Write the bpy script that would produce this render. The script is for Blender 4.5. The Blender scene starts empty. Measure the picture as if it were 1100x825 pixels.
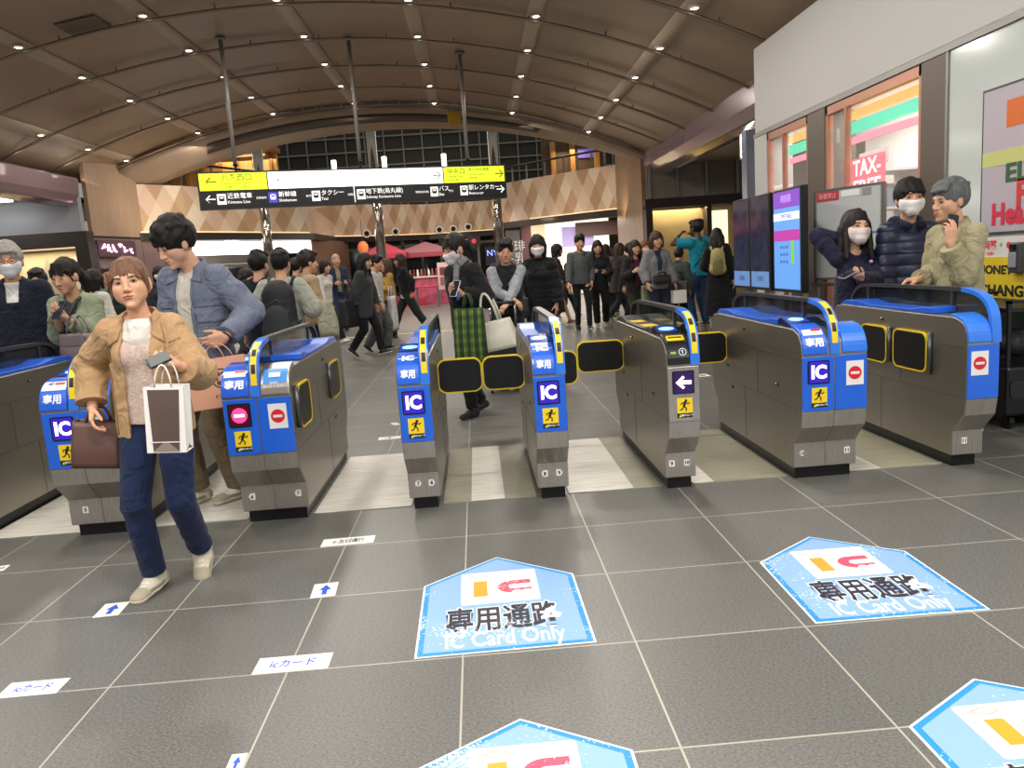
import bpy, bmesh, math, random
import numpy as np
from mathutils import Vector, Matrix, Euler
random.seed(7)
rng = np.random.RandomState(11)
scene = bpy.context.scene
COL = scene.collection
PI = math.pi

# ------------------------------------------------------------------ camera
CAM_F, CAM_PITCH, CAM_ROLL, CAM_YAW, CAM_H = 832.08, 0.155215, -0.068537, 0.037409, 1.3261
_cy, _sy = math.cos(CAM_YAW), math.sin(CAM_YAW)
FWD = Vector((_sy*math.cos(CAM_PITCH), _cy*math.cos(CAM_PITCH), -math.sin(CAM_PITCH)))
_r0 = Vector((_cy, -_sy, 0)); _u0 = _r0.cross(FWD)
RIGHT = _r0*math.cos(CAM_ROLL) + _u0*math.sin(CAM_ROLL)
UP = -_r0*math.sin(CAM_ROLL) + _u0*math.cos(CAM_ROLL)
def _ray(x, y): return FWD + RIGHT*((x-550)/CAM_F) - UP*((y-412.5)/CAM_F)
def at_depth(x, y, Y):
    d = _ray(x, y); t = Y/d.y
    return Vector((0, 0, CAM_H)) + d*t
def at_side(x, y, X):
    d = _ray(x, y); t = X/d.x
    return Vector((0, 0, CAM_H)) + d*t
def on_floor(x, y, z=0.0):
    d = _ray(x, y); t = (z-CAM_H)/d.z
    return Vector((0, 0, CAM_H)) + d*t
cam_d = bpy.data.cameras.new('camera'); cam = bpy.data.objects.new('camera', cam_d); COL.objects.link(cam)
cam_d.sensor_fit = 'HORIZONTAL'; cam_d.sensor_width = 36.0; cam_d.lens = CAM_F/1100*36.0; cam_d.clip_end = 200
m = Matrix((RIGHT, UP, -FWD)).transposed().to_4x4(); m.translation = (0, 0, CAM_H); cam.matrix_world = m
scene.camera = cam
scene.view_settings.view_transform = 'Standard'; scene.view_settings.look = 'None'
scene.view_settings.gamma = 1.0; scene.view_settings.use_curve_mapping = False

# ------------------------------------------------------------------ materials
MATS = {}
def srgb(c):
    if isinstance(c, str):
        c = c.lstrip('#'); c = tuple(int(c[i:i+2], 16)/255 for i in (0, 2, 4))
    return tuple((x/12.92 if x <= 0.04045 else ((x+0.055)/1.055)**2.4) for x in c) + (1.0,)
def mat(name, col, rough=0.5, metal=0.0, var=0.0, vscale=8.0, bump=0.0, bscale=60.0, emit=0.0, ecol=None, spec=0.5,
        stretch=None, coat=0.0, sss=0.0, trans=0.0, alpha=1.0, sheen=0.0):
    if name in MATS: return MATS[name]
    M = bpy.data.materials.new(name); M.use_nodes = True; MATS[name] = M
    nt = M.node_tree; b = nt.nodes['Principled BSDF']; c = srgb(col) if not (isinstance(col, tuple) and len(col) == 4) else col
    b.inputs['Base Color'].default_value = c; b.inputs['Roughness'].default_value = rough
    b.inputs['Metallic'].default_value = metal; b.inputs['Specular IOR Level'].default_value = spec
    if coat: b.inputs['Coat Weight'].default_value = coat
    if sss: b.inputs['Subsurface Weight'].default_value = sss; b.inputs['Subsurface Radius'].default_value = (.01, .004, .002)
    if trans: b.inputs['Transmission Weight'].default_value = trans
    if alpha < 1: b.inputs['Alpha'].default_value = alpha
    if sheen: b.inputs['Sheen Weight'].default_value = sheen
    if emit:
        b.inputs['Emission Color'].default_value = srgb(ecol or col); b.inputs['Emission Strength'].default_value = emit
    co = None
    if var or bump:
        tc = nt.nodes.new('ShaderNodeTexCoord'); mp = nt.nodes.new('ShaderNodeMapping')
        nt.links.new(tc.outputs['Object'], mp.inputs[0])
        if stretch: mp.inputs['Scale'].default_value = stretch
        co = mp.outputs[0]
    if var:
        n = nt.nodes.new('ShaderNodeTexNoise'); n.inputs['Scale'].default_value = vscale; n.inputs['Detail'].default_value = 4
        nt.links.new(co, n.inputs['Vector'])
        mr = nt.nodes.new('ShaderNodeMapRange'); mr.inputs[1].default_value = .3; mr.inputs[2].default_value = .7
        mr.inputs[3].default_value = 1-var; mr.inputs[4].default_value = 1+var
        nt.links.new(n.outputs['Fac'], mr.inputs[0])
        mx = nt.nodes.new('ShaderNodeVectorMath'); mx.operation = 'SCALE'; mx.inputs[0].default_value = c[:3]
        nt.links.new(mr.outputs[0], mx.inputs['Scale']); nt.links.new(mx.outputs[0], b.inputs['Base Color'])
    if bump:
        n = nt.nodes.new('ShaderNodeTexNoise'); n.inputs['Scale'].default_value = bscale; n.inputs['Detail'].default_value = 3
        nt.links.new(co, n.inputs['Vector'])
        bp = nt.nodes.new('ShaderNodeBump'); bp.inputs['Strength'].default_value = bump; bp.inputs['Distance'].default_value = .01
        nt.links.new(n.outputs['Fac'], bp.inputs['Height']); nt.links.new(bp.outputs[0], b.inputs['Normal'])
    return M
def cloth(col, var=.10):
    n0 = 'cloth_'+col.strip('#')
    if n0 in MATS: return MATS[n0]
    M = mat(n0, col, .85, var=var, vscale=14, bump=.12, bscale=200, spec=.2, sheen=.08); nt = M.node_tree
    bp = next(n for n in nt.nodes if n.type == 'BUMP'); mp = next(n for n in nt.nodes if n.type == 'MAPPING')
    n = nt.nodes.new('ShaderNodeTexNoise'); n.inputs['Scale'].default_value = 9; n.inputs['Detail'].default_value = 2.5; n.inputs['Distortion'].default_value = 1.6; n.inputs['Roughness'].default_value = .45
    nt.links.new(mp.outputs[0], n.inputs['Vector']); b2 = nt.nodes.new('ShaderNodeBump'); b2.inputs['Strength'].default_value = .75; b2.inputs['Distance'].default_value = .035
    nt.links.new(n.outputs['Fac'], b2.inputs['Height']); nt.links.new(b2.outputs[0], bp.inputs['Normal']); return M
def hairm(col): return mat('hair_'+col.strip('#'), col, .52, var=.35, vscale=30, bump=.55, bscale=55, stretch=(3.2, 3.2, .35), spec=.32)

# ------------------------------------------------------------------ object helpers
def tag(o, label=None, cat=None, group=None, kind=None):
    if label: o['label'] = label
    if cat: o['category'] = cat
    if group: o['group'] = group
    if kind: o['kind'] = kind
    return o
def empty(name, loc=(0, 0, 0), rotz=0.0, parent=None):
    o = bpy.data.objects.new(name, None); COL.objects.link(o); o.location = loc; o.rotation_euler = (0, 0, rotz)
    o.empty_display_size = .1; o.parent = parent
    return o
def thing(name, label, cat, loc=(0, 0, 0), rotz=0.0, group=None): return tag(empty(name, loc, rotz), label, cat, group)
def link(name, me, material=None, parent=None, smooth=False):
    o = bpy.data.objects.new(name, me); COL.objects.link(o)
    if material is not None:
        for mm in (material if isinstance(material, (list, tuple)) else [material]): me.materials.append(mm)
    if smooth: me.polygons.foreach_set('use_smooth', [True]*len(me.polygons))
    o.parent = parent
    return o
class MB:
    """collects shapes into one bmesh"""
    def __init__(s): s.bm = bmesh.new()
    def box(s, lo, hi, M=None, bev=0.0, seg=2):
        lo, hi = Vector(lo), Vector(hi); c = (lo+hi)/2; d = hi-lo
        r = bmesh.ops.create_cube(s.bm, size=1.0, matrix=Matrix.Translation(c) @ Matrix.Diagonal((d.x, d.y, d.z, 1)))
        vs = r['verts']
        if bev:
            es = list({e for v in vs for e in v.link_edges})
            rr = bmesh.ops.bevel(s.bm, geom=es, offset=bev, segments=seg, affect='EDGES', profile=.5)
            vs = [v for v in rr['verts']]
            vs = list({v for f in rr['faces'] for v in f.verts} | set(v for v in vs if v.is_valid))
        if M is not None: bmesh.ops.transform(s.bm, matrix=M, verts=vs)
        return s
    def tube(s, pts, r, n=8, closed=False):
        pts = [Vector(p) for p in pts]; N = len(pts); rings = []
        rs = r if isinstance(r, (list, tuple)) else [r]*N
        prev = None
        for i, p in enumerate(pts):
            a = pts[(i-1) % N] if (i > 0 or closed) else p; b = pts[(i+1) % N] if (i < N-1 or closed) else p
            t = (b-a).normalized() if (b-a).length > 1e-9 else Vector((0, 0, 1))
            if prev is None:
                ref = Vector((0, 0, 1)) if abs(t.z) < .9 else Vector((1, 0, 0)); u = t.cross(ref).normalized()
            else: u = (prev - t*prev.dot(t)).normalized()
            prev = u; v = t.cross(u)
            rings.append([s.bm.verts.new(p + (u*math.cos(2*PI*k/n) + v*math.sin(2*PI*k/n))*rs[i]) for k in range(n)])
        for i in range(N if closed else N-1):
            A, B = rings[i], rings[(i+1) % N]
            for k in range(n): s.bm.faces.new((A[k], A[(k+1) % n], B[(k+1) % n], B[k]))
        if not closed: s.bm.faces.new(rings[0][::-1]); s.bm.faces.new(rings[-1])
        return s
    def cyl(s, a, b, r, r2=None, n=20): return s.tube([a, b], [r, r if r2 is None else r2], n)
    def prism(s, prof, lo, hi, axis='x', M=None):
        """closed polygon extruded along an axis: prof in the other two coordinates"""
        def P(q, t):
            return Vector((t, q[0], q[1])) if axis == 'x' else Vector((q[0], t, q[1])) if axis == 'y' else Vector((q[0], q[1], t))
        A = [s.bm.verts.new(P(q, lo)) for q in prof]; B = [s.bm.verts.new(P(q, hi)) for q in prof]; n = len(prof)
        s.bm.faces.new(A[::-1]); s.bm.faces.new(B)
        for k in range(n): s.bm.faces.new((A[k], A[(k+1) % n], B[(k+1) % n], B[k]))
        if M is not None: bmesh.ops.transform(s.bm, matrix=M, verts=A+B)
        return s
    def ribbon(s, path, thick, lo, hi, axis='x'):
        """open path in (y,z) given thickness towards the inside and extruded along x"""
        n = len(path); off = []
        for i in range(n):
            a = Vector(path[max(0, i-1)]); b = Vector(path[min(n-1, i+1)]); t = (b-a).normalized()
            off.append((path[i][0]+t.y*thick, path[i][1]-t.x*thick))
        for i in range(n-1):
            s.prism([path[i], path[i+1], off[i+1], off[i]], lo, hi, axis)
        bmesh.ops.remove_doubles(s.bm, verts=s.bm.verts, dist=1e-5)
        return s
    def lathe(s, prof, n=24, c=(0, 0, 0), M=None):
        c = Vector(c); rings = []; allv = []
        for r, z in prof:
            rg = [s.bm.verts.new(c+Vector((r*math.cos(2*PI*k/n), r*math.sin(2*PI*k/n), z))) for k in range(n)]; rings.append(rg); allv += rg
        for A, B in zip(rings, rings[1:]):
            for k in range(n): s.bm.faces.new((A[k], A[(k+1) % n], B[(k+1) % n], B[k]))
        s.bm.faces.new(rings[0][::-1]); s.bm.faces.new(rings[-1])
        if M is not None: bmesh.ops.transform(s.bm, matrix=M, verts=allv)
        return s
    def sphere(s, c, r, n=16, scale=(1, 1, 1), M=None):
        mm = Matrix.Translation(c) @ (M or Matrix()) @ Matrix.Diagonal((r*scale[0], r*scale[1], r*scale[2], 1))
        bmesh.ops.create_uvsphere(s.bm, u_segments=n, v_segments=max(6, n//2), radius=1, matrix=mm); return s
    def poly(s, pts, thick=0.0, n=None):
        vs = [s.bm.verts.new(Vector(p)) for p in pts]; f = s.bm.faces.new(vs)
        if thick:
            f.normal_update(); nn = Vector(n) if n is not None else f.normal.copy()
            r = bmesh.ops.extrude_face_region(s.bm, geom=[f]); bmesh.ops.translate(s.bm, vec=nn*thick, verts=[v for v in r['geom'] if isinstance(v, bmesh.types.BMVert)])
        return s
    def grid(s, fn, nu, nv):
        V = [[s.bm.verts.new(Vector(fn(i/nu, j/nv))) for j in range(nv+1)] for i in range(nu+1)]
        for i in range(nu):
            for j in range(nv): s.bm.faces.new((V[i][j], V[i+1][j], V[i+1][j+1], V[i][j+1]))
        return s
    def build(s, name, material, parent=None, smooth=False, bevel=0.0, M=None):
        bmesh.ops.recalc_face_normals(s.bm, faces=s.bm.faces)
        if M is not None: bmesh.ops.transform(s.bm, matrix=M, verts=s.bm.verts)
        me = bpy.data.meshes.new(name); s.bm.to_mesh(me); s.bm.free()
        o = link(name, me, material, parent, smooth)
        if bevel:
            md = o.modifiers.new('bevel', 'BEVEL'); md.width = bevel; md.segments = 2; md.limit_method = 'ANGLE'; md.angle_limit = .6
        return o
def thicken(o, t, off=0):
    md = o.modifiers.new('thick', 'SOLIDIFY'); md.thickness = t; md.offset = off; return o
def struct(o): o['kind'] = 'structure'; return o
def rrect(w, h, r, n=5, cx=0, cy=0):
    out = []
    for (sx, sy, a0) in ((1, 1, 0), (-1, 1, 90), (-1, -1, 180), (1, -1, 270)):
        for k in range(n+1):
            a = math.radians(a0 + 90*k/n); out.append((cx+sx*(w/2-r)+r*math.cos(a), cy+sy*(h/2-r)+r*math.sin(a)))
    return out
# frames: right vector, up vector and origin of a flat thing -> matrix (x right, y up, z out)
def frame(o, r, u):
    r = Vector(r).normalized(); u = Vector(u); u = (u - r*u.dot(r)).normalized(); n = r.cross(u)
    M = Matrix((r, u, n)).transposed().to_4x4(); M.translation = Vector(o); return M
def text(name, body, size, M, material, parent=None, align='CENTER', thick=.0008, sx=1.0, bold=0.0, shear=0.0, width=None):
    """lettering as a mesh lying in frame M"""
    cu = bpy.data.curves.new(name, 'FONT'); cu.body = body; cu.size = size; cu.align_x = align; cu.align_y = 'CENTER'
    cu.extrude = thick; cu.offset = bold*size; cu.shear = shear; cu.resolution_u = 3
    ob = bpy.data.objects.new(name, cu); COL.objects.link(ob)
    dg = bpy.context.evaluated_depsgraph_get(); ev = ob.evaluated_get(dg)
    me = bpy.data.meshes.new_from_object(ev); bpy.data.objects.remove(ob)
    if width and len(me.vertices):
        xs = [v.co.x for v in me.vertices]; w = max(xs)-min(xs)
        if w > 0: sx = width/w
    me.transform(M @ Matrix.Diagonal((sx, 1, 1, 1))); me.name = name
    me.materials.clear()
    return link(name, me, material, parent)
def plate(name, prof, M, material, parent=None, thick=.002):
    """flat outline (2-D, in frame M) with a real thickness"""
    mb = MB(); mb.prism(prof, 0, thick, 'z'); return mb.build(name, material, parent, M=M)
def disc(r, n=28, cx=0, cy=0, sy=1.0): return [(cx+r*math.cos(2*PI*k/n), cy+sy*r*math.sin(2*PI*k/n)) for k in range(n)]
def rect(x0, y0, x1, y1): return [(x0, y0), (x1, y0), (x1, y1), (x0, y1)]
def ring_plate(name, outer, inner, M, material, parent=None, thick=.002):
    mb = MB(); n = len(outer)
    for k in range(n):
        mb.prism([outer[k], outer[(k+1) % n], inner[(k+1) % n], inner[k]], 0, thick, 'z')
    bmesh.ops.remove_doubles(mb.bm, verts=mb.bm.verts, dist=1e-6)
    return mb.build(name, material, parent, M=M)
def copy_tree(o, parent=None):
    c = o.copy(); COL.objects.link(c); c.parent = parent
    for ch in list(o.children): copy_tree(ch, c)
    return c
# ------------------------------------------------------------------ signed-distance modelling for bodies, hair and clothes
class Field:
    def __init__(s, lo, hi, h):
        s.h = h; s.lo = np.array(lo, np.float32); n = np.ceil((np.array(hi)-np.array(lo))/h).astype(int)+1
        s.n = n; s.d = np.full(n, .5, np.float32)
    def _sl(s, lo, hi):
        a = np.clip(np.floor((np.array(lo)-s.lo)/s.h).astype(int), 0, s.n); b = np.clip(np.ceil((np.array(hi)-s.lo)/s.h).astype(int)+1, 0, s.n)
        if (b <= a).any(): return None, None
        sl = tuple(slice(a[i], b[i]) for i in range(3))
        g = [s.lo[i]+s.h*np.arange(a[i], b[i], dtype=np.float32) for i in range(3)]
        return sl, (g[0][:, None, None], g[1][None, :, None], g[2][None, None, :])
    def put(s, fn, lo, hi, k=.0, op='add'):
        pad = max(k, 0)+3*s.h
        sl, g = s._sl(np.array(lo)-pad, np.array(hi)+pad)
        if sl is None: return s
        v = fn(*g).astype(np.float32); a = s.d[sl]
        if op == 'add':
            if k > 0:
                hh = np.clip(k-np.abs(a-v), 0, None); s.d[sl] = np.minimum(a, v)-hh*hh/(4*k)
            else: s.d[sl] = np.minimum(a, v)
        elif op == 'sub':
            v = -v
            if k > 0:
                hh = np.clip(k-np.abs(a-v), 0, None); s.d[sl] = np.maximum(a, v)+hh*hh/(4*k)
            else: s.d[sl] = np.maximum(a, v)
        return s
    def cone(s, a, b, ra, rb, k=.02, op='add', flat=None, wr=0, wf=60, seed=0, caps=False):
        """tapered capsule; flat=(axis vector, ratio) squashes the section along axis; wr wrinkles; caps cuts the ends flat"""
        a = np.array(a, float); b = np.array(b, float); ab = b-a; L2 = max(float(ab@ab), 1e-9); L = math.sqrt(L2)
        fa = None
        if flat is not None:
            fa = np.array(flat[0], float); fa = fa-ab*(fa@ab)/L2; nn = np.linalg.norm(fa); fa = fa/nn if nn > 1e-6 else None; q = 1/flat[1]-1
        r_ = np.random.RandomState(seed); w1 = r_.randn(3); w1 /= np.linalg.norm(w1); w1 = ab/L*.85+w1*.5; ph = r_.rand(3)*6.28; w2 = r_.randn(3); w2 /= np.linalg.norm(w2)
        def fn(x, y, z):
            px, py, pz = x-a[0], y-a[1], z-a[2]
            tr = (px*ab[0]+py*ab[1]+pz*ab[2])/L2; t = np.clip(tr, 0, 1)
            dx, dy, dz = px-t*ab[0], py-t*ab[1], pz-t*ab[2]
            d2 = dx*dx+dy*dy+dz*dz
            if fa is not None:
                e = dx*fa[0]+dy*fa[1]+dz*fa[2]; d2 = d2+e*e*(q*q+2*q)
            d = np.sqrt(d2)-(ra+(rb-ra)*t)
            if wr:
                d = d+wr*(.45+.55*np.sin(13*(x*w2[1]+y*w2[0]+z*w2[2]*1.7)+ph[1]*3))*(np.sin(wf*(x*w1[0]+y*w1[1]+z*w1[2])+ph[0]+1.5*np.sin(wf*.35*(x*w2[0]+y*w2[1]+z*w2[2])+ph[1]))*.6+.4*np.sin(wf*.55*(x*w2[1]-y*w2[0]+z*w1[2])+ph[2]))
            if caps: d = np.maximum(d, (np.abs(tr-.5)-.5)*L)
            return d
        R = max(ra, rb)+abs(wr)
        return s.put(fn, np.minimum(a, b)-R, np.maximum(a, b)+R, k, op)
    def ell(s, c, r, k=.02, op='add', R=None, wr=0, wf=40):
        c = np.array(c, float); r = np.array(r, float)
        Rm = np.eye(3) if R is None else np.array(R, float)
        def fn(x, y, z):
            px, py, pz = x-c[0], y-c[1], z-c[2]
            u = (px*Rm[0, 0]+py*Rm[1, 0]+pz*Rm[2, 0]); v = (px*Rm[0, 1]+py*Rm[1, 1]+pz*Rm[2, 1]); w = (px*Rm[0, 2]+py*Rm[1, 2]+pz*Rm[2, 2])
            k0 = np.sqrt((u/r[0])**2+(v/r[1])**2+(w/r[2])**2); k1 = np.sqrt((u/r[0]**2)**2+(v/r[1]**2)**2+(w/r[2]**2)**2)+1e-9
            d = k0*(k0-1)/k1
            if wr: d = d+wr*np.sin(wf*u+1.7*np.sin(wf*.6*w))*np.sin(wf*.8*v+1)
            return d
        m_ = float(r.max())
        return s.put(fn, c-m_, c+m_, k, op)
    def half(s, p, n, k=0.0):
        """keep the side that n points away from"""
        p = np.array(p, float); n = np.array(n, float); n /= np.linalg.norm(n)
        g = [s.lo[i]+s.h*np.arange(s.n[i], dtype=np.float32) for i in range(3)]
        v = ((g[0]-p[0])*n[0])[:, None, None]+((g[1]-p[1])*n[1])[None, :, None]+((g[2]-p[2])*n[2])[None, None, :]
        s.d = np.maximum(s.d, v.astype(np.float32)); return s
    def minus(s, o): s.d = np.maximum(s.d, -o.d); return s
    def union(s, o, k=0):
        if k > 0:
            hh = np.clip(k-np.abs(s.d-o.d), 0, None); s.d = np.minimum(s.d, o.d)-hh*hh/(4*k)
        else: s.d = np.minimum(s.d, o.d)
        return s
    def noise(s, amp, f, seed=0, stretch=(1, 1, 1)):
        r_ = np.random.RandomState(seed); m = np.abs(s.d) < amp*4+3*s.h
        i = np.nonzero(m)
        P = np.stack([s.lo[a]+s.h*i[a] for a in range(3)], 1)*np.array(stretch)
        v = np.zeros(len(P))
        for o in range(4):
            w = r_.randn(3, 3); w = w/np.linalg.norm(w, axis=1)[:, None]*f*(1.5**o)
            v += np.sin(P@w[0]+2*np.sin(P@w[1]*.7+o)+r_.rand()*6)/(1.5**o)
        s.d[i] += (amp*v/2).astype(np.float32); return s
    def mesh(s, name):
        d = s.d.copy()
        for ax in range(3):
            sl = [slice(None)]*3; sl[ax] = 0; d[tuple(sl)] = .5; sl[ax] = -1; d[tuple(sl)] = .5
        neg = d < 0
        A = neg[:-1, :-1, :-1].astype(np.int8); c = A.copy(); cnt = np.zeros_like(A)
        for i in (0, 1):
            for j in (0, 1):
                for k in (0, 1):
                    cnt += neg[i:neg.shape[0]-1+i, j:neg.shape[1]-1+j, k:neg.shape[2]-1+k]
        act = (cnt > 0) & (cnt < 8); I = np.argwhere(act)
        if len(I) == 0: return bpy.data.meshes.new(name)
        vid = np.full(act.shape, -1, np.int32); vid[act] = np.arange(len(I))
        off = np.array([[i, j, k] for i in (0, 1) for j in (0, 1) for k in (0, 1)])
        val = np.stack([d[I[:, 0]+o[0], I[:, 1]+o[1], I[:, 2]+o[2]] for o in off], 1)
        acc = np.zeros((len(I), 3)); n = np.zeros(len(I))
        for p in range(8):
            for q in range(p+1, 8):
                if np.abs(off[p]-off[q]).sum() != 1: continue
                va, vb = val[:, p], val[:, q]; mk = (va < 0) != (vb < 0)
                t = np.where(mk, va/np.where(mk, va-vb, 1), 0)[:, None]
                acc += np.where(mk[:, None], off[p]+t*(off[q]-off[p]), 0); n += mk
        V = s.lo+(I+acc/n[:, None])*s.h
        F = []
        for ax in range(3):
            b, c_ = (ax+1) % 3, (ax+2) % 3
            lo = [slice(0, -1) if a == ax else slice(1, -1) for a in range(3)]; hi = [slice(1, None) if a == ax else slice(1, -1) for a in range(3)]
            s0, s1 = neg[tuple(lo)], neg[tuple(hi)]
            for flip, mk in ((False, s0 & ~s1), (True, ~s0 & s1)):
                J = np.argwhere(mk)
                for a in (b, c_): J[:, a] += 1
                if len(J) == 0: continue
                def vi(db, dc):
                    K = J.copy(); K[:, b] -= db; K[:, c_] -= dc; return vid[K[:, 0], K[:, 1], K[:, 2]]
                Q = np.stack([vi(1, 1), vi(0, 1), vi(0, 0), vi(1, 0)], 1)
                F.append(Q[:, ::-1] if flip else Q)
        F = np.concatenate(F); F = F[(F >= 0).all(1)]
        me = bpy.data.meshes.new(name); nv, nf = len(V), len(F)
        me.vertices.add(nv); me.vertices.foreach_set('co', V.astype(np.float32).ravel())
        me.loops.add(nf*4); me.loops.foreach_set('vertex_index', F.astype(np.int32).ravel())
        me.polygons.add(nf); me.polygons.foreach_set('loop_start', np.arange(0, nf*4, 4, dtype=np.int32))
        me.polygons.foreach_set('use_smooth', np.ones(nf, bool))
        me.update(calc_edges=True); me.validate()
        return me
# ------------------------------------------------------------------ people
def V3(*a): return np.array(a if len(a) > 1 else a[0], float)
def rotm(rx=0, ry=0, rz=0):
    return np.array(Euler((math.radians(rx), math.radians(ry), math.radians(rz)), 'XYZ').to_matrix())
def ik(a, t, l1, l2, pole):
    a, t = V3(a), V3(t); d = t-a; L = np.linalg.norm(d); Lm = (l1+l2)*.998
    if L > Lm: d = d*Lm/L; L = Lm
    u = d/L; x = (l1*l1-l2*l2+L*L)/(2*L); hgt = math.sqrt(max(l1*l1-x*x, 0))
    p = V3(pole); p = p-u*(p@u); p /= max(np.linalg.norm(p), 1e-6)
    return a+u*x+p*hgt, a+d
def unit(v): v = V3(v); return v/max(np.linalg.norm(v), 1e-9)
def rot_about(v, k, ang):
    k = unit(k); c, s_ = math.cos(ang), math.sin(ang); return v*c+np.cross(k, v)*s_+k*(k@v)*(1-c)
def hand_prims(f, W, d, nrm, side, s, curl=.35, thumb=.5, spread=.06, point=False, fr=1.0):
    """palm and five fingers; d points to the fingertips, nrm out of the palm, side=+1 when the thumb is on cross(d, nrm)"""
    d = unit(d); nrm = unit(nrm-d*(V3(nrm)@d)); lat = np.cross(d, nrm)*side
    kn = []
    for i, o in enumerate((.031, .0105, -.0105, -.030)):
        K = W+d*(.086-.004*abs(i-1))*s+lat*o*s-nrm*.002*s; kn.append(K)
        f.cone(W+d*.012*s+lat*o*.62*s, K, .0145*s, .0125*s, k=.012*s)
    f.cone(W+d*.03*s+lat*.02*s+nrm*.008*s, W+d*.06*s+lat*.024*s+nrm*.006*s, .015*s, .011*s, k=.014*s)
    c = [curl]*4 if not isinstance(curl, (list, tuple)) else curl
    lens = ((.040, .024, .020), (.044, .028, .022), (.041, .026, .021), (.032, .020, .018)); r0 = (.0088, .009, .0086, .0076)
    for i in range(4):
        dd = rot_about(d, nrm, -spread*side*(1.3-i)*-1*.8) if spread else d
        p = kn[i]; ang = 0; ax = np.cross(dd, nrm)
        for j in range(3):
            ang += c[i]*(1.25, 1.45, .95)[j]
            q = p+rot_about(dd, ax, ang)*lens[i][j]*s
            f.cone(p, q, r0[i]*(1-.08*j)*s*fr, r0[i]*(.93-.1*j)*s*fr, k=.0035*s); p = q
    t0 = W+d*.022*s+lat*.026*s+nrm*.006*s; td = unit(d*.72+lat*(.75-.55*thumb)+nrm*(.25+.55*thumb))
    t1 = t0+td*.042*s; td2 = unit(td+d*.35-lat*.45*thumb+nrm*.1); t2 = t1+td2*.031*s; t3 = t2+unit(td2-lat*.3*thumb)*.024*s
    f.cone(t0, t1, .0145*s, .0108*s, k=.014*s); f.cone(t1, t2, .0102*s, .0094*s, k=.004); f.cone(t2, t3, .0094*s, .0078*s, k=.004)

def head_prims(f, hp, R, s, fine, jaw=1.0):
    E = lambda c, r, k=.015, op='add': f.ell(hp(c), V3(r)*s, k=k*s, op=op, R=R)
    Cn = lambda a, b, ra, rb, k=.012, op='add': f.cone(hp(a), hp(b), ra*s, rb*s, k=k*s, op=op)
    E((0, .014, .028), (.073, .093, .087)); Cn((0, -.028, -.018), (0, -.05, -.082), .060, .032*jaw, k=.03)
    Cn((.034, -.03, -.045), (-.034, -.03, -.045), .034*jaw, .034*jaw, k=.03)
    for sx in (1, -1):
        E((sx*.036, -.052, -.022), (.026, .026, .024), k=.02)
        E((sx*.076, .006, -.008), (.010, .019, .031), k=.006); 
    if fine:
        Cn((.03, -.074, .02), (-.03, -.074, .02), .013, .013, k=.02)
        for sx in (1, -1): E((sx*.031, -.097, .001), (.019, .014, .013), k=.014, op='sub')
        E((0, -.079, -.066), (.026, .016, .020), k=.015)
        Cn((.013, -.093, -.059), (-.013, -.093, -.059), .0055, .0055, k=.006); Cn((.011, -.0925, -.070), (-.011, -.0925, -.070), .0062, .0062, k=.006)
        E((0, -.080, -.1), (.018, .014, .013), k=.018)
    Cn((0, -.083, .006), (0, -.103, -.033), .0072, .0102, k=.012)
    for sx in (1, -1): E((sx*.0115, -.092, -.036), (.0085, .010, .008), k=.007)

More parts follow.
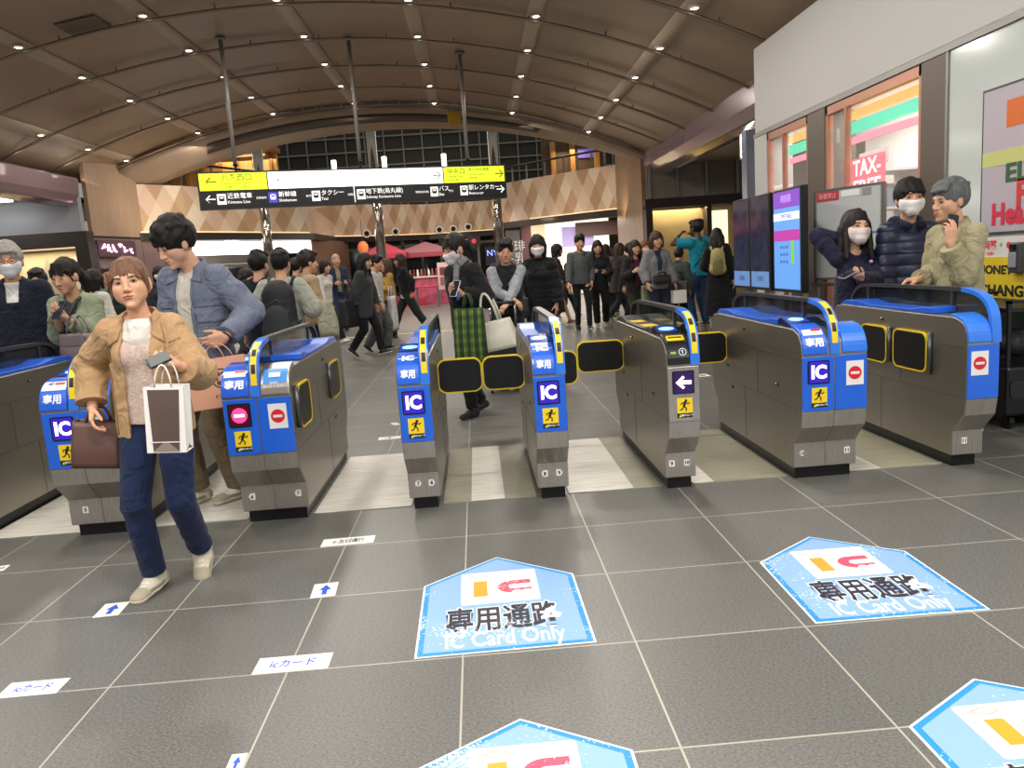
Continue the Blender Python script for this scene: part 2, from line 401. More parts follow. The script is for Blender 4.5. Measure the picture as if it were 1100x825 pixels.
HAIRS = {}
def hair_field(F, hp, R, s, style, seed, jit=.004):
    f = F(); E = lambda c, r, k=.02, op='add': f.ell(hp(c), V3(r)*s, k=k*s, op=op, R=R)
    Cn = lambda a, b, ra, rb, k=.02, op='add': f.cone(hp(a), hp(b), ra*s, rb*s, k=k*s, op=op)
    r_ = np.random.RandomState(seed)
    vol = {'short': .014, 'curly': .026, 'bob': .017, 'long': .014, 'ponytail': .010, 'tied': .006, 'bun': .010, 'thin': .008, 'cap': .012, 'mop': .02}[style]
    E((0, .018, .036), (.075+vol*.75, .093+vol, .088+vol))
    fn = (0, -.12, -.045)
    if style in ('short', 'curly', 'thin', 'mop'):
        low = {'thin': -.03, 'mop': -.045}.get(style, -.03)
        f.half(hp((0, .0, low)), R @ V3(0, -.42, -1))                 # nape lower than temples
        E((0, -.118, -.028), (.066, .064, .094), k=.01, op='sub')
        for sx in (1, -1): Cn((sx*.082, .0, -.06), (sx*.088, .008, -.012), .02, .017, k=.008, op='sub')
        if style != 'thin':
            for i in range(7):
                x = -.055+.11*i/6; Cn((x*.75, -.045, .098 if f.h < .0075 else .106), (x*1.05+r_.uniform(-.006, .006), -.094+.35*abs(x), .068+(.02 if f.h > .0075 else 0)-(.030 if style in ('curly', 'mop') else 0)+r_.uniform(-.008, .006)), .02, .012, k=.012)
        if style == 'curly':
            for i in range(46):
                a, b = r_.uniform(0, 2*PI), r_.uniform(.05, 1.25); rr = (.075+.012, .093+.012, .088+.014)
                p = (rr[0]*math.sin(b)*math.cos(a), .018+rr[1]*math.sin(b)*math.sin(a), .036+rr[2]*math.cos(b))
                if p[1] < -.055 and p[2] < .05: continue
                E(p, (.021, .021, .019), k=.012)
        for i in range(14 if style == 'short' else 0):
            a = r_.uniform(0, 2*PI); b = r_.uniform(.1, 1.0); p = (.08*math.sin(b)*math.cos(a), .018+.1*math.sin(b)*math.sin(a), .036+.098*math.cos(b)); E(p, (.024, .02, .014), k=.02)
    else:
        f.half(hp((0, 0, -.07 if style in ('bob', 'long') else -.035)), R @ V3(0, -.25, -1))
        if style in ('bob', 'long'): E((0, -.113, -.055), (.060, .066, .105), k=.012, op='sub')
        else: E((0, -.112, -.035), (.069, .066, .095), k=.014, op='sub')
        if style == 'bob':
            for sx in (1, -1):
                Cn((sx*.074, -.02, .03), (sx*.079, -.026, -.088), .024, .019); Cn((sx*.072, .04, .0), (sx*.07, .045, -.1), .034, .026)
            Cn((.03, .085, .0), (.03, .08, -.1), .035, .03); Cn((-.03, .085, 0), (-.03, .08, -.1), .035, .03)
        if style == 'long':
            for sx in (1, -1):
                Cn((sx*.072, -.015, .03), (sx*.086, -.045, -.2), .024, .017); Cn((sx*.074, .03, 0), (sx*.095, .03, -.22), .034, .026)
                Cn((sx*.03, .08, 0), (sx*.045, .085, -.25), .042, .034)
        if style in ('ponytail', 'bun', 'tied'):
            for sx in (1, -1): Cn((sx*.066, -.055, .05), (sx*.079, -.035, -.03), .013, .006)
        if style == 'ponytail':
            E((0, .118, .02), (.026, .02, .024)); Cn((0, .13, .015), (0.01, .16, -.06), .027, .032); Cn((.01, .16, -.06), (.02, .14, -.17), .032, .012)
        if style == 'tied':
            E((0, .118, -.01), (.03, .022, .028))
            for sx in (1, -1): Cn((sx*.071, -.03, .03), (sx*.078, -.035, -.055), .010, .005, k=.006)
        if style == 'bun': E((0, .12, .06), (.04, .036, .038))
        for i in range(9):                                              # a fringe of separate locks
            x = -.052+.104*i/8
            if style in ('bob', 'ponytail', 'tied') or (style == 'long' and abs(x) > .02):
                Cn((x*.6, -.052, .094), (x*1.15, -.0925+.35*abs(x)+r_.uniform(-.002, .002), .036+r_.uniform(-.009, .004)-.35*abs(x)), .014, .006, k=.005)
            elif style != 'bob': Cn((x*.3, -.03, .107), (x*1.35, -.07+.3*abs(x), .055), .018, .012, k=.014)
    if style == 'cap': pass
    f.noise(jit, 70, seed, (1, 1, .45)); return f

def person(label, loc, face=0.0, H=1.70, sex='m', pose=None, skin='#d2a283', hair=('short', '#17120f'), wear=(), mask=None, h=.011,
           group=None, jaw=1.0, seed=0, eyes=True, lips=None, glasses=False, wide=1.0, brow='#2a201b', cat='person', headscale=1.0, gz=(0, 0)):
    """one person at loc, facing the camera when face is 0 (degrees, counter-clockwise seen from above)"""
    lips = lips or ('#ab6a5e' if sex == 'f' else '#a4715c')
    P = dict(lean=(0, 0), twist=0, head=(0, 0, 0), handL=(.25, -.03, .83), handR=(-.25, -.03, .83), poleL=(.5, 1, -.2), poleR=(-.5, 1, -.2),
             footL=(.09, .01, .08), footR=(-.09, .01, .08), toeL=(8, 0), toeR=(-8, 0), kneeL=(.1, -1, 0), kneeR=(-.1, -1, 0), pelvis=(0, 0, 0),
             gripL=None, gripR=None, palmL=None, palmR=None, hdL=None, hdR=None)
    P.update(pose or {}); s = H/1.70; fine = h <= .0056
    root = thing('person', label, cat, loc, math.radians(face), group)
    S = lambda *p: V3(*p)*s
    pel = S(0, 0, .93)+V3(P['pelvis'])*s
    Rt = rotm(P['lean'][0], P['lean'][1], P['twist'])     # forward lean is rotation about x (y- forward)
    tp = lambda *p: pel+Rt @ (V3(*p)*s-S(0, 0, .93))
    fw = Rt @ V3(0, 1, 0)
    shw = (.172 if sex == 'm' else .150)*wide
    sh = {'L': tp(shw, .005, 1.365), 'R': tp(-shw, .005, 1.365)}; sg = {'L': 1, 'R': -1}
    el, wr = {}, {}
    for a in 'LR': el[a], wr[a] = ik(sh[a], V3(P['hand'+a])*s, .275*s, .245*s, P['pole'+a])
    hip = {'L': pel+S(.088, 0, -.05), 'R': pel+S(-.088, 0, -.05)}; kn, an = {}, {}
    for a in 'LR': kn[a], an[a] = ik(hip[a], V3(P['foot'+a])*s, .415*s, .415*s, P['knee'+a])
    nb = tp(0, .012, 1.44); Rh = Rt @ rotm(P['head'][1], P['head'][2], P['head'][0]) if True else None
    nk = tp(0, -.008, 1.475); hs = s*headscale
    hc = nk+Rh @ (V3(0, -.022, .105)*hs)
    hp = lambda c: hc+Rh @ (V3(c)*hs)
    allp = np.array([*sh.values(), *el.values(), *wr.values(), *hip.values(), *kn.values(), *an.values(), hc, nb, pel])
    pad = np.array([.27, .27, .24])*s; lo = allp.min(0)-pad; hi = allp.max(0)+pad; lo[2] = max(lo[2], -.03); lo[2] = an['L'][2] and min(lo[2], min(an['L'][2], an['R'][2])-.1*s)
    toe = {}
    for a in 'LR':
        t, pt = P['toe'+a]; t = math.radians(t); pt = math.radians(pt)
        fd = V3(math.sin(t)*math.cos(pt), -math.cos(t)*math.cos(pt), -math.sin(pt)); up = unit(V3(0, 0, 1)-fd*fd[2]); toe[a] = (fd, up)
    F = lambda: Field(lo, hi, h)
    def torso(f, e=0.0, k=.03, lo_=.93, wr_=0, sd=0, waist=1.0):
        wv = dict(flat=(fw, .68), wr=wr_, seed=sd)
        if sex == 'f':
            f.cone(tp(0, 0, .92), tp(0, 0, .99), (.142+e)*s*wide, (.125+e)*s*wide, k=k, **wv); f.cone(tp(0, 0, 1.03), tp(0, 0, 1.24), (.105*waist+e)*s*wide, (.128+e)*s*wide, k=k, **wv)
            for x in (.062, -.062): f.ell(tp(x, -.075, 1.245), V3(.058+e*.6, .05+e*.6, .06+e*.6)*s, k=.05*s, R=Rt)
        else:
            f.cone(tp(0, 0, .92), tp(0, 0, 1.0), (.140+e)*s*wide, (.13+e)*s*wide, k=k, **wv); f.cone(tp(0, 0, 1.04), tp(0, 0, 1.245), (.122+e)*s*wide, (.15+e)*s*wide, k=k, **wv)
        f.cone(sh['L']+S(0, 0, -.005), sh['R']+S(0, 0, -.005), (.042+e*.5)*s, (.042+e*.5)*s, k=.05*s)
        f.cone(tp(.06, .012, 1.405), tp(-.06, .012, 1.405), (.036+e*.5)*s, (.036+e*.5)*s, k=.05*s)
    # ---- skin
    f = F(); torso(f, -.012)
    for a in 'LR':
        f.cone(sh[a], el[a], .044*s, .035*s, k=.03*s); f.cone(el[a], wr[a], .036*s, .0245*s, k=.015*s, flat=None)
        f.cone(hip[a], kn[a], .078*s, .05*s, k=.04*s); f.cone(kn[a], an[a], .05*s, .034*s, k=.02*s)
        fd, up = toe[a]; f.cone(an[a]-up*.04*s, an[a]+fd*.13*s-up*.055*s, .032*s, .022*s, k=.02*s)
        d = P['hd'+a]; d = unit(wr[a]-el[a]) if d is None else unit(d)
        pn = P['palm'+a]; pn = V3(-sg[a], .15, 0) if pn is None else V3(pn)
        g = dict(curl=.22, thumb=.35); g.update(P['grip'+a] or {})
        hand_prims(f, wr[a], d, pn, -sg[a], s*(1.02 if sex == 'm' else .93), **g)
    f.cone(nb-S(0, 0, .02), hp((0, .012, -.06)), .052*s if sex == 'f' else .058*s, .047*s if sex == 'f' else .053*s, k=.025*s)
    head_prims(f, hp, Rh, hs, fine, jaw)
    sk = mat('skin_'+skin.strip('#'), skin, .48, var=.05, vscale=20, sss=.06 if fine else 0, spec=.35)
    body = link('body', f.mesh('body'), sk, root); bf = f
    def onface(c, lift=.0):
        p = hp(c); i = int(round((p[0]-bf.lo[0])/bf.h)); k_ = int(round((p[2]-bf.lo[2])/bf.h)); c_ = np.nonzero(bf.d[i, :, k_] < 0)[0]
        if len(c_):
            j = c_[0]; y = bf.lo[1]+bf.h*j
            if j > 0: y -= bf.h*bf.d[i, j, k_]/min(bf.d[i, j, k_]-bf.d[i, j-1, k_], -1e-6)
            if abs(y-p[1]) < .016: p = np.array([p[0], y-lift, p[2]])
        return p
    # ---- face
    Rm = Matrix([list(r) for r in Rh]).to_4x4()
    eye_y = -.0835 if fine else -.084
    if eyes:
        for sx in (1, -1):
            mb = MB()
            if fine: mb.sphere(hp((sx*.0305, eye_y+.0035, .001)), hs, 14, (.0135, .0072, .0043), Rm); e = mb.build('eye', mat('eye_white', '#a39a92', .55, spec=.2), root, True)
            else: mb.sphere(hp((sx*.030, eye_y, .001)), hs, 8, (.0115, .006, .0036), Rm); e = mb.build('eye', mat('eye_dark', '#2a211d', .3), root, True)
            if fine:
                mb = MB(); mb.sphere(hp((sx*.0305+gz[0], eye_y-.0006, .0006+gz[1])), hs, 12, (.0074, .0046, .0046), Rm); mb.build('iris', mat('iris', '#1a110c', .5, spec=.15), e, True)
                mb = MB(); mb.tube([hp((sx*(.0305+.0155*u), eye_y-.0036+.0055*u*u+.002*max(0, u*1), .0052-.0046*u*u+.0010*u)) for u in (-1, -.6, -.2, .2, .6, 1.05)], [.0008*hs, .0013*hs, .0016*hs, .0017*hs, .0015*hs, .0008*hs], 6); mb.build('eyelid', mat('lash', '#33231b', .6), e, True)
            br = (1.25 if fine else .55)*hs; fp = onface if fine and abs(P['head'][0]) < 25 else hp
            mb = MB(); mb.tube([fp((sx*(.031+.019*u), -.0885+.012*abs(u)**1.5+(.004 if u > .3 else 0), .0195+.003*(1-u*u)+.001*u)) for u in (-.9, -.4, .2, .7, 1.1)], [.0018*br, .0029*br, .003*br, .0024*br, .001*br], 6)
            mb.build('eyebrow', mat('brow_'+brow.strip('#'), brow, .8), root, True)
        if not mask:
            mb = MB()
            if fine:
                fp = onface if abs(P['head'][0]) < 25 else hp
                mb.tube([fp((.0235*u, -.0965+.019*u*u, -.0590-.0022*abs(u)+.0012*math.cos(u*7)), -.0005) for u in (-1, -.7, -.35, 0, .35, .7, 1)], [.0012*hs, .0030*hs, .0042*hs, .0038*hs, .0042*hs, .0030*hs, .0012*hs], 8)
                mb.tube([fp((.0205*u, -.0955+.019*u*u, -.0688+.004*u*u), -.0005) for u in (-1, -.6, -.2, .2, .6, 1)], [.0012*hs, .0040*hs, .0054*hs, .0054*hs, .0040*hs, .0012*hs], 8)
            else: mb.sphere(hp((0, -.092, -.064)), hs, 8, (.019, .006, .006), Rm)
            lp = mb.build('lips', mat('lips_'+lips.strip('#'), lips, .4), root, True)
            if fine: mb = MB(); mb.tube([fp((.019*u, -.0965+.019*u*u, -.0634-.001*u*u), .0026) for u in (-1, -.5, 0, .5, 1)], [.0008*hs, .0015*hs, .0017*hs, .0015*hs, .0008*hs], 6); mb.build('mouth_line', mat('mouth_dark', '#4a2422', .6), lp, True)
    # ---- hair
    if hair:
        hf = hair_field(F, hp, Rh, hs, hair[0], seed, .0035 if fine else .005); ho = link('hair', hf.mesh('hair'), hairm(hair[1]), root)
    if mask:
        f = F(); head_prims(f, hp, Rh, hs, False, jaw); f.cone(hp((0, -.092, -.03)), hp((0, -.088, -.075)), .017*hs, .02*hs, k=.035*hs); f.d -= .005*hs
        f.half(hp((0, -.030, 0)), Rh @ V3(0, 1, .25)); f.half(hp((0, -.09, -.016)), Rh @ V3(0, -.3, 1)); f.half(hp((0, -.05, -.112)), Rh @ V3(0, .1, -1))
        if fine: f.noise(.0012, 90, 5, (.4, .4, 2))
        mo = link('face_mask', f.mesh('face_mask'), mat('mask_'+mask.strip('#'), mask, .8, bump=.15, bscale=120), root)
        mb = MB()
        for sx in (1, -1): mb.tube([hp(q) for q in ((sx*.066, -.036, -.03), (sx*.079, .0, -.004), (sx*.084, .02, .012), (sx*.082, .02, -.03), (sx*.06, -.026, -.075))], .0014*hs, 5)
        mb.build('ear_loop', mat('mask_loop', '#e8e6e2', .7), mo)
    if glasses:
        mb = MB()
        for sx in (1, -1):
            mb.tube([hp((sx*.033+.024*math.cos(a), -.1+.004*abs(math.cos(a)), .0+.018*math.sin(a))) for a in np.linspace(0, 2*PI, 14)[:-1]], .0018*hs, 5, True)
            mb.tube([hp((sx*.056, -.095, .004)), hp((sx*.078, -.05, .006)), hp((sx*.08, .01, .004))], .0016*hs, 5)
        mb.tube([hp((.009, -.1, .003)), hp((-.009, -.1, .003))], .0018*hs, 5); mb.build('glasses', mat('glasses', '#15120f', .3), root)
    # ---- clothes
    def surf(f, x, z):
        i = int(round((x-f.lo[0])/f.h)); k = int(round((z-f.lo[2])/f.h)); col_ = np.nonzero(f.d[i, :, k] < 0)[0]
        return float(f.lo[1]+f.h*col_[0]) if len(col_) else 0.0
    def drape(name, fld, quad, m_, offs=.006, th=.006, n=9, parent=None, back=False):
        a, b, c_, d_ = [np.array(q) for q in quad]; mb = MB(); V = []
        for i in range(n+1):
            for j in range(n+1):
                u, v = i/n, j/n; q = (a*(1-u)+b*u)*(1-v)+(d_*(1-u)+c_*u)*v; w = tp(q[0], 0, q[1]); y = surf(fld, w[0], w[2]); V.append([w[0], y, w[2]])
        V = np.array(V).reshape(n+1, n+1, 3); Y = V[:, :, 1]
        for _ in range(2): Y[1:-1, 1:-1] = (Y[:-2, 1:-1]+Y[2:, 1:-1]+Y[1:-1, :-2]+Y[1:-1, 2:])/4
        V[:, :, 1] = Y-offs
        vv = [[mb.bm.verts.new(V[i, j]) for j in range(n+1)] for i in range(n+1)]
        for i in range(n):
            for j in range(n): mb.bm.faces.new((vv[i][j], vv[i+1][j], vv[i+1][j+1], vv[i][j+1]))
        o = mb.build(name, m_, parent or root, True); thicken(o, th, 0); return o
    out = dict(surf=surf, drape=drape, root=root, hp=hp, R=Rh, tp=tp, Rt=Rt, el=el, wr=wr, sh=sh, an=an, kn=kn, s=s, F=F, toe=toe, hs=hs)
    for g in wear:
        kd = g['k']; col = g.get('c', '#333333'); e = g.get('fit', .02); m_ = g.get('m') or cloth(col); w_ = g.get('wr', .003); sd = seed+len(kd)
        name = g.get('n', {'top': 'jacket', 'pants': 'trousers', 'vest': 'vest', 'skirt': 'skirt', 'shoes': 'shoe', 'collar': 'collar', 'scarf': 'scarf', 'hood': 'hood'}[kd])
        if kd in ('top', 'vest'):
            hem = g.get('hem', .86); f = F(); torso(f, e, wr_=w_, sd=sd, waist=g.get('waist', 1.15))
            rb = g.get('flare', .165 if sex == 'm' else .158)+e
            f.cone(tp(0, 0, 1.2), tp(0, 0, max(hem-.05, .99 if hem > .9 else hem-.05)), (.14+e)*s*wide, rb*s*wide, k=.04*s, flat=(fw, g.get('flat', .74)), wr=w_, wf=34, seed=sd+1, caps=hem < .9)
            if hem < .8: pass
            f.half(tp(0, 0, hem), Rt @ V3(0, 0, -1))
            if kd == 'top':
                sl = g.get('sleeve', .93)
                for a in 'LR':
                    r1, r2, r3 = g.get('arm', (.052, .046, .036)); c_ = el[a]+(wr[a]-el[a])*sl
                    if sl > 0:
                        f.cone(sh[a], el[a], (r1+e*.55)*s, (r2+e*.85)*s, k=.045*s, wr=w_*1.3, wf=55, seed=sd+2+sg[a]); f.cone(el[a], c_, (r2+e*.85)*s, (r3+e*.7)*s, k=.012*s, wr=w_*1.2, wf=60, seed=sd+5+sg[a], caps=True)
                    else:
                        c_ = sh[a]+(el[a]-sh[a])*(1+sl); f.cone(sh[a], c_, (r1+e)*s, (r2+e)*s, k=.03*s, caps=True); f.ell(sh[a], V3(1, 1, 1)*(r1+e)*s, k=.03*s)
            else:
                for a in 'LR': f.ell(sh[a]+Rt @ S(sg[a]*.055, 0, -.02), V3(.05, .085, .1)*s, k=.01*s, op='sub', R=Rt)
            nr = g.get('neck', .064)
            f.cone(tp(0, .015, 1.41), tp(0, -.03, 1.60), nr*s, nr*1.15*s, k=.006, op='sub')
            if g.get('vneck'):
                f.cone(tp(0, -.16, 1.30), tp(0, -.12, 1.47), .002, g['vneck']*s, k=.004, op='sub')
            if g.get('collar'):
                ch = g['collar']; cf = F(); cf.cone(tp(0, .014, 1.405), tp(0, -.004, 1.445+ch), (nr+.024)*s, (nr+.016)*s, k=0, caps=True)
                cf.cone(tp(0, .014, 1.36), tp(0, -.006, 1.5+ch), nr*s, (nr+.003)*s, k=0, op='sub')
                f.union(cf, .012*s)
            if g.get('open'):
                w0, w1, z1 = g['open']    # half-widths at the hem and at the neck
                def wedge(x, y, z, w0=w0, w1=w1, z1=z1):
                    X, Y, Z = x-pel[0], y-pel[1], z-pel[2]
                    lx = Rt[0, 0]*X+Rt[1, 0]*Y+Rt[2, 0]*Z; ly = Rt[0, 1]*X+Rt[1, 1]*Y+Rt[2, 1]*Z; lz = (Rt[0, 2]*X+Rt[1, 2]*Y+Rt[2, 2]*Z)/s+.93
                    t = np.clip((lz-hem)/(1.43-hem), 0, 1); w = (w0+(w1-w0)*t)*s
                    return np.maximum(np.maximum(np.abs(lx-(g.get('ox', 0)+g.get('ox1', 0)*(1-t))*s)-w, ly+.015*s), (z1-lz)*s)
                f.put(wedge, lo, hi, .006, 'sub')
            if g.get('noise'): f.noise(g['noise'], 26, sd, (1, 1, .6))
            if g.get('quilt'):
                q = g['quilt']; i = np.nonzero(np.abs(f.d) < .02+2*h); zz = lo[2]+h*i[2]
                f.d[i] += (.011*(np.abs(np.sin(PI*zz/q))**.4)*-1+.006).astype(np.float32)
            ob = link(name, f.mesh(name), m_, root); out[name] = ob; out[name+'_f'] = f
        elif kd == 'pants':
            f = F(); r1, r2, r3 = g.get('r', (.083, .058, .048)); wz = g.get('waist', 1.0)
            f.cone(pel+S(0, 0, -.03), pel+S(0, 0, .05), .148*s*wide, .138*s*wide, k=.03, flat=(V3(0, 1, 0), .72)); 
            for a in 'LR':
                end = kn[a]+(an[a]-kn[a])*g.get('len', .97); kp = kn[a]+ (hip[a]-kn[a])*0
                f.cone(hip[a]+S(0, .005, -.01), kp, (r1+e)*s, (r2+e)*s, k=.025*s, wr=w_, wf=45, seed=sd+sg[a]); f.cone(kp, end, (r2+e)*s, (r3+e)*s, k=.012*s, wr=w_*1.3, wf=60, seed=sd+3+sg[a], caps=True)
            f.half(pel+S(0, 0, .10), V3(0, 0, 1)); out[name] = link(name, f.mesh(name), m_, root)
        elif kd == 'skirt':
            f = F(); z0 = g.get('hem', .35); c0 = (an['L']+an['R'])/2; c0 = V3(c0[0]*.6, c0[1]*.6, z0*s)
            f.cone(pel+S(0, 0, .08), c0, (.13)*s, g.get('flare', .22)*s, k=.01, flat=(V3(0, 1, 0), .85), wr=w_*2, wf=50, seed=sd, caps=True); f.noise(.006, 18, sd, (1, 1, .15)); out[name] = link(name, f.mesh(name), m_, root)
        elif kd == 'shoes':
            for a in 'LR':
                fd, up = toe[a]; A = an[a]; zb = A-up*.08*s; hL = A-fd*.045*s; sc = g.get('size', 1.0)
                lo2 = np.minimum(A, A+fd*.2*s)-.11*s; hi2 = np.maximum(A, A+fd*.2*s)+.11*s
                hh = min(h, .006) if not fine else .0035
                def shoe(e2):
                    f = Field(lo2, hi2, hh)
                    f.cone(zb-fd*.042*s+up*.036*s, zb+fd*.04*s+up*.042*s, (.036+e2)*s*sc, (.041+e2)*s*sc, k=.02*s)
                    f.cone(zb+fd*.04*s+up*.036*s, zb+fd*.135*s*sc+up*.026*s, (.043+e2)*s*sc, (.036+e2)*s*sc, k=.02*s, flat=(up, .72)); return f
                f = shoe(0); f.cone(zb-fd*.02*s+up*.04*s, A+up*.02*s-fd*.004*s, .034*s*sc, .036*s*sc, k=.02*s); f.cone(A-fd*.0*s-up*.01*s, A+up*.06*s, .027*s, .03*s, k=.0, op='sub')
                f.half(A+up*.022*s-fd*.01*s, up-fd*.35); f.half(zb+up*.012*s, -up)
                so = link('shoe', f.mesh('shoe'), mat('shoe_'+col.strip('#'), col, .6, var=.06, bump=.1, bscale=150), root)
                f = shoe(.004); f.half(zb+up*.026*s+fd*0, up); f.half(zb+up*.001*s, -up)
                link('sole', f.mesh('sole'), mat('sole_'+g.get('sole', '#d8d3c8').strip('#'), g.get('sole', '#d8d3c8'), .7), so)
                if fine and g.get('lace'):
                    f = shoe(.0022); f.half(zb+fd*.10*s*sc, -fd); f.half(zb+up*.02*s, -up); f.half(zb+up*.062*s, up); link('toe_cap', f.mesh('toe_cap'), mat('shoe_overlay', '#a79e88', .7), so)
                    f = shoe(.0024); f.half(zb-fd*.005*s, fd); f.half(zb+up*.02*s, -up); link('heel_counter', f.mesh('heel_counter'), mat('shoe_overlay', '#a79e88', .7), so)
                    f = shoe(.0020); f.half(zb+up*.048*s, up); f.half(zb+up*.030*s, -up); link('side_stripe', f.mesh('side_stripe'), mat('shoe_stripe', '#8f8a7c', .6), so)
                    lat = np.cross(fd, up)
                    for q in range(4):
                        c_ = zb+fd*(.035+.024*q)*s+up*(.083-.0075*q)*s; w = .022*s
                        mb = MB(); mb.tube([c_-lat*w-up*.008*s, c_-lat*w*.4+up*.002*s, c_+lat*w*.4+up*.002*s+fd*.006*s, c_+lat*w-up*.008*s+fd*.006*s], .0032*s, 6); mb.build('lace', mat('lace', g['lace'], .8), so, True)
        elif kd == 'scarf':
            f = F(); f.cone(tp(0, .02, 1.42), tp(0, -.015, 1.46), .085*s, .08*s, k=.01, wr=.005, wf=60, seed=3); f.cone(tp(0, .02, 1.4), tp(0, -.02, 1.56), .05*s, .056*s, k=.004, op='sub')
            if g.get('tail'): f.cone(tp(.05, -.11, 1.42), tp(.04, -.15, 1.14), .035*s, .04*s, k=.02, flat=(fw, .5), wr=.004, wf=60)
            out[name] = link(name, f.mesh(name), m_, root)
        elif kd == 'hood':
            f = F(); f.cone(tp(.085, .05, 1.43), tp(-.085, .05, 1.43), .05*s, .05*s, k=.01, wr=.004, wf=50); f.cone(tp(0, .09, 1.41), tp(0, .11, 1.36), .07*s, .06*s, k=.04)
            f.cone(tp(.085, .03, 1.44), tp(.055, -.1, 1.40), .036*s, .028*s, k=.03, wr=.003); f.cone(tp(-.085, .03, 1.44), tp(-.055, -.1, 1.40), .036*s, .028*s, k=.03, wr=.003)
            f.cone(tp(0, .0, 1.40), tp(0, -.03, 1.6), .056*s, .062*s, k=.006, op='sub'); out[name] = link(name, f.mesh(name), m_, root)
    return out
# ------------------------------------------------------------------ the hall
def nodes(M): return M.node_tree.nodes, M.node_tree.links
def floor_mat():
    M = bpy.data.materials.new('floor_tiles'); M.use_nodes = True; N, L = nodes(M); b = N['Principled BSDF']
    tc = N.new('ShaderNodeTexCoord'); sx = N.new('ShaderNodeSeparateXYZ'); L.new(tc.outputs['Object'], sx.inputs[0])
    def math_(op, a, bb=None):
        n = N.new('ShaderNodeMath'); n.operation = op
        for i, v in enumerate((a, bb)):
            if v is None: continue
            if isinstance(v, (int, float)): n.inputs[i].default_value = v
            else: L.new(v, n.inputs[i])
        return n.outputs[0]
    cell = []; edge = []
    for ax, off in (('X', -.1396), ('Y', 2.4996)):
        t = math_('DIVIDE', math_('SUBTRACT', sx.outputs[ax], off), .6); cell.append(math_('FLOOR', t))
        fr = math_('FRACT', t); edge.append(math_('MINIMUM', fr, math_('SUBTRACT', 1.0, fr)))
    e = math_('MINIMUM', edge[0], edge[1]); grout = math_('LESS_THAN', e, .0052)
    cv = N.new('ShaderNodeCombineXYZ'); L.new(cell[0], cv.inputs[0]); L.new(cell[1], cv.inputs[1])
    wn = N.new('ShaderNodeTexWhiteNoise'); L.new(cv.outputs[0], wn.inputs['Vector'])
    mp = N.new('ShaderNodeMapping'); mp.inputs['Scale'].default_value = (60, 95, 60); L.new(tc.outputs['Object'], mp.inputs[0])
    n1 = N.new('ShaderNodeTexNoise'); n1.inputs['Scale'].default_value = 1.6; n1.inputs['Detail'].default_value = 5; n1.inputs['Roughness'].default_value = .7; L.new(mp.outputs[0], n1.inputs['Vector'])
    n2 = N.new('ShaderNodeTexNoise'); n2.inputs['Scale'].default_value = .9; n2.inputs['Detail'].default_value = 3; L.new(tc.outputs['Object'], n2.inputs['Vector'])
    cr = N.new('ShaderNodeValToRGB'); L.new(n1.outputs['Fac'], cr.inputs[0])
    cr.color_ramp.elements[0].position = .32; cr.color_ramp.elements[0].color = srgb('#40413f')
    cr.color_ramp.elements[1].position = .72; cr.color_ramp.elements[1].color = srgb('#7e7d78')
    k = math_('ADD', math_('MULTIPLY', wn.outputs['Value'], .16), .9); k = math_('MULTIPLY', k, math_('ADD', math_('MULTIPLY', n2.outputs['Fac'], .3), .85))
    sc = N.new('ShaderNodeVectorMath'); sc.operation = 'SCALE'; L.new(cr.outputs[0], sc.inputs[0]); L.new(k, sc.inputs['Scale'])
    mx = N.new('ShaderNodeMix'); mx.data_type = 'RGBA'; L.new(grout, mx.inputs['Factor']); L.new(sc.outputs[0], mx.inputs['A']); mx.inputs['B'].default_value = srgb('#a9a496')
    L.new(mx.outputs['Result'], b.inputs['Base Color'])
    b.inputs['Specular IOR Level'].default_value = .5
    mr = N.new('ShaderNodeMapRange'); mr.inputs[3].default_value = .27; mr.inputs[4].default_value = .46; L.new(n1.outputs['Fac'], mr.inputs[0]); L.new(mr.outputs[0], b.inputs['Roughness'])
    bp = N.new('ShaderNodeBump'); bp.inputs['Strength'].default_value = .12; bp.inputs['Distance'].default_value = .003; L.new(n1.outputs['Fac'], bp.inputs['Height']); L.new(bp.outputs[0], b.inputs['Normal'])
    return M
mb = MB(); mb.box((-14, -3, -.1), (13, 48, 0)); struct(mb.build('floor', floor_mat()))

def argyle_mat():
    M = bpy.data.materials.new('argyle_wood'); M.use_nodes = True; N, L = nodes(M); b = N['Principled BSDF']; b.inputs['Roughness'].default_value = .5
    tc = N.new('ShaderNodeTexCoord'); sx = N.new('ShaderNodeSeparateXYZ'); L.new(tc.outputs['Object'], sx.inputs[0])
    def m_(op, a, bb=None):
        n = N.new('ShaderNodeMath'); n.operation = op
        for i, v in enumerate((a, bb)):
            if v is None: continue
            if isinstance(v, (int, float)): n.inputs[i].default_value = v
            else: L.new(v, n.inputs[i])
        return n.outputs[0]
    x = m_('DIVIDE', sx.outputs['X'], .33); z = m_('DIVIDE', m_('SUBTRACT', sx.outputs['Z'], 2.7), .86)
    a = m_('FLOOR', m_('ADD', x, z)); c = m_('FLOOR', m_('SUBTRACT', x, z))
    a2 = m_('FLOORED_MODULO', a, 3); c2 = m_('FLOORED_MODULO', c, 2)
    f = m_('ADD', m_('MULTIPLY', a2, .25), m_('MULTIPLY', c2, .42))
    cr = N.new('ShaderNodeValToRGB'); cr.color_ramp.interpolation = 'CONSTANT'; L.new(f, cr.inputs[0])
    E = cr.color_ramp.elements; E[0].position = 0; E[0].color = srgb('#c8ad91'); E[1].position = .24; E[1].color = srgb('#d8c5ae')
    for p, q in ((.41, '#ad8a68'), (.49, '#cfb8a2'), (.6, '#b79775'), (.9, '#cbaa94')):
        e = E.new(p); e.color = srgb(q)
    L.new(cr.outputs[0], b.inputs['Base Color']); return M
M_ARG = argyle_mat()
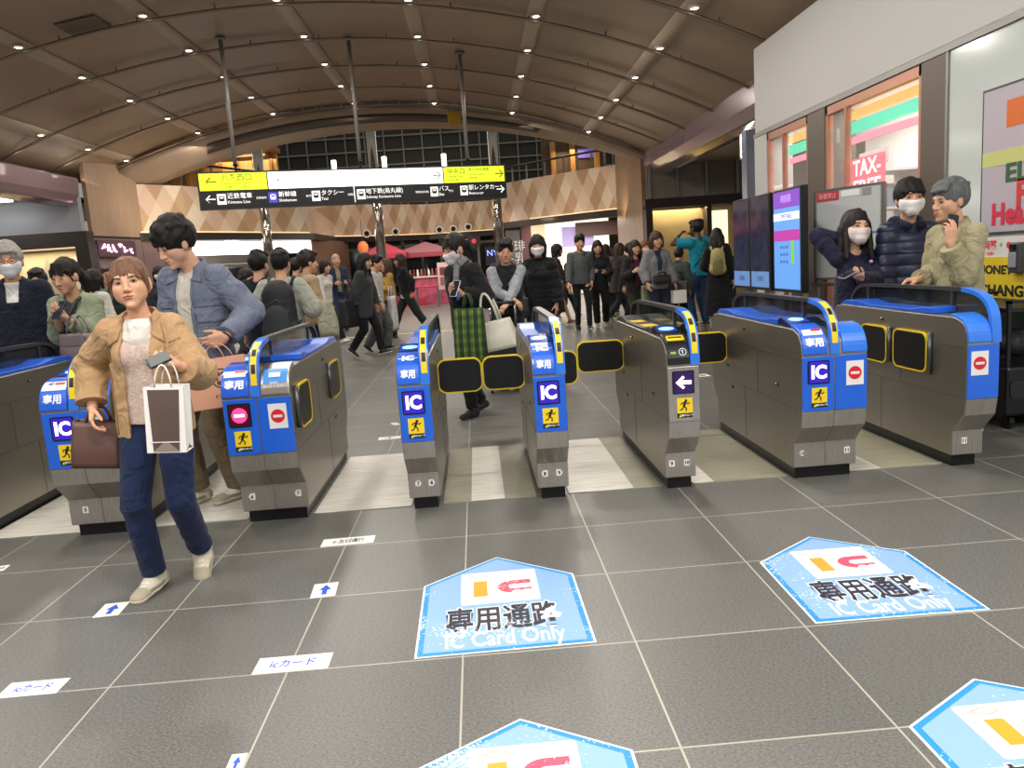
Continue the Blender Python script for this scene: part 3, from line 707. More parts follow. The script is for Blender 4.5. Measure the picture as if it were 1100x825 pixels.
M_DARK = mat('dark_bronze', '#2b231f', .4, .3); M_BLACK = mat('black_metal', '#141414', .45); M_CREAM = mat('cream_soffit', '#a18c79', .6, var=.04, vscale=2)
M_CHROME = mat('chrome', '#b9b2a8', .12, 1.0); M_STEELGREY = mat('grey_steel', '#8b8b89', .35, .8); M_BROWNTILE = mat('brown_tile', '#84694f', .35, var=.12, vscale=3)
M_WHITEPANEL = mat('white_panel', '#c9c9c7', .45); M_FASCIA = mat('grey_fascia', '#b9b8b6', .5); M_GLASSW = mat('white_glass', '#c3cbc9', .12)
M_WOOD = mat('veneer', '#9b8068', .5, var=.12, vscale=4, stretch=(6, 6, .5))

# --- vaulted ceiling
VC, VR, VZ, VX0, VX1, VY0, VY1 = -2.62, 16.7, 5.52, -9.6, 5.0, 2.2, 20.35
def vz(x): return VZ-(VR-math.sqrt(VR*VR-(x-VC)**2))
ROWS = [20.3-1.9*k for k in range(10)]
STRIPS = [-8.37, -6.55, -4.67, -2.67, -.70, 1.22, 3.12]
def ceil_mat():
    M = mat('ceiling_panel', '#a48e77', .42, var=.10, vscale=.8, spec=.4); return M
mb = MB(); mb.grid(lambda u, v: (VX0+(VX1-VX0)*u, VY0+(VY1-VY0)*v, vz(VX0+(VX1-VX0)*u)), 56, 10)
o = mb.build('ceiling', ceil_mat(), None, True); thicken(o, .12, 1); struct(o)
for j, Y in enumerate(ROWS[:10]):
    mb = MB(); xs = np.linspace(VX0+.02, VX1-.02, 50); mb.tube([(x, Y+.0, vz(x)-.08) for x in xs], .028, 8)
    for x in xs[::4]: mb.cyl((x, Y, vz(x)-.1), (x, Y, vz(x)-.0), .012, n=6)
    tag(mb.build('ceiling_rib', mat('rib_metal', '#a08f7f', .28, .8), None, True), 'arched metal rail across the vault, %s from the arch' % ['first', 'second', 'third', 'fourth', 'fifth', 'sixth', 'seventh', 'eighth', 'ninth', 'tenth'][j], 'ceiling rail', 'arched rails under the vault')
SN = ['leftmost', 'second from left', 'third from left', 'middle', 'third from right', 'second from right', 'rightmost']
for j, X in enumerate(STRIPS):
    mb = MB(); w = .13
    mb.grid(lambda u, v: (X-w+2*w*u, VY0+(VY1-VY0)*v, vz(X-w+2*w*u)-.015), 2, 8); o = mb.build('ceiling_strip', mat('ceiling_strip', '#bba893', .5), None, True); thicken(o, .02, 0)
    tag(o, 'pale long strip along the vault carrying downlights, %s' % SN[j], 'ceiling strip', 'light strips along the vault')
M_BULB = mat('downlight_glow', '#fff1e0', .5, emit=14, ecol='#ffeedd')
dl = None
RN = ['nearest the arch', 'second row from the arch', 'third row from the arch', 'fourth row from the arch', 'fifth row from the arch', 'sixth row from the arch']
for j, X in enumerate(STRIPS):
    for k in range(6):
        Y = ROWS[k]
        if k == 5 and j != 6: continue
        if dl is None:
            dl = empty('downlight'); mb = MB(); mb.lathe([(.055, .0), (.085, -.005), (.085, -.03), (.055, -.035), (.055, 0)], 20); mb.build('trim_ring', mat('white_trim', '#cfc4b8', .4), dl, True)
            mb = MB(); mb.lathe([(.056, -.012), (.05, -.03), (.02, -.042), (.004, -.044)], 18); mb.build('lens', M_BULB, dl, True); o = dl
        else: o = copy_tree(dl)
        o.location = (X, Y-.16, vz(X)-.03); tag(o, 'small round downlight on %s ceiling strip, %s' % (SN[j], RN[k]), 'light', 'downlights in the vault')
mb = MB(); mb.box((-.3, -.3, -.01), (.3, .3, .01)); o = mb.build('access_hatch', mat('hatch', '#6d5c4c', .5), bevel=.004); o.location = (-5.55, 12.55, vz(-5.55)-.02); o.rotation_euler = (0, -.17, 0); tag(o, 'square access hatch in the brown ceiling near left strips', 'ceiling hatch')

# --- cream arch band between the vault and the glass front
AC, AR, AZ, AX0, AX1, AYY = -2.03, 18.92, 5.145, -9.25, 4.75, 21.6
def az(x): return AZ-(AR-math.sqrt(AR*AR-(x-AC)**2))
def arch(u, v):
    a = Vector((VX0+.9+(VX1-VX0-1.1)*u, VY1, 0)); a.z = vz(a.x)-.06; b = Vector((AX0+(AX1-AX0)*u, AYY, 0)); b.z = az(b.x); return a.lerp(b, v)
mb = MB(); mb.grid(arch, 48, 4); o = mb.build('trim_1', M_CREAM, None, True); thicken(o, .12, -1); struct(o)
mb = MB(); mb.grid(lambda u, v: arch(.17+.62*u, .20+.32*v)-Vector((0, .02, .15)), 40, 1); o = mb.build('vent_grille', mat('vent_dark', '#4a3f37', .6), None, True); thicken(o, .02, 0); tag(o, 'long dark arched vent slot in the cream arch band', 'vent')
mb = MB(); mb.grid(lambda u, v: (AX0+(AX1-AX0)*u, AYY+.06+.0*v, az(AX0+(AX1-AX0)*u)+.55*v), 40, 1); o = mb.build('trim_2', M_CREAM, None, True); thicken(o, .1, 0); struct(o)
for i, (x, n) in enumerate([(56, 'left foot'), (300, 'left shoulder'), (471, 'crown'), (608, 'right shoulder')]):
    pass
for i, u in enumerate((.28, .48, .60, .78)):
    p = arch(u, .86); o = copy_tree(dl); o.location = p-Vector((0, 0, .02)); tag(o, 'round downlight in the cream arch band, %s' % ['left end', 'left of the crown', 'right of the crown', 'right end'][i], 'light', 'downlights in the arch band')
# chrome columns carrying the arch
for px, py, n in [(285, 240, 'left'), (406, 230, 'middle'), (534, 225, 'right')]:
    p = at_depth(px, py, 22.0); mb = MB(); mb.cyl((p.x, 22.0, 0), (p.x, 22.0, az(p.x)+.1), .135, n=28)
    o = mb.build('column', M_CHROME, None, True); o['kind'] = 'structure'
    
# --- curved wall with the argyle band
BAND = [(120, 20.6), (150, 21.0), (200, 22), (265, 24), (333, 26.5), (358, 30), (405, 32), (460, 33.5), (531, 33.5)]
BAND2 = [(540, 28.2), (570, 27), (610, 25.8), (640, 25), (668, 24.4), (684, 24)]
ZB0, ZB1 = 2.74, 3.98
def bx(q): return Vector((at_depth(q[0], 250, q[1]).x, q[1], 0))
def wall_strip(name, pts, z0, z1, material, thick=.12, back=0.0):
    P = [bx(q)+Vector((0, back, 0)) for q in pts]; mb = MB(); n = len(P)
    V = [[mb.bm.verts.new(p+Vector((0, 0, z))) for z in (z0, z1)] for p in P]
    for i in range(n-1): mb.bm.faces.new((V[i][0], V[i+1][0], V[i+1][1], V[i][1]))
    o = mb.build(name, material); thicken(o, thick, 0); return o
struct(wall_strip('wall_north', BAND, ZB0, ZB1, M_ARG)); struct(wall_strip('wall_northeast', BAND2, ZB0, ZB1+.1, M_ARG))
M_GLOWSTRIP = mat('cove_glow', '#ffdcae', .5, emit=.8, ecol='#ffd9a5')
for pts, n in ((BAND, 3), (BAND2, 4)):
    o = wall_strip('trim_%d' % n, pts, ZB0-.22, ZB0-.02, M_DARK, .3); struct(o)
    o = wall_strip('cove_light', pts[1:], ZB0-.0, ZB0+.03, M_GLOWSTRIP, .03, -.14); tag(o, 'warm cove light strip under the argyle wall, %s' % ('long left run' if n == 3 else 'short right run'), 'light')
# speakers set in the band
for i, (px, py) in enumerate([(394, 250), (425, 248), (472, 246), (487, 245), (503, 243)]):
    Y = next(a[1]+(b[1]-a[1])*(px-a[0])/(b[0]-a[0]) for a, b in zip(BAND, BAND[1:]) if a[0] <= px <= b[0])
    p = at_depth(px, py+1, Y-.35); t = thing('ceiling_speaker', 'round white ringed opening in the argyle band, %s from the left' % ['first', 'second', 'third', 'fourth', 'fifth'][i], 'speaker', p, 0, 'round openings in the argyle band')
    mb = MB(); mb.lathe([(.10, 0), (.17, 0), (.17, .05), (.10, .05), (.10, 0)], 24, M=Matrix.Rotation(PI/2, 4, 'X')); mb.build('trim_ring', mat('white_trim2', '#e9dfd0', .5), t, True)
    mb = MB(); mb.lathe([(.001, 0), (.10, 0), (.10, .04), (.001, .04)], 24, M=Matrix.Rotation(PI/2, 4, 'X')); mb.build('grille', mat('black_hole', '#0c0a09', .8), t)
# --- upper storey behind glass
mb = MB(); mb.box((-13, 36, 3.6), (9, 36.2, 9.5)); struct(mb.build('wall_upper', mat('upper_dark', '#37352f', .5, .2)))
mb = MB()
for k in range(26): mb.box((-13+k*.85, 35.86, 3.6), (-12.94+k*.85, 36, 9.5))
for k in range(8): mb.box((-13, 35.82, 4.1+k*.62), (9, 36, 4.17+k*.62))
tag(mb.build('steel_screen', mat('upper_grid', '#88867f', .45, .5)), 'dark grid of steel mullions on the storey above the argyle wall', 'screen wall')
mb = MB(); PP = [bx(q) for q in BAND[1:]+BAND2]; mb.prism([(p.x, p.y+.1) for p in PP]+[(12, 24.3), (12, 36), (-13, 36), (-13, 21.2)], ZB1-.3, ZB1-.24, 'z'); struct(mb.build('floor_upper', mat('upper_floor', '#4b4138', .6)))
# wooden box room seen above the left part of the band
t = thing('upper_room', 'golden lit wood clad room above the argyle wall beside left column', 'room', (0, 0, 0))
p0, p1 = at_depth(165, 200, 26), at_depth(293, 180, 26)
mb = MB(); mb.box((p0.x-1, 26.6, ZB1), (p1.x, 26.8, 6.6)); mb.build('back_panel', mat('gold_wood', '#b98d4e', .45, var=.2, vscale=3, stretch=(5, 1, .4)), t)
mb = MB()
for k in range(9): x = p0.x-.8+k*(p1.x-p0.x+.6)/8; mb.box((x, 26.4, ZB1), (x+.08, 26.6, 6.4))
mb.build('fin', mat('gold_fin', '#7b5a36', .5), t)
mb = MB(); mb.box((p0.x-1, 24.0, 5.4), (p1.x+.1, 26.8, 5.55)); mb.build('roof_slab', mat('gold_slab', '#8a6238', .5), t)
mb = MB(); mb.box((p0.x-.6, 26.3, 5.3), (p1.x-.3, 26.4, 5.36)); mb.build('lamp_strip', M_GLOWSTRIP, t)
t = thing('upper_room', 'amber lit doorway room above the argyle wall at right end', 'room', (0, 0, 0))
p0, p1 = at_depth(585, 180, 27), at_depth(655, 175, 27)
mb = MB(); mb.box((p0.x, 27.6, ZB1), (p1.x, 27.8, 5.6)); mb.build('back_panel', mat('amber_panel', '#5d4a38', .5, var=.2, vscale=2), t)
for a in (.12, .42, .8):
    x = p0.x+(p1.x-p0.x)*a; mb = MB(); mb.box((x, 27.3, ZB1), (x+.16, 27.55, 5.3)); mb.build('post', mat('gold_wood', '#b98d4e', .45), t)
x = p0.x+(p1.x-p0.x)*.55; mb = MB(); mb.box((x, 27.5, ZB1+.75), (x+.55, 27.58, ZB1+1.05)); mb.build('screen', mat('purple_screen', '#6a5fb0', .4, emit=.6), t)
# glass balustrade on the edge of the upper storey
for pts, n in ((BAND[2:5], 'over the left shop'), (BAND2, 'over the bright shop'), (BAND[5:], 'over the cafe')):
    t = thing('glass_balustrade', 'low glass balustrade with dark handrail %s' % n, 'balustrade', (0, 0, 0))
    P = [bx(q)+Vector((0, .1, 0)) for q in pts]
    mb = MB(); mb.tube([p+Vector((0, 0, ZB1+.62)) for p in P], .035, 8); mb.build('handrail', M_DARK, t, True)
    for a, b in zip(P, P[1:]):
        for k in range(2): q = a.lerp(b, k/2); mb = MB(); mb.box((q.x-.025, q.y-.02, ZB1), (q.x+.025, q.y+.02, ZB1+.62)); mb.build('post', M_STEELGREY, t)
for i, (px, py) in enumerate([(359, 180), (413, 176), (477, 173)]):
    p = at_depth(px, py, 26); t = thing('lantern', 'thin white vertical lamp hanging above the sign, %s of three' % ['first', 'second', 'third'][i], 'lamp', p)
    mb = MB(); mb.cyl((0, 0, -.22), (0, 0, .22), .075, n=14); mb.build('tube', mat('lantern_glow', '#fff6e8', .5, emit=7), t, True)
    mb = MB(); mb.cyl((0, 0, .22), (0, 0, 3), .012, n=6); mb.build('cord', M_BLACK, t)
# yellow notice hanging under the arch
p = at_depth(488, 127, 19.8); t = thing('hanging_notice', 'small square yellow notice hanging under the arch crown', 'notice', p)
mb = MB(); mb.box((-.16, -.01, -.16), (.16, .01, .16)); mb.build('board', mat('amber_board', '#c79a1e', .5), t, bevel=.01)
mb = MB()
for x in (-.12, .12): mb.cyl((x, 0, .16), (x, 0, vz(p.x)-p.z-.03), .005, n=5)
mb.build('wire', M_BLACK, t)

# --- eaves, side walls and ceilings beyond the vault
M_PURPLE = mat('plum_gloss', '#8e7479', .2, .2, coat=.5)
def eave(name, X, sgn, y0, y1, z):
    prof = [(X, z+.5), (X+sgn*.02, z+.12), (X+sgn*.14, z-.06), (X+sgn*.34, z-.13), (X+sgn*.62, z-.08), (X+sgn*.8, z+.05), (X+sgn*.8, z+.5)]
    mb = MB(); mb.prism(prof, y0, y1, 'y'); o = mb.build(name, M_PURPLE, None, False, bevel=.05); return struct(o)
eave('trim_5', 4.55, 1, 10.0, 20.6, 3.42); eave('trim_6', -8.72, -1, 6, 18.35, 3.36)
mb = MB(); mb.box((5.2, 10.95, 3.52), (12.5, 24, 3.6)); struct(mb.build('ceiling_east', mat('side_ceiling', '#8d7a69', .5)))
mb = MB(); mb.box((-14, 2, 3.45), (-9.8, 24, 3.55)); struct(mb.build('ceiling_west', mat('side_ceiling_w', '#a89a90', .5)))
for y, n in ((16.3, 'nearer'), (18.0, 'further')):
    mb = MB(); mb.box((-11.6, y-.12, 3.405), (-10.1, y+.12, 3.45)); tag(mb.build('ceiling_lamp', mat('panel_glow', '#ffffff', .5, emit=6)), 'long white lamp under the left side ceiling, %s one' % n, 'light')
# left: grey panel, dark lintel, lit cream wall
mb = MB(); mb.box((-13, 18.62, 2.7), (-8.95, 18.8, 3.5)); struct(mb.build('wall_west', mat('grey_panel', '#8d8f95', .3)))
mb = MB(); mb.box((-13, 18.45, 2.36), (-8.78, 18.8, 2.7)); struct(mb.build('trim_7', M_DARK))
mb = MB(); mb.box((-9.05, 18.4, 0), (-8.75, 18.8, 2.4)); struct(mb.build('column', M_DARK))
mb = MB(); mb.box((-13, 18.9, 0), (-9.05, 19.0, 2.4)); struct(mb.build('wall_niche', mat('niche_cream', '#cbb995', .6)))
for k, x in enumerate((-10.35, -9.6, -8.9)):
    mb = MB(); mb.poly([(x-.75, 18.87, 1.0), (x+.0, 18.87, 1.0), (x-.37, 18.87, 2.15)], .02, (0, -1, 0)) if k < 2 else mb.poly([(x-.75, 18.87, 2.15), (x-.2, 18.87, 2.15), (x-.45, 18.87, 1.2)], .02, (0, -1, 0))
    struct(mb.build('trim_%d' % (12+k), mat('triangle_%d' % (k % 2), ['#e3d9c2', '#a99c88'][k % 2], .5)))
mb = MB(); mb.box((-12.8, 18.5, 2.33), (-9.1, 18.56, 2.36)); tag(mb.build('cove_light', M_GLOWSTRIP), 'warm light strip above the cream niche wall', 'light')
# left: angled veneer pier with the pink shop sign
q0, q1 = at_depth(98, 240, 19.0), at_depth(152, 240, 21.0)
def facet(name, a, b, z0, z1, material, th=.1):
    d = (Vector((b.x-a.x, b.y-a.y, 0))).normalized(); n = Vector((-d.y, d.x, 0)); mb = MB()
    mb.prism([(a.x, a.y), (b.x, b.y), (b.x+n.x*th, b.y+n.y*th), (a.x+n.x*th, a.y+n.y*th)], z0, z1, 'z'); return mb.build(name, material)
struct(facet('wall_northwest', q0, q1, 2.62, 4.6, M_WOOD)); struct(facet('trim_8', q0, q1, 2.56, 2.62, M_DARK, .14)); struct(facet('wall_pier', q0, q1, 0, 2.56, mat('plum_board', '#7e6663', .5), .12))
d = (q1-q0).normalized(); d.z = 0; nrm = Vector((d.y, -d.x, 0))
t = thing('shop_sign', 'small glowing pink handwritten shop sign on the plum pier', 'sign', q0+d*.75+nrm*.06+Vector((0, 0, 2.32-q0.z)))
mb = MB(); mb.box((-.75, -.02, -.2), (.75, .02, .2)); bo = mb.build('board', mat('plum_dark', '#53383d', .5), t); bo.rotation_euler = (0, 0, math.atan2(d.y, d.x))
random.seed(5)
for k in range(6):
    mb = MB(); x = -.55+.21*k; pts = [(x+random.uniform(-.07, .09), -.035, random.uniform(-.11, .11)) for _ in range(5)]; mb.tube(pts, .018, 6); g = mb.build('letter', mat('pink_neon', '#ffd9ef', .5, emit=5, ecol='#ffb9e6'), t); g.rotation_euler = bo.rotation_euler
# right: lateral shop under the east ceiling
mb = MB(); mb.box((4.45, 20.0, 2.44), (11, 20.3, 2.68)); struct(mb.build('trim_9', M_DARK))
mb = MB(); mb.box((4.62, 20.35, 0), (11, 20.5, 2.5)); struct(mb.build('wall_northshop', mat('gold_metal', '#b39a6a', .3, .5, var=.12, vscale=2.2, stretch=(.6, 1, 2))))
for x0, x1, n in ((4.45, 4.62, ''), (6.02, 6.14, '')):
    mb = MB(); mb.box((x0, 19.95, 0), (x1, 20.3, 2.5)); struct(mb.build('column', M_DARK))
mb = MB(); mb.box((6.2, 20.3, .0), (6.66, 20.34, 2.3)); tag(mb.build('lit_opening', mat('opening_glow', '#ffe9c4', .5, emit=1.6, ecol='#ffe2b4')), 'bright warm doorway beside the gold wall', 'doorway')
mb = MB(); mb.box((4.5, 20.02, 2.68), (11, 20.06, 3.52)); M_UG = mat('tinted_glass', '#8b837a', .08, .0, alpha=.55); tag(mb.build('glass_transom', M_UG), 'row of tinted glass panes above the dark shop lintel', 'glass panel')
for k, x in enumerate((4.55, 5.25, 6.0, 6.8)):
    mb = MB(); mb.box((x, 19.95, 2.69), (x+.06, 20.015, 3.52)); tag(mb.build('transom_post', M_STEELGREY), 'slim steel post in the glass transom, %s from pier' % ['first', 'second', 'third', 'fourth'][k], 'post', 'posts of the glass transom')
mb = MB(); mb.box((6.1, 20.4, 2.68), (11, 20.6, 3.5)); struct(mb.build('wall_bulkhead', mat('beige_bulkhead', '#b58f73', .5)))
p = at_depth(797, 157, 14.2); t = thing('fluorescent_tube', 'bright white vertical lamp beside the grey fascia corner', 'lamp', p)
mb = MB(); mb.cyl((0, 0, -.19), (0, 0, .22), .018, n=12); mb.build('tube', mat('tube_glow', '#ffffff', .5, emit=18), t)
mb = MB(); mb.box((-.03, .015, -.24), (.03, .05, .27)); mb.build('backplate', M_STEELGREY, t); mb = MB(); mb.cyl((0, .03, .27), (0, .03, 3.55-p.z), .012, n=8); mb.build('hanger', M_STEELGREY, t)
q0 = at_depth(690, 240, 24); mb = MB(); mb.box((q0.x-.15, 20.6, 0), (4.5, 24.2, 4.3)); struct(mb.build('column', M_BROWNTILE))

# --- shop fronts under the band
mb = MB(); mb.box((-13, 37.0, 0), (10, 37.2, 3.9)); struct(mb.build('wall_rear', mat('rear_brown', '#4c3a30', .6)))
a, b = bx((200, 22)), bx((333, 26.5))
d = (b-a); L_ = d.length; ang = math.atan2(d.y, d.x)
t = thing('clothes_shop', 'clothes shop front with long white lightbox and dark racks', 'shop', (a.x, a.y+.3, 0), ang)
mb = MB(); mb.box((0, .0, 2.12), (L_-.1, .12, 2.5)); mb.build('lightbox', mat('lightbox_glow', '#ffffff', .5, emit=3.2), t)
mb = MB(); mb.box((0, 1.6, 0), (L_, 1.7, 2.6)); mb.build('back_panel', mat('shop_back', '#7d7064', .6), t)
mb = MB(); mb.box((-1.6, 0, 0), (0, .15, 2.5)); mb.build('side_panel', mat('plum_board', '#7e6663', .5), t)
mb = MB(); mb.cyl((.2, .5, 1.85), (L_-.4, .5, 1.85), .02, n=8); 
for x in (.25, L_/2, L_-.45): mb.cyl((x, .5, 0), (x, .5, 1.85), .02, n=8)
mb.build('rail', M_STEELGREY, t)
random.seed(3); gc = ['#1d1c1f', '#2a2624', '#463b36', '#6d675f', '#1b1f2b', '#8b8378', '#33302e']
for k in range(18):
    x = .35+k*(L_-1.0)/18; h_ = random.uniform(.75, 1.05); f = Field((x-.3, .2, 1.9-h_-.1), (x+.3, .8, 1.95), .025)
    f.cone((x, .5, 1.74), (x, .5, 1.85-h_), .10, .15, k=.02, flat=(V3(1, 0, 0), .55), wr=.012, wf=40, seed=k, caps=True); f.cone((x, .32, 1.72), (x, .68, 1.72), .05, .05, k=.04, flat=(V3(1, 0, 0), .8))
    c = gc[k % 7]; o = link('hanging_garment', f.mesh('hanging_garment'), cloth(c)); o.location = t.location; o.rotation_euler = (0, 0, ang)
    tag(o, 'dark garment hanging on the rail under the white lightbox', 'garment', 'garments on the shop rail')
struct(facet('wall_midwest', bx((333, 26.5))+Vector((0, .2, 0)), bx((372, 30.6))+Vector((0, .2, 0)), 0, 2.55, mat('mid_brown', '#6d5444', .5, var=.06)))
# glazed frames behind the cafe
t = thing('glazed_doors', 'dark framed glass doors behind the pink cafe stall', 'door', (0, 36.4, 0))
x0, x1 = at_depth(372, 280, 36).x, at_depth(535, 280, 36).x
mb = MB()
for k in range(9): x = x0+(x1-x0)*k/8; mb.box((x-.06, -.06, 0), (x+.06, .06, 2.9))
mb.box((x0, -.06, 2.3), (x1, .06, 2.42)); mb.build('frame', M_STEELGREY, t)
mb = MB(); mb.box((x0, .02, 0), (x1, .04, 2.9)); mb.build('pane', mat('dark_pane', '#221d1b', .1), t)
# bright shop at the right
a, b = bx((545, 27.9)), bx((665, 24.5))
t = thing('bright_shop', 'brightly lit shop with warm white interior beside brown pier', 'shop', (0, 0, 0))
mb = MB(); mb.box((a.x+.7, 29.8, 0), (b.x+.6, 29.9, 2.75)); mb.build('back_panel', mat('bright_back', '#fff3dc', .5, emit=1.35, ecol='#fff0d8'), t)  # emissive back wall, its glow stands in for the lit shop interior
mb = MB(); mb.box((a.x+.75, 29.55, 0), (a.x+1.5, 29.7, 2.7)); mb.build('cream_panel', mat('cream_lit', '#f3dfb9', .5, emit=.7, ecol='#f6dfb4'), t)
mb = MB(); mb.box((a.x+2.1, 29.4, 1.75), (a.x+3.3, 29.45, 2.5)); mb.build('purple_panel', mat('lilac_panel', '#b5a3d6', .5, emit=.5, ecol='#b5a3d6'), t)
mb = MB(); mb.box((a.x+2.6, 29.2, 2.1), (a.x+4.2, 29.25, 2.62)); mb.build('brown_panel', mat('brown_sign', '#6d4f4b', .5), t)
mb = MB(); mb.box((a.x+.5, a.y+.1, 0), (a.x+.85, a.y+.4, 2.6)); mb.build('plum_post', mat('plum_post', '#73484f', .5), t)
mb = MB(); mb.box((a.x+1.0, 28.2, 0), (b.x-.5, 28.6, .02)); mb.build('doormat', mat('mat_dark', '#5c5247', .8), t)
for k in range(5):
    x = a.x+1.4+k*.75; mb = MB(); mb.box((x, 29.1, 0), (x+.55, 29.5, .95)); mb.box((x-.03, 29.05, .95), (x+.58, 29.52, 1.0)); tag(mb.build('display_table', mat('shelf_wood', '#d8c3a0', .5)), 'pale display table in the bright shop, %s from left' % ['first', 'second', 'third', 'fourth', 'fifth'][k], 'table', 'display tables in the bright shop')
t = thing('poster_pillar', 'grey pillar poster with white brush letters beside right column', 'poster', (a.x+.18, a.y-.1, 0))
mb = MB(); mb.box((-.25, 0, .0), (.25, .2, 2.45)); mb.build('board', mat('poster_grey', '#6b6264', .5), t)
text('lettering', '珈琲\n牛乳', .42, frame((0, -.003, 1.65), (1, 0, 0), (0, 0, 1)), mat('white_ink', '#eeeeee', .5), t)
t = thing('neon_sign', 'small blue lit sign on the dark door left of the poster pillar', 'sign', at_depth(529, 275, 33.0))
mb = MB(); mb.box((-.3, 0, -.38), (.3, .06, .38)); mb.build('board', mat('navy_board', '#1a1c34', .4), t)
text('lettering', 'NY', .34, frame((0, -.004, .12), (1, 0, 0), (0, 0, 1)), mat('blue_ink', '#9fb4ff', .5, emit=2, ecol='#7f9cff'), t)
p = at_depth(509, 259, 33.2); t = thing('neon_sign', 'small dark sign with red mark beside the masked woman in the cafe front', 'sign', p)
mb = MB(); mb.box((-.28, 0, -.22), (.28, .06, .22)); mb.build('board', mat('dark_sign', '#3a2422', .5), t)
mb = MB(); mb.lathe([(.001, 0), (.1, 0), (.1, .02), (.001, .02)], 16, M=Matrix.Rotation(PI/2, 4, 'X')); mb.build('mark', mat('red_mark', '#c8474a', .5, emit=.6), t)
# --- cafe stall with red parasols
for i, (px, Y) in enumerate([(416, 30.5), (460, 33.0)]):
    p = at_depth(px, 300, Y); t = thing('parasol', 'red canopy parasol over the cafe stall, %s' % ['left one', 'right pink one'][i], 'parasol', (p.x, Y, 0))
    w = .85 if i == 0 else 1.25
    mb = MB(); B = [(-w, -w*.8, 1.98), (w, -w*.8, 1.98), (w, w*.8, 1.98), (-w, w*.8, 1.98)]; top = (0, 0, 2.42)
    vs = [mb.bm.verts.new(q) for q in B]; tv = mb.bm.verts.new(top)
    for k in range(4): mb.bm.faces.new((vs[k], vs[(k+1) % 4], tv))
    o = mb.build('canopy', mat('red_canopy' if i == 0 else 'pink_canopy', '#c4485a' if i == 0 else '#d8929c', .7), t); thicken(o, .02, 0)
    mb = MB()
    for k in range(4): 
        A_, B_ = Vector(B[k]), Vector(B[(k+1) % 4]); mb.prism([(0, 0), ((B_-A_).length, 0), ((B_-A_).length, -.18), (0, -.18)], 0, .012, 'z', frame(A_, B_-A_, (0, 0, 1)))
    mb.build('valance', mat('valance_%d' % i, '#c23b50' if i == 0 else '#c9606f', .7), t)
    mb = MB(); mb.cyl((0, 0, 0), (0, 0, 2.4), .025, n=10); mb.build('pole', M_STEELGREY, t, True)
    mb = MB(); mb.lathe([(.25, 0), (.25, .05), (.05, .09)], 16); mb.build('base', M_BLACK, t)
p = at_depth(458, 300, 28.6); t = thing('cafe_counter', 'pink and red patterned cafe counter under the parasols', 'counter', (p.x, 28.6, 0))
mb = MB(); mb.box((-.95, 0, 0), (.75, .6, 1.0)); mb.build('front_panel', mat('pink_pattern', '#b5526f', .6, var=.35, vscale=5), t)
mb = MB(); mb.box((-1.0, -.04, 1.0), (.8, .64, 1.05)); mb.build('counter_top', mat('pale_top', '#d9c9c0', .5), t)
mb = MB(); mb.box((-.9, -.3, 0), (-.1, 0, .3)); mb.build('plinth', mat('red_plinth', '#c23a4d', .6), t)
random.seed(9)
for k in range(12):
    x = p.x-.85+k*.135; mb = MB(); mb.lathe([(.035, 0), (.045, .12), (.03, .2), (.018, .26)], 10, c=(0, 0, 0)); o = mb.build('jar', mat('jar_%d' % (k % 3), ['#5b2b2e', '#d8cfc4', '#8f4a50'][k % 3], .3), None, True); o.location = (x, 28.85, 1.05)
    tag(o, 'small jar standing in the row on the pink cafe counter', 'jar', 'jars on the cafe counter')
p = at_depth(480, 297, 28.0); t = thing('menu_board', 'white cafe menu board with small pictures in front of the counter', 'menu board', (p.x, 28.0, 0))
mb = MB(); mb.box((-.32, 0, .55), (.32, .03, 1.5)); mb.build('board', mat('pale_pink_board', '#e0c4c4', .5), t)
for x in (-.28, .28): mb = MB(); mb.box((x-.015, .0, 0), (x+.015, .03, .55)); mb.build('leg', M_STEELGREY, t)
for k in range(4):
    mb = MB(); mb.box((-.24+.26*(k % 2), -.01, 1.05-.35*(k//2)), (-.02+.26*(k % 2), 0, 1.33-.35*(k//2))); mb.build('picture', mat('menu_pic_%d' % k, ['#7b3b42', '#b99f93', '#9a6b70', '#55383a'][k], .5), t)
p = at_depth(459, 310, 27); t = thing('cafe_table', 'small dark cafe table with red top rail before the counter', 'table', (p.x, 27, 0))
mb = MB(); mb.box((-.4, -.3, .68), (.4, .3, .72)); mb.build('tabletop', mat('red_plinth', '#c23a4d', .6), t)
for x in (-.36, .36):
    for y in (-.26, .26): mb = MB(); mb.box((x-.02, y-.02, 0), (x+.02, y+.02, .68)); mb.build('leg', M_STEELGREY, t)
p = at_depth(390, 266, 29.2); t = thing('lantern', 'orange round lantern hanging left of the red parasol', 'lamp', p)
mb = MB(); mb.sphere((0, 0, 0), .2, 16, (1, 1, 1.2)); mb.build('shade', mat('orange_lantern', '#d8703f', .6, emit=.5, ecol='#e07a45'), t, True)
mb = MB(); mb.cyl((0, 0, .22), (0, 0, 1.0), .01, n=6); mb.build('cord', M_BLACK, t)
# guide line on the floor
mb = MB(); mb.box((-10, 16.25, 0), (8, 16.45, .004)); tag(mb.build('floor_line', mat('pale_yellow', '#c9c393', .6)), 'pale yellow guide line across the dark floor', 'floor line')

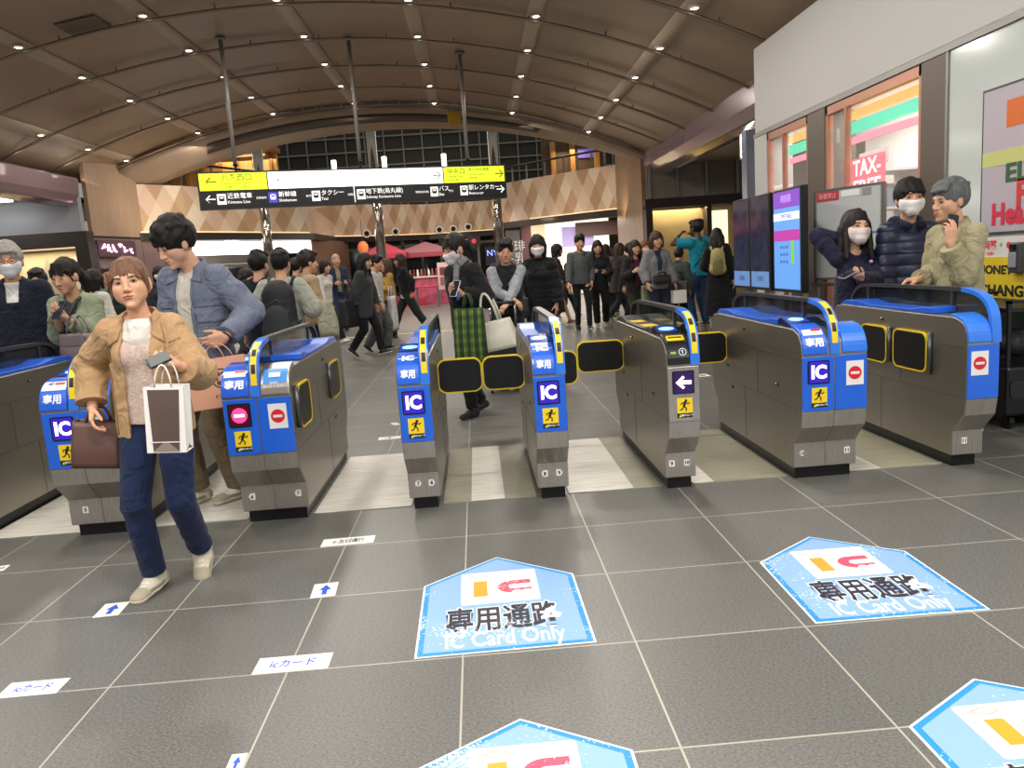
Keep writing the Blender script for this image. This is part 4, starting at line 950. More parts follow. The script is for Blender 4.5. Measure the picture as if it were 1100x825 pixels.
# --- convenience store on the right
WX = 3.99
mb = MB(); mb.prism([(WX, 2.835), (WX, 3.96), (5.71, 3.96), (5.71, 2.835)], 1.7, 10.92, 'y'); struct(mb.build('wall_fascia', M_FASCIA, bevel=.02))
mb = MB(); mb.box((WX-.02, 1.7, 2.785), (WX+.3, 10.92, 2.835)); struct(mb.build('trim_10', M_STEELGREY))
for y0, y1, m_ in ((10.47, 10.92, M_FASCIA), (8.74, 9.20, mat('bronze_pier', '#5f554d', .4, .3)), (6.49, 6.87, mat('bronze_pier', '#5f554d', .4, .3))):
    mb = MB(); mb.box((WX-.01, y0, 0), (WX+.35, y1, 2.80)); struct(mb.build('column', m_, bevel=.01))
xa, xb = at_depth(802, 180, 11.3).x, at_depth(813, 180, 11.3).x
mb = MB(); mb.box((xa, 11.3, 0), (xb, 11.5, at_depth(805, 139, 11.3).z)); struct(mb.build('column', mat('blue_steel', '#8c93a2', .25, .6)))
mb = MB(); mb.box((WX, 1.7, 0), (WX+.2, 6.485, 2.80)); struct(mb.build('wall_east', M_GLASSW))
mb = MB(); mb.box((WX-.015, 6.465, 0), (WX+.05, 6.50, 2.80)); struct(mb.build('trim_11', M_STEELGREY))
mb = MB(); mb.box((5.54, 6.5, 0), (5.7, 10.9, 2.8)); struct(mb.build('wall_store', mat('store_white', '#efe9e4', .5, emit=.12)))  # slight emission in the wall stands in for the store's interior lighting
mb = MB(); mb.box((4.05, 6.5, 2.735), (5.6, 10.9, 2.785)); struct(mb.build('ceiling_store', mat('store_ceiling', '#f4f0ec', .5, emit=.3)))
mb = MB(); mb.box((4.36, 6.55, 0), (5.54, 6.62, 2.73)); struct(mb.build('wall_storeside', mat('store_white2', '#e9e4df', .5)))
for n, (y0, y1) in enumerate(((9.20, 10.47), (6.87, 8.74))):
    t = empty('window_%d' % (n+1)); t['kind'] = 'structure'
    mb = MB(); fr = .045
    mb.box((WX, y0, 0), (WX+.07, y0+fr, 2.78)); mb.box((WX, y1-fr, 0), (WX+.07, y1, 2.78)); mb.box((WX, y0, 2.69), (WX+.07, y1, 2.78)); mb.box((WX, y0, .0), (WX+.07, y1, .12))
    ym = y1-.46 if n == 1 else y1-.52
    mb.box((WX, ym-.018, .1), (WX+.06, ym+.018, 2.73)); mb.build('window_frame', mat('copper_frame', '#b98572', .3, .6), t)
    mb = MB(); mb.box((WX+.03, y0, .1), (WX+.04, y1, 2.73)); mb.build('pane', mat('shop_glass', '#fff6f0', .02, alpha=.12), t)
# colour bands on the store's inner lightbox
for n, (y0, y1, k_) in enumerate(((9.35, 10.16, 'further'), (6.93, 8.55, 'nearer'))):
    for z0, z1, c, nm in ((2.59, 2.68, '#ffb44a', 'orange'), (2.445, 2.565, '#00c8a0', 'green'), (2.335, 2.405, '#ef7f96', 'pink')):
        mb = MB(); mb.box((WX+.17, y0, z0), (WX+.20, y1, z1)); tag(mb.build('sign_band', mat('band_'+nm, c, .5, emit=.9)), 'glowing %s stripe inside the %s shop window' % (nm, k_), 'sign band')
for y0, y1, nm in ((6.97, 7.52, 'near end'), (7.64, 8.23, 'middle'), (9.24, 9.91, 'far end')):
    t = thing('store_shelf', 'white shop shelf with goods behind the window, %s' % nm, 'shelf', (4.96, y0, 0))
    mb = MB()
    for z in (.3, .75, 1.2, 1.65, 2.1): mb.box((0, 0, z), (.45, y1-y0, z+.03))
    mb.box((.45, 0, 0), (.48, y1-y0, 2.35)); mb.build('frame', mat('shelf_white', '#dcd8d4', .5), t)
    mb = MB(); mb.box((0, 0, 2.2), (.02, y1-y0, 2.38)); mb.build('header', mat('header_'+nm[:4], {'near': '#7aa58f', 'midd': '#d9b7a6', 'far ': '#c7b5c2'}[nm[:4]], .5), t)
    random.seed(len(nm))
    for z in (.33, .78, 1.23, 1.68):
        yy = .04
        while yy < y1-y0-.1:
            w = random.uniform(.07, .13); mb = MB(); mb.box((.04, yy, z), (.3, yy+w, z+random.uniform(.18, .32))); mb.build('goods', mat('goods_%d' % random.randint(0, 5), random.choice(['#d8c9b8', '#b86a5a', '#e8e4dc', '#7c8f9c', '#d9b25a', '#8c5a66']), .5), t); yy += w+.02
t = thing('tax_free_sign', 'pink poster reading TAX-FREE in white inside the shop window', 'sign', (0, 0, 0))
Mx = frame((WX+.10, 8.0, 1.965), (0, -1, 0), (0, 0, 1)); plate('board', rect(-.35, -.27, .35, .19), Mx, mat('tax_pink', '#e2506a', .5, emit=.5, ecol='#e86a80'), t, .01)
M_WI = mat('white_glow_ink', '#fff4f2', .5, emit=1.0); Mx2 = frame((WX+.088, 8.0, 1.965), (0, -1, 0), (0, 0, 1))
text('lettering', 'TAX-', .22, Mx2 @ Matrix.Translation((0, .08, 0)), M_WI, t, width=.56, bold=.02); text('lettering', 'FREE', .21, Mx2 @ Matrix.Translation((0, -.12, 0)), M_WI, t, width=.56, bold=.02)
# poster on the glass wall
t = thing('wall_poster', 'large lilac poster with orange block and red lettering on white glass wall', 'poster', (0, 0, 0))
y0, y1, z0, z1 = 4.66, 6.01, 1.288, 2.37; Mx = frame((WX-.005, (y0+y1)/2, (z0+z1)/2), (0, -1, 0), (0, 0, 1)); W, Hh = y1-y0, z1-z0
plate('frame', rect(-W/2, -Hh/2, W/2, Hh/2), Mx, mat('poster_frame', '#3c3a3a', .4), t, .012)
Mx = Mx @ Matrix.Translation((0, 0, .012)); plate('sheet', rect(-W/2+.018, -Hh/2+.018, W/2-.018, Hh/2-.018), Mx, mat('lilac_sheet', '#b3aab6', .25), t, .002)
Mx = Mx @ Matrix.Translation((0, 0, .0025)); plate('orange_block', rect(-W/2+.28, .227, W/2-.17, .42), Mx, mat('orange_ink', '#d5691f', .5), t)
plate('yellow_band', rect(-W/2+.018, -.035, W/2-.018, .075), Mx, mat('yellow_ink', '#c3c77c', .5), t)
text('lettering', 'ELE', .185, Mx @ Matrix.Translation((-W/2+.28, -.105, .003)), mat('green_ink', '#2e5b36', .5), t, 'LEFT', bold=.03, width=.36)
text('lettering', 'F', .28, Mx @ Matrix.Translation((-W/2+.40, -.27, .003)), mat('red_ink', '#d22f35', .5), t, 'LEFT', bold=.03)
text('lettering', 'Heart', .215, Mx @ Matrix.Translation((-W/2+.14, -.40, .003)), mat('crimson_ink', '#cf2346', .5), t, 'LEFT', bold=.04)
# money changer
t = thing('money_changer', 'yellow money changer panel with black lettering on the glass wall', 'sign', (0, 0, 0))
y0, y1 = 4.79, 5.98; Mx = frame((WX-.02, (y0+y1)/2, 0), (0, -1, 0), (0, 0, 1))
plate('panel', rect(-.595, .716, .595, 1.119), Mx, mat('signal_yellow', '#dcc21c', .5), t, .03)
M2 = Mx @ Matrix.Translation((0, 0, .031)); text('lettering', 'MONEY', .088, M2 @ Matrix.Translation((-.585, 1.02, 0)), M_BLACK, t, 'LEFT', bold=.04, width=.40); text('lettering', 'CHANGER', .112, M2 @ Matrix.Translation((-.56, .865, 0)), M_BLACK, t, 'LEFT', bold=.04, width=.66)
plate('top_panel', rect(-.595, 1.119, .595, 1.27), Mx, mat('pale_panel', '#d6d4d2', .5), t, .02)
M3 = Mx @ Matrix.Translation((0, 0, .0205))
text('lettering', '両替', .076, M3 @ Matrix.Translation((-.46, 1.205, 0)), mat('red_ink', '#d22f35', .5), t, bold=.03); plate('red_dot', disc(.025, cx=-.25, cy=1.205), M3, mat('red_ink', '#d22f35', .5), t); plate('green_mark', disc(.015, cx=-.336, cy=1.21), M3, mat('lime_ink', '#8fb53a', .5), t)
text('lettering', 'CASH', .034, M3 @ Matrix.Translation((-.46, 1.143, 0)), mat('red_ink', '#d22f35', .5), t, bold=.03)
plate('lower_panel', rect(-.595, 0, .595, .716), Mx, mat('pale_panel2', '#8f908e', .5), t, .03)
p = at_side(1089, 274, WX-.1); t = thing('handset', 'black and grey handset mounted on the glass wall above the yellow panel', 'phone', (WX-.075, p.y, p.z))
mb = MB(); mb.box((-.03, -.055, -.13), (.04, .055, .09), bev=.012); mb.build('body', mat('dark_plastic', '#3b3f45', .4), t); mb = MB(); mb.box((-.045, -.036, -.09), (-.03, .036, .02), bev=.005); mb.build('face_plate', mat('grey_plastic', '#8b9096', .35), t)
mb = MB(); mb.box((-.045, -.025, .04), (-.03, .025, .075)); mb.build('display', mat('dark_glass', '#0e1012', .1), t)
# --- whiteboard
a, b = Vector((3.587, 8.064, 0)), Vector((3.898, 7.325, 0)); Mx = frame(a.lerp(b, .5)+Vector((0, 0, 1.388)), b-a, (0, 0, 1)); W = (b-a).length
t = thing('whiteboard', 'grey whiteboard on a stand with a red notice strip behind masked woman', 'whiteboard', a.lerp(b, .5)); Mi = Matrix.Translation(-t.location) @ Mx
plate('panel', rect(-W/2, -.437, W/2, .437), Mi, mat('board_white', '#bcc1c3', .15), t, .02)
ring_plate('frame', rect(-W/2-.017, -.454, W/2+.017, .454), rect(-W/2, -.437, W/2, .437), Mi, M_STEELGREY, t, .03)
M2 = Mi @ Matrix.Translation((0, 0, .021)); plate('red_strip', rect(-W/2+.017, .336, -W/2+.30, .428), M2, mat('notice_red', '#b5363f', .5), t); text('lettering', '落書禁止', .058, M2 @ Matrix.Translation((-W/2+.16, .382, .003)), mat('pinkish', '#e4b3b0', .5), t)
plate('paper_strip', rect(-W/2+.33, .36, -W/2+.55, .42), M2, mat('paper_white', '#e3e3e1', .6), t); plate('grey_strip', rect(-W/2+.58, .35, W/2-.12, .42), M2, mat('paper_grey', '#8f8f90', .6), t)
plate('blue_marker', rect(.2, -.017, .36, .0), M2, mat('blue_mark', '#3d6fb5', .5), t)
mb = MB(); mb.box((-W/2, -.52, 0), (W/2, -.487, .085)); mb.build('tray', M_STEELGREY, t, M=Mi)
for sx in (-1, 1): mb = MB(); mb.prism([(-.02, -1.35), (-.12, -1.35), (-.12, -1.388), (.12, -1.388), (.12, -1.35), (.02, -1.35), (.02, .45), (-.02, .45)], sx*W/2-.02, sx*W/2+.02, 'x', Matrix(((1, 0, 0, 0), (0, 0, 1, 0), (0, 1, 0, 0), (0, 0, 0, 1)))); mb.build('leg', M_STEELGREY, t, M=Mi)
# --- digital signage
def screen_mat(n, kind):
    if kind == 'info': return mat('screen_blue', '#5a93d8', .3, emit=.75)
    return mat('screen_dark_%d' % n, '#262b3c', .1, var=.8, vscale=5, emit=.14, ecol='#4a5474')
yy = [(9.66, 9.055), (9.055, 8.45), (8.35, 7.627)]
for n, (ya, yb) in enumerate(yy):
    t = thing('digital_signboard', ['tall dark digital signboard, furthest of the three in the row', 'tall dark digital signboard in the middle of the row', 'tall digital signboard showing purple and blue timetable'][n], 'screen', (3.234, (ya+yb)/2, 0), 0, 'digital signboards beyond the gates')
    W = ya-yb
    mb = MB(); mb.box((0, -W/2+.004, .825), (.075, W/2-.004, 1.884)); mb.build('housing', M_BLACK, t, bevel=.005)
    Mi = frame((-.001, 0, 1.355), (0, -1, 0), (0, 0, 1))
    plate('screen', rect(-W/2+.03, -.496, W/2-.03, .504), Mi, screen_mat(n, 'info' if n == 2 else 'x'), t, .003); M2 = Mi @ Matrix.Translation((0, 0, .0035))
    if n == 2:
        plate('purple_header', rect(-W/2+.03, .336, W/2-.03, .504), M2, mat('scr_purple', '#7a3fb5', .3, emit=.6), t); plate('white_row', rect(-W/2+.03, .21, W/2-.03, .286), M2, mat('scr_white', '#dfe6f5', .3, emit=.7), t); plate('magenta_row', rect(-W/2+.03, .0, W/2-.03, .11), M2, mat('scr_magenta', '#b0369e', .3, emit=.6), t)
        plate('green_bar', rect(.12, -.235, .185, .0), M2, mat('scr_green', '#7fc04a', .3, emit=.6), t)
        text('lettering', '時刻表', .09, M2 @ Matrix.Translation((0, .42, .002)), mat('scr_lilac', '#c9a4ee', .3, emit=.7), t); text('lettering', 'TIMETABLE', .06, M2 @ Matrix.Translation((0, .248, .002)), mat('scr_navy', '#31438f', .3, emit=.3), t)
        for r in range(3): text('lettering', '10   30   50', .042, M2 @ Matrix.Translation((-.065, -.065-.075*r, .002)), mat('scr_navy', '#31438f', .3, emit=.3), t)
    else:
        plate('blue_footer', rect(-W/2+.03, -.496, W/2-.03, -.32), M2, mat('scr_steelblue', '#5f86bb', .3, emit=.5), t)
        text('lettering', '京都駅', .067, M2 @ Matrix.Translation((0, -.405, .002)), mat('scr_navy', '#31438f', .3, emit=.3), t)
    mb = MB(); mb.box((-.06, -.22, 0), (.2, .22, .03)); mb.build('base', M_BLACK, t, bevel=.005); mb = MB(); mb.box((.076, -.08, .03), (.13, .08, 1.5)); mb.build('post', M_STEELGREY, t)
# --- black trolley beside the last gate
t = thing('trolley_cart', 'black wheeled equipment cart with open frame beside the last gate', 'cart', (3.42, 4.86, 0)); MT = mat('cart_black', '#15161a', .4)
mb = MB(); mb.box((0, 0, .1), (.49, .85, .43), bev=.02); mb.build('case', MT, t)
mb = MB(); mb.prism(rrect(.16, .12, .03, 4, .1, .28), -.012, .0, 'y'); mb.build('latch_plate', mat('cart_latch', '#222328', .35), t)
for x in (.0, .14, .47):
    for y in (.0, .825): mb = MB(); mb.box((x, y, .43), (x+.02, y+.02, .80)); mb.build('post', MT, t)
mb = MB(); mb.box((-.01, -.01, .79), (.495, .86, .815)); mb.build('top_tray', MT, t)
mb = MB(); mb.box((-.01, -.01, .845), (.495, .02, .865)); mb.box((-.01, .83, .845), (.495, .86, .865)); mb.box((-.01, -.01, .81), (.015, .015, .865)); mb.box((.47, -.01, .81), (.495, .015, .865)); mb.build('handle', MT, t)
mb = MB(); mb.box((.02, .40, .44), (.48, .41, .79)); mb.build('mesh_panel', mat('cart_glass', '#4f6464', .2), t)
mb = MB(); mb.sphere((.2, .2, .56), .11, 14, (1.2, 1.2, .9)); mb.build('cable_bundle', mat('cables', '#26282c', .6, bump=.9, bscale=40), t, True)
for x in (.07, .42):
    for y in (.08, .77): mb = MB(); mb.cyl((x-.015, y, .05), (x+.015, y, .05), .05, n=16); mb.box((x-.02, y-.02, .05), (x+.02, y+.02, .1)); mb.build('caster', M_BLACK, t)

p = at_depth(832, 26, 10.6); t = thing('hanging_rod', 'slim dark rod with small camera hanging beside the grey fascia top', 'security camera', (p.x, 10.6, p.z))
mb = MB(); mb.cyl((0, 0, 0), (0, 0, vz(p.x)-p.z-.02), .014, n=10); mb.build('rod', mat('pole_grey', '#8d8a85', .4, .15), t, True)
mb = MB(); mb.sphere((0, 0, vz(p.x)-p.z-.22), .05, 14); mb.build('camera_dome', mat('dark_glass', '#0e1012', .1), t, True)
# ------------------------------------------------------------------ ticket gates
def steel(name, col, stretch):
    M = mat(name, col, .36, .94, var=.12, vscale=3, bump=.05, bscale=40, stretch=stretch); return M
M_ST = steel('brushed_steel', '#aca79d', (4, 60, 60)); M_ST2 = steel('front_steel', '#c4beb8', (60, 4, 4))
M_BLUE = mat('gate_blue', '#1f62d8', .28, coat=.3); M_BLUE2 = mat('gate_blue_light', '#2f78e4', .25, coat=.3); M_GB = mat('gate_black', '#0d0e11', .35)
M_RAIL = mat('rail_grey', '#5d5f63', .3, .7); M_RGLASS = mat('rail_glass', '#23282a', .06, alpha=.72); M_YEL = mat('caution_yellow', '#f0cf1e', .45); M_YEL2 = mat('edge_yellow', '#e6c815', .4)
M_INK = mat('black_ink', '#111111', .5); M_WHITE = mat('sticker_white', '#e4e4e2', .45); M_RED = mat('sign_red', '#d4232f', .4); M_WTXT = mat('white_lettering', '#eef2ff', .4)
M_SCR = mat('led_navy', '#2a1a95', .2, emit=.6, ecol='#3a22c0'); M_LED = mat('led_white', '#e8e4ff', .4, emit=3.2, ecol='#dcd8ff'); M_LEDR = mat('led_pink', '#ff3d74', .4, emit=2.2, ecol='#ff2f68'); M_LEDK = mat('led_dark', '#3a0a1c', .3, emit=.15, ecol='#800020'); M_LEDP = mat('led_purple', '#2a1646', .25, emit=.25, ecol='#3c1c70')
M_PADB = mat('pad_glow', '#8fd0ff', .3, emit=1.6, ecol='#6fb4ff'); M_PADV = mat('pad_violet', '#4a34c8', .3, emit=.9, ecol='#4a2fe0')
YF, YB = 4.06, 5.66
BODY = [(4.18, .07), (4.18, .215), (4.075, .325), (4.06, .42), (4.055, .725), (4.065, .79), (4.10, .838), (4.17, .862), (5.50, .868), (5.60, .855), (5.65, .81), (5.66, .73), (5.655, .42), (5.645, .325), (5.54, .215), (5.54, .07)]
def smooth(p, n=2):
    for _ in range(n):
        q = [p[0]]
        for a, b in zip(p, p[1:]):
            q += [(a[0]*.75+b[0]*.25, a[1]*.75+b[1]*.25), (a[0]*.25+b[0]*.75, a[1]*.25+b[1]*.75)]
        p = q+[p[-1]]
    return p
RAILP = [(4.045, .725), (4.05, .82), (4.065, .885), (4.10, .94), (4.15, .977), (4.22, 1.0), (4.33, 1.012), (5.40, 1.012), (5.52, 1.0), (5.60, .965), (5.65, .91), (5.67, .85), (5.672, .80)]
MF = lambda x, z, y=YF-.0: frame((x, y, z), (1, 0, 0), (0, 0, 1))          # flat things on the front face: x right, z up, facing the camera
def runner(parent, x, z, y):
    t = plate('caution_sticker', rect(-.042, -.042, .042, .042), MF(x, z, y), M_YEL, parent, .002)
    plate('strip', rect(-.042, -.066, .042, -.041), MF(x, z, y), M_INK, t, .0022); M2 = MF(x, z, y-.0025)
    plate('figure_head', disc(.0075, cx=.006, cy=.026), M2, M_INK, t, .001)
    def limb(pts, w): 
        mb = MB()
        for a, b in zip(pts, pts[1:]):
            d = Vector((b[0]-a[0], b[1]-a[1])).normalized(); n = Vector((-d.y, d.x))*w/2; mb.prism([(a[0]-n.x, a[1]-n.y), (b[0]-n.x, b[1]-n.y), (b[0]+n.x, b[1]+n.y), (a[0]+n.x, a[1]+n.y)], 0, .001, 'z')
        return mb
    for pts, w in (([(.002, .02), (-.006, -.004)], .013), ([(.004, .016), (.018, .008), (.026, .018)], .005), ([(0, .016), (-.016, .016), (-.022, .004)], .005), ([(-.006, -.003), (.008, -.014), (.006, -.03)], .006), ([(-.006, -.004), (-.016, -.02), (-.028, -.022)], .006)):
        limb(pts, w).build('figure_limb', M_INK, t, M=M2)
    plate('warning_triangle', [(-.034, -.062), (-.018, -.062), (-.026, -.046)], MF(x, z, y-.0025), M_YEL, t, .001)
    text('lettering', '触れないで', .013, MF(x+.012, z-.0535, y-.0026), M_WHITE, t, bold=.02)
    return t
def no_entry(parent, x, z, y):
    t = plate('no_entry_sticker', rect(-.048, -.066, .048, .066), MF(x, z, y), M_WHITE, parent, .002)
    plate('red_disc', disc(.036), MF(x, z, y-.0022), M_RED, t, .001); plate('white_bar', rect(-.024, -.007, .024, .007), MF(x, z, y-.0034), M_WHITE, t, .001); return t
def display(parent, x, z, kind, y):
    t = plate('display', rrect(.118, .125, .008, 3), MF(x, z, y), M_GB, parent, .004); y2 = y-.0042
    if kind == 'IC':
        plate('screen', rect(-.052, -.056, .052, .056), MF(x, z, y2), M_SCR, t, .001); text('lettering', 'IC', .098, MF(x+.0, z-.002, y2-.0014), M_LED, t, bold=.035, width=.082)
    elif kind == 'arrow':
        plate('screen', rect(-.052, -.056, .052, .056), MF(x, z, y2), M_LEDP, t, .001)
        plate('arrow', [(-.042, 0), (-.004, .036), (.006, .026), (-.012, .010), (.042, .010), (.042, -.010), (-.012, -.010), (.006, -.026), (-.004, -.036)], MF(x, z, y2-.0014), M_LED, t, .001)
    else:
        plate('screen', rect(-.052, -.056, .052, .056), MF(x, z, y2), M_LEDK, t, .001); plate('red_disc', disc(.040), MF(x, z, y2-.0014), M_LEDR, t, .001); plate('white_bar', rect(-.026, -.007, .026, .007), MF(x, z, y2-.0026), M_LED, t, .001)
    return t
def badge(parent, x, z, num, shape, y):
    pr = disc(.017, 8) if shape == 'o' else rect(-.016, -.018, .016, .018) if shape == 'r' else [(-.016, -.018), (.008, -.018), (.02, 0), (.008, .018), (-.016, .018)] if shape == '>' else [(.016, -.018), (-.008, -.018), (-.02, 0), (-.008, .018), (.016, .018)]
    t = plate('number_badge', pr, MF(x, z, y), M_WHITE, parent, .0015); text('lettering', num, .028, MF(x, z-.001, y-.0018), M_INK, t, bold=.03)
def off(path, e):
    out = []; n = len(path)
    for i in range(n):
        a = Vector(path[max(0, i-1)]); b = Vector(path[min(n-1, i+1)]); t = (b-a).normalized(); out.append((path[i][0]-t.y*e, path[i][1]+t.x*e))
    return out
TOPF = smooth([(4.055, .728), (4.062, .775), (4.08, .815), (4.105, .842), (4.15, .862), (4.215, .872)], 1)
def block(parent, x0, x1, name, material, e=.012, path=None, bev=.006):
    """a rounded cover that wraps over the gate's front top edge"""
    p = path or TOPF; o_ = off(p, e); mb = MB(); mb.prism(list(o_)+list(reversed(off(p, -.01))), x0, x1, 'x'); return mb.build(name, material, parent, False, bevel=bev)
def on_front(x, i, e):
    """frame on the sloping cover: i in 0..1 along its path"""
    P = off(TOPF, e); L = [0]
    for a, b in zip(P, P[1:]): L.append(L[-1]+math.hypot(b[0]-a[0], b[1]-a[1]))
    s_ = i*L[-1]; k = max(j for j in range(len(P)-1) if L[j] <= s_+1e-9); u = (s_-L[k])/(L[k+1]-L[k]); a, b = P[k], P[k+1]
    return frame((x, a[0]+(b[0]-a[0])*u, a[1]+(b[1]-a[1])*u), (1, 0, 0), (0, b[0]-a[0], b[1]-a[1]))
def wrap_text(parent, body, x, i0, h, width, material, e, bold=.03): return text('lettering', body, h, on_front(x, i0, e), material, parent, width=width, bold=bold)

def reader(parent, xa, xb, style):
    """fare reader at the gate's front top: rounded decal plate, glowing touch pad"""
    xc, w = (xa+xb)/2, xb-xa
    if style == 'ticket':
        b = block(parent, xa+.004, xb-.002, 'ticket_slot', mat('slot_black', '#141518', .3), .012)
        o_ = ring_plate('slot_frame', rrect(w*.72, .05, .006, 3), rrect(w*.58, .034, .004, 3), on_front(xc, .62, .013), M_YEL2, b, .006)
        plate('slot', rrect(w*.56, .012, .003, 3), on_front(xc, .60, .013), M_YEL2, b, .003); text('lettering', '①', .05, on_front(xc+w*.18, .25, .0135), M_WTXT, b); plate('ticket_mark', rect(-.018, -.006, .010, .006), on_front(xc-w*.18, .25, .0135), mat('lime_ink', '#8fb53a', .5), b, .001)
    else:
        b = block(parent, xa+.004, xb-.004, 'reader_cover', M_BLUE if style != 'white' else M_BLUE, .014)
        if style == 'white':
            P = TOPF[5:9]; o_ = off(P, .0155); mb = MB(); mb.prism(list(o_)+list(reversed(off(P, .013))), xa+.012, xb-.012, 'x'); mb.build('white_sticker', M_WHITE, b)
            plate('red_mark', rrect(w*.34, .016, .007, 4), on_front(xc+w*.14, .60, .0165), M_RED, b, .001); text('lettering', '専用', .052, on_front(xc, .22, .0145), M_WTXT, b, bold=.035, width=w*.62); text('lettering', 'IC', .026, on_front(xc-w*.16, .60, .0165), mat('ink_blue', '#1c3f96', .5), b, bold=.04)
        elif style == 'half':
            text('lettering', '専用', .052, on_front(xc, .24, .0145), M_WTXT, b, bold=.04, width=w*.66); P = TOPF[5:8]; mb = MB(); mb.prism(list(off(P, .0155))+list(reversed(off(P, .013))), xa+.018, xb-.018, 'x'); mb.build('white_sticker', M_WHITE, b)
            plate('red_mark', rrect(w*.36, .018, .008, 4), on_front(xc+w*.16, .56, .0165), M_RED, b, .001)
        else:
            text('lettering', 'IC', .066, on_front(xc, .60, .0145), M_WTXT, b, bold=.05, width=w*.50); text('lettering', '専用', .05, on_front(xc, .20, .0145), M_WTXT, b, bold=.035, width=w*.58); plate('white_bar', rect(-w*.4, -.003, w*.4, .003), on_front(xc, .60, .0145), M_WTXT, b, .001)
    # touch pad on the sloping shelf behind the cover
    mb = MB(); mb.prism([(4.225, .868), (4.225, .885), (4.37, .915), (4.40, .905), (4.40, .868)], xa+.006, xb-.004, 'x'); pad = mb.build('touch_pad', mat('pad_navy', '#152a66', .15, coat=.4) if style != 'ticket' else mat('pad_black', '#14161c', .15), parent, False, .004)
    Mp = frame((xc, 4.30, .9012), (1, 0, 0), (0, .145, .03)); plate('glow_ring', disc(.043, 24, sy=.72), Mp, M_PADB, pad, .001); plate('pad_face', rect(-w*.40, -.055, w*.40, .055), Mp @ Matrix.Translation((0, 0, -.0006)), mat('pad_face', '#22449c', .12, emit=.25, ecol='#2848b0'), pad, .001)
    text('lettering', 'ICOCA'[:2], .02, Mp @ Matrix.Translation((0, 0, .0015)), M_WTXT, pad)

def flap(parent, x0, x1, y, name='flap'):
    w = x1-x0; xc = (x0+x1)/2; Mx = frame((xc, y, .645), (1, 0, 0), (0, 0, 1)); 
    f = plate(name, rrect(abs(w), .205, .05, 6), Mx @ Matrix.Translation((0, 0, -.012)), M_GB, parent, .024)
    ring_plate('edge', rrect(abs(w)+.012, .217, .055, 6), rrect(abs(w)-.004, .201, .049, 6), Mx @ Matrix.Translation((0, 0, -.014)), M_YEL2, f, .028); return f
def side_flap(parent, x, sgn, y0, y1):
    """a flap folded back against the gate's side"""
    Mx = frame((x+sgn*.004, (y0+y1)/2, .635), (0, -sgn*-1 if False else (1 if sgn > 0 else -1), 0), (0, 0, 1)); w = y1-y0
    f = plate('flap', rrect(w, .23, .05, 6), Mx, M_GB, parent, .012); ring_plate('edge', rrect(w+.012, .242, .055, 6), rrect(w-.006, .224, .048, 6), Mx, M_YEL2, f, .014)
    mb = MB(); mb.cyl((x+sgn*.012, y0-.03, .53), (x+sgn*.012, y0-.03, .76), .014, n=10); mb.build('hinge', M_RAIL, parent, True); return f

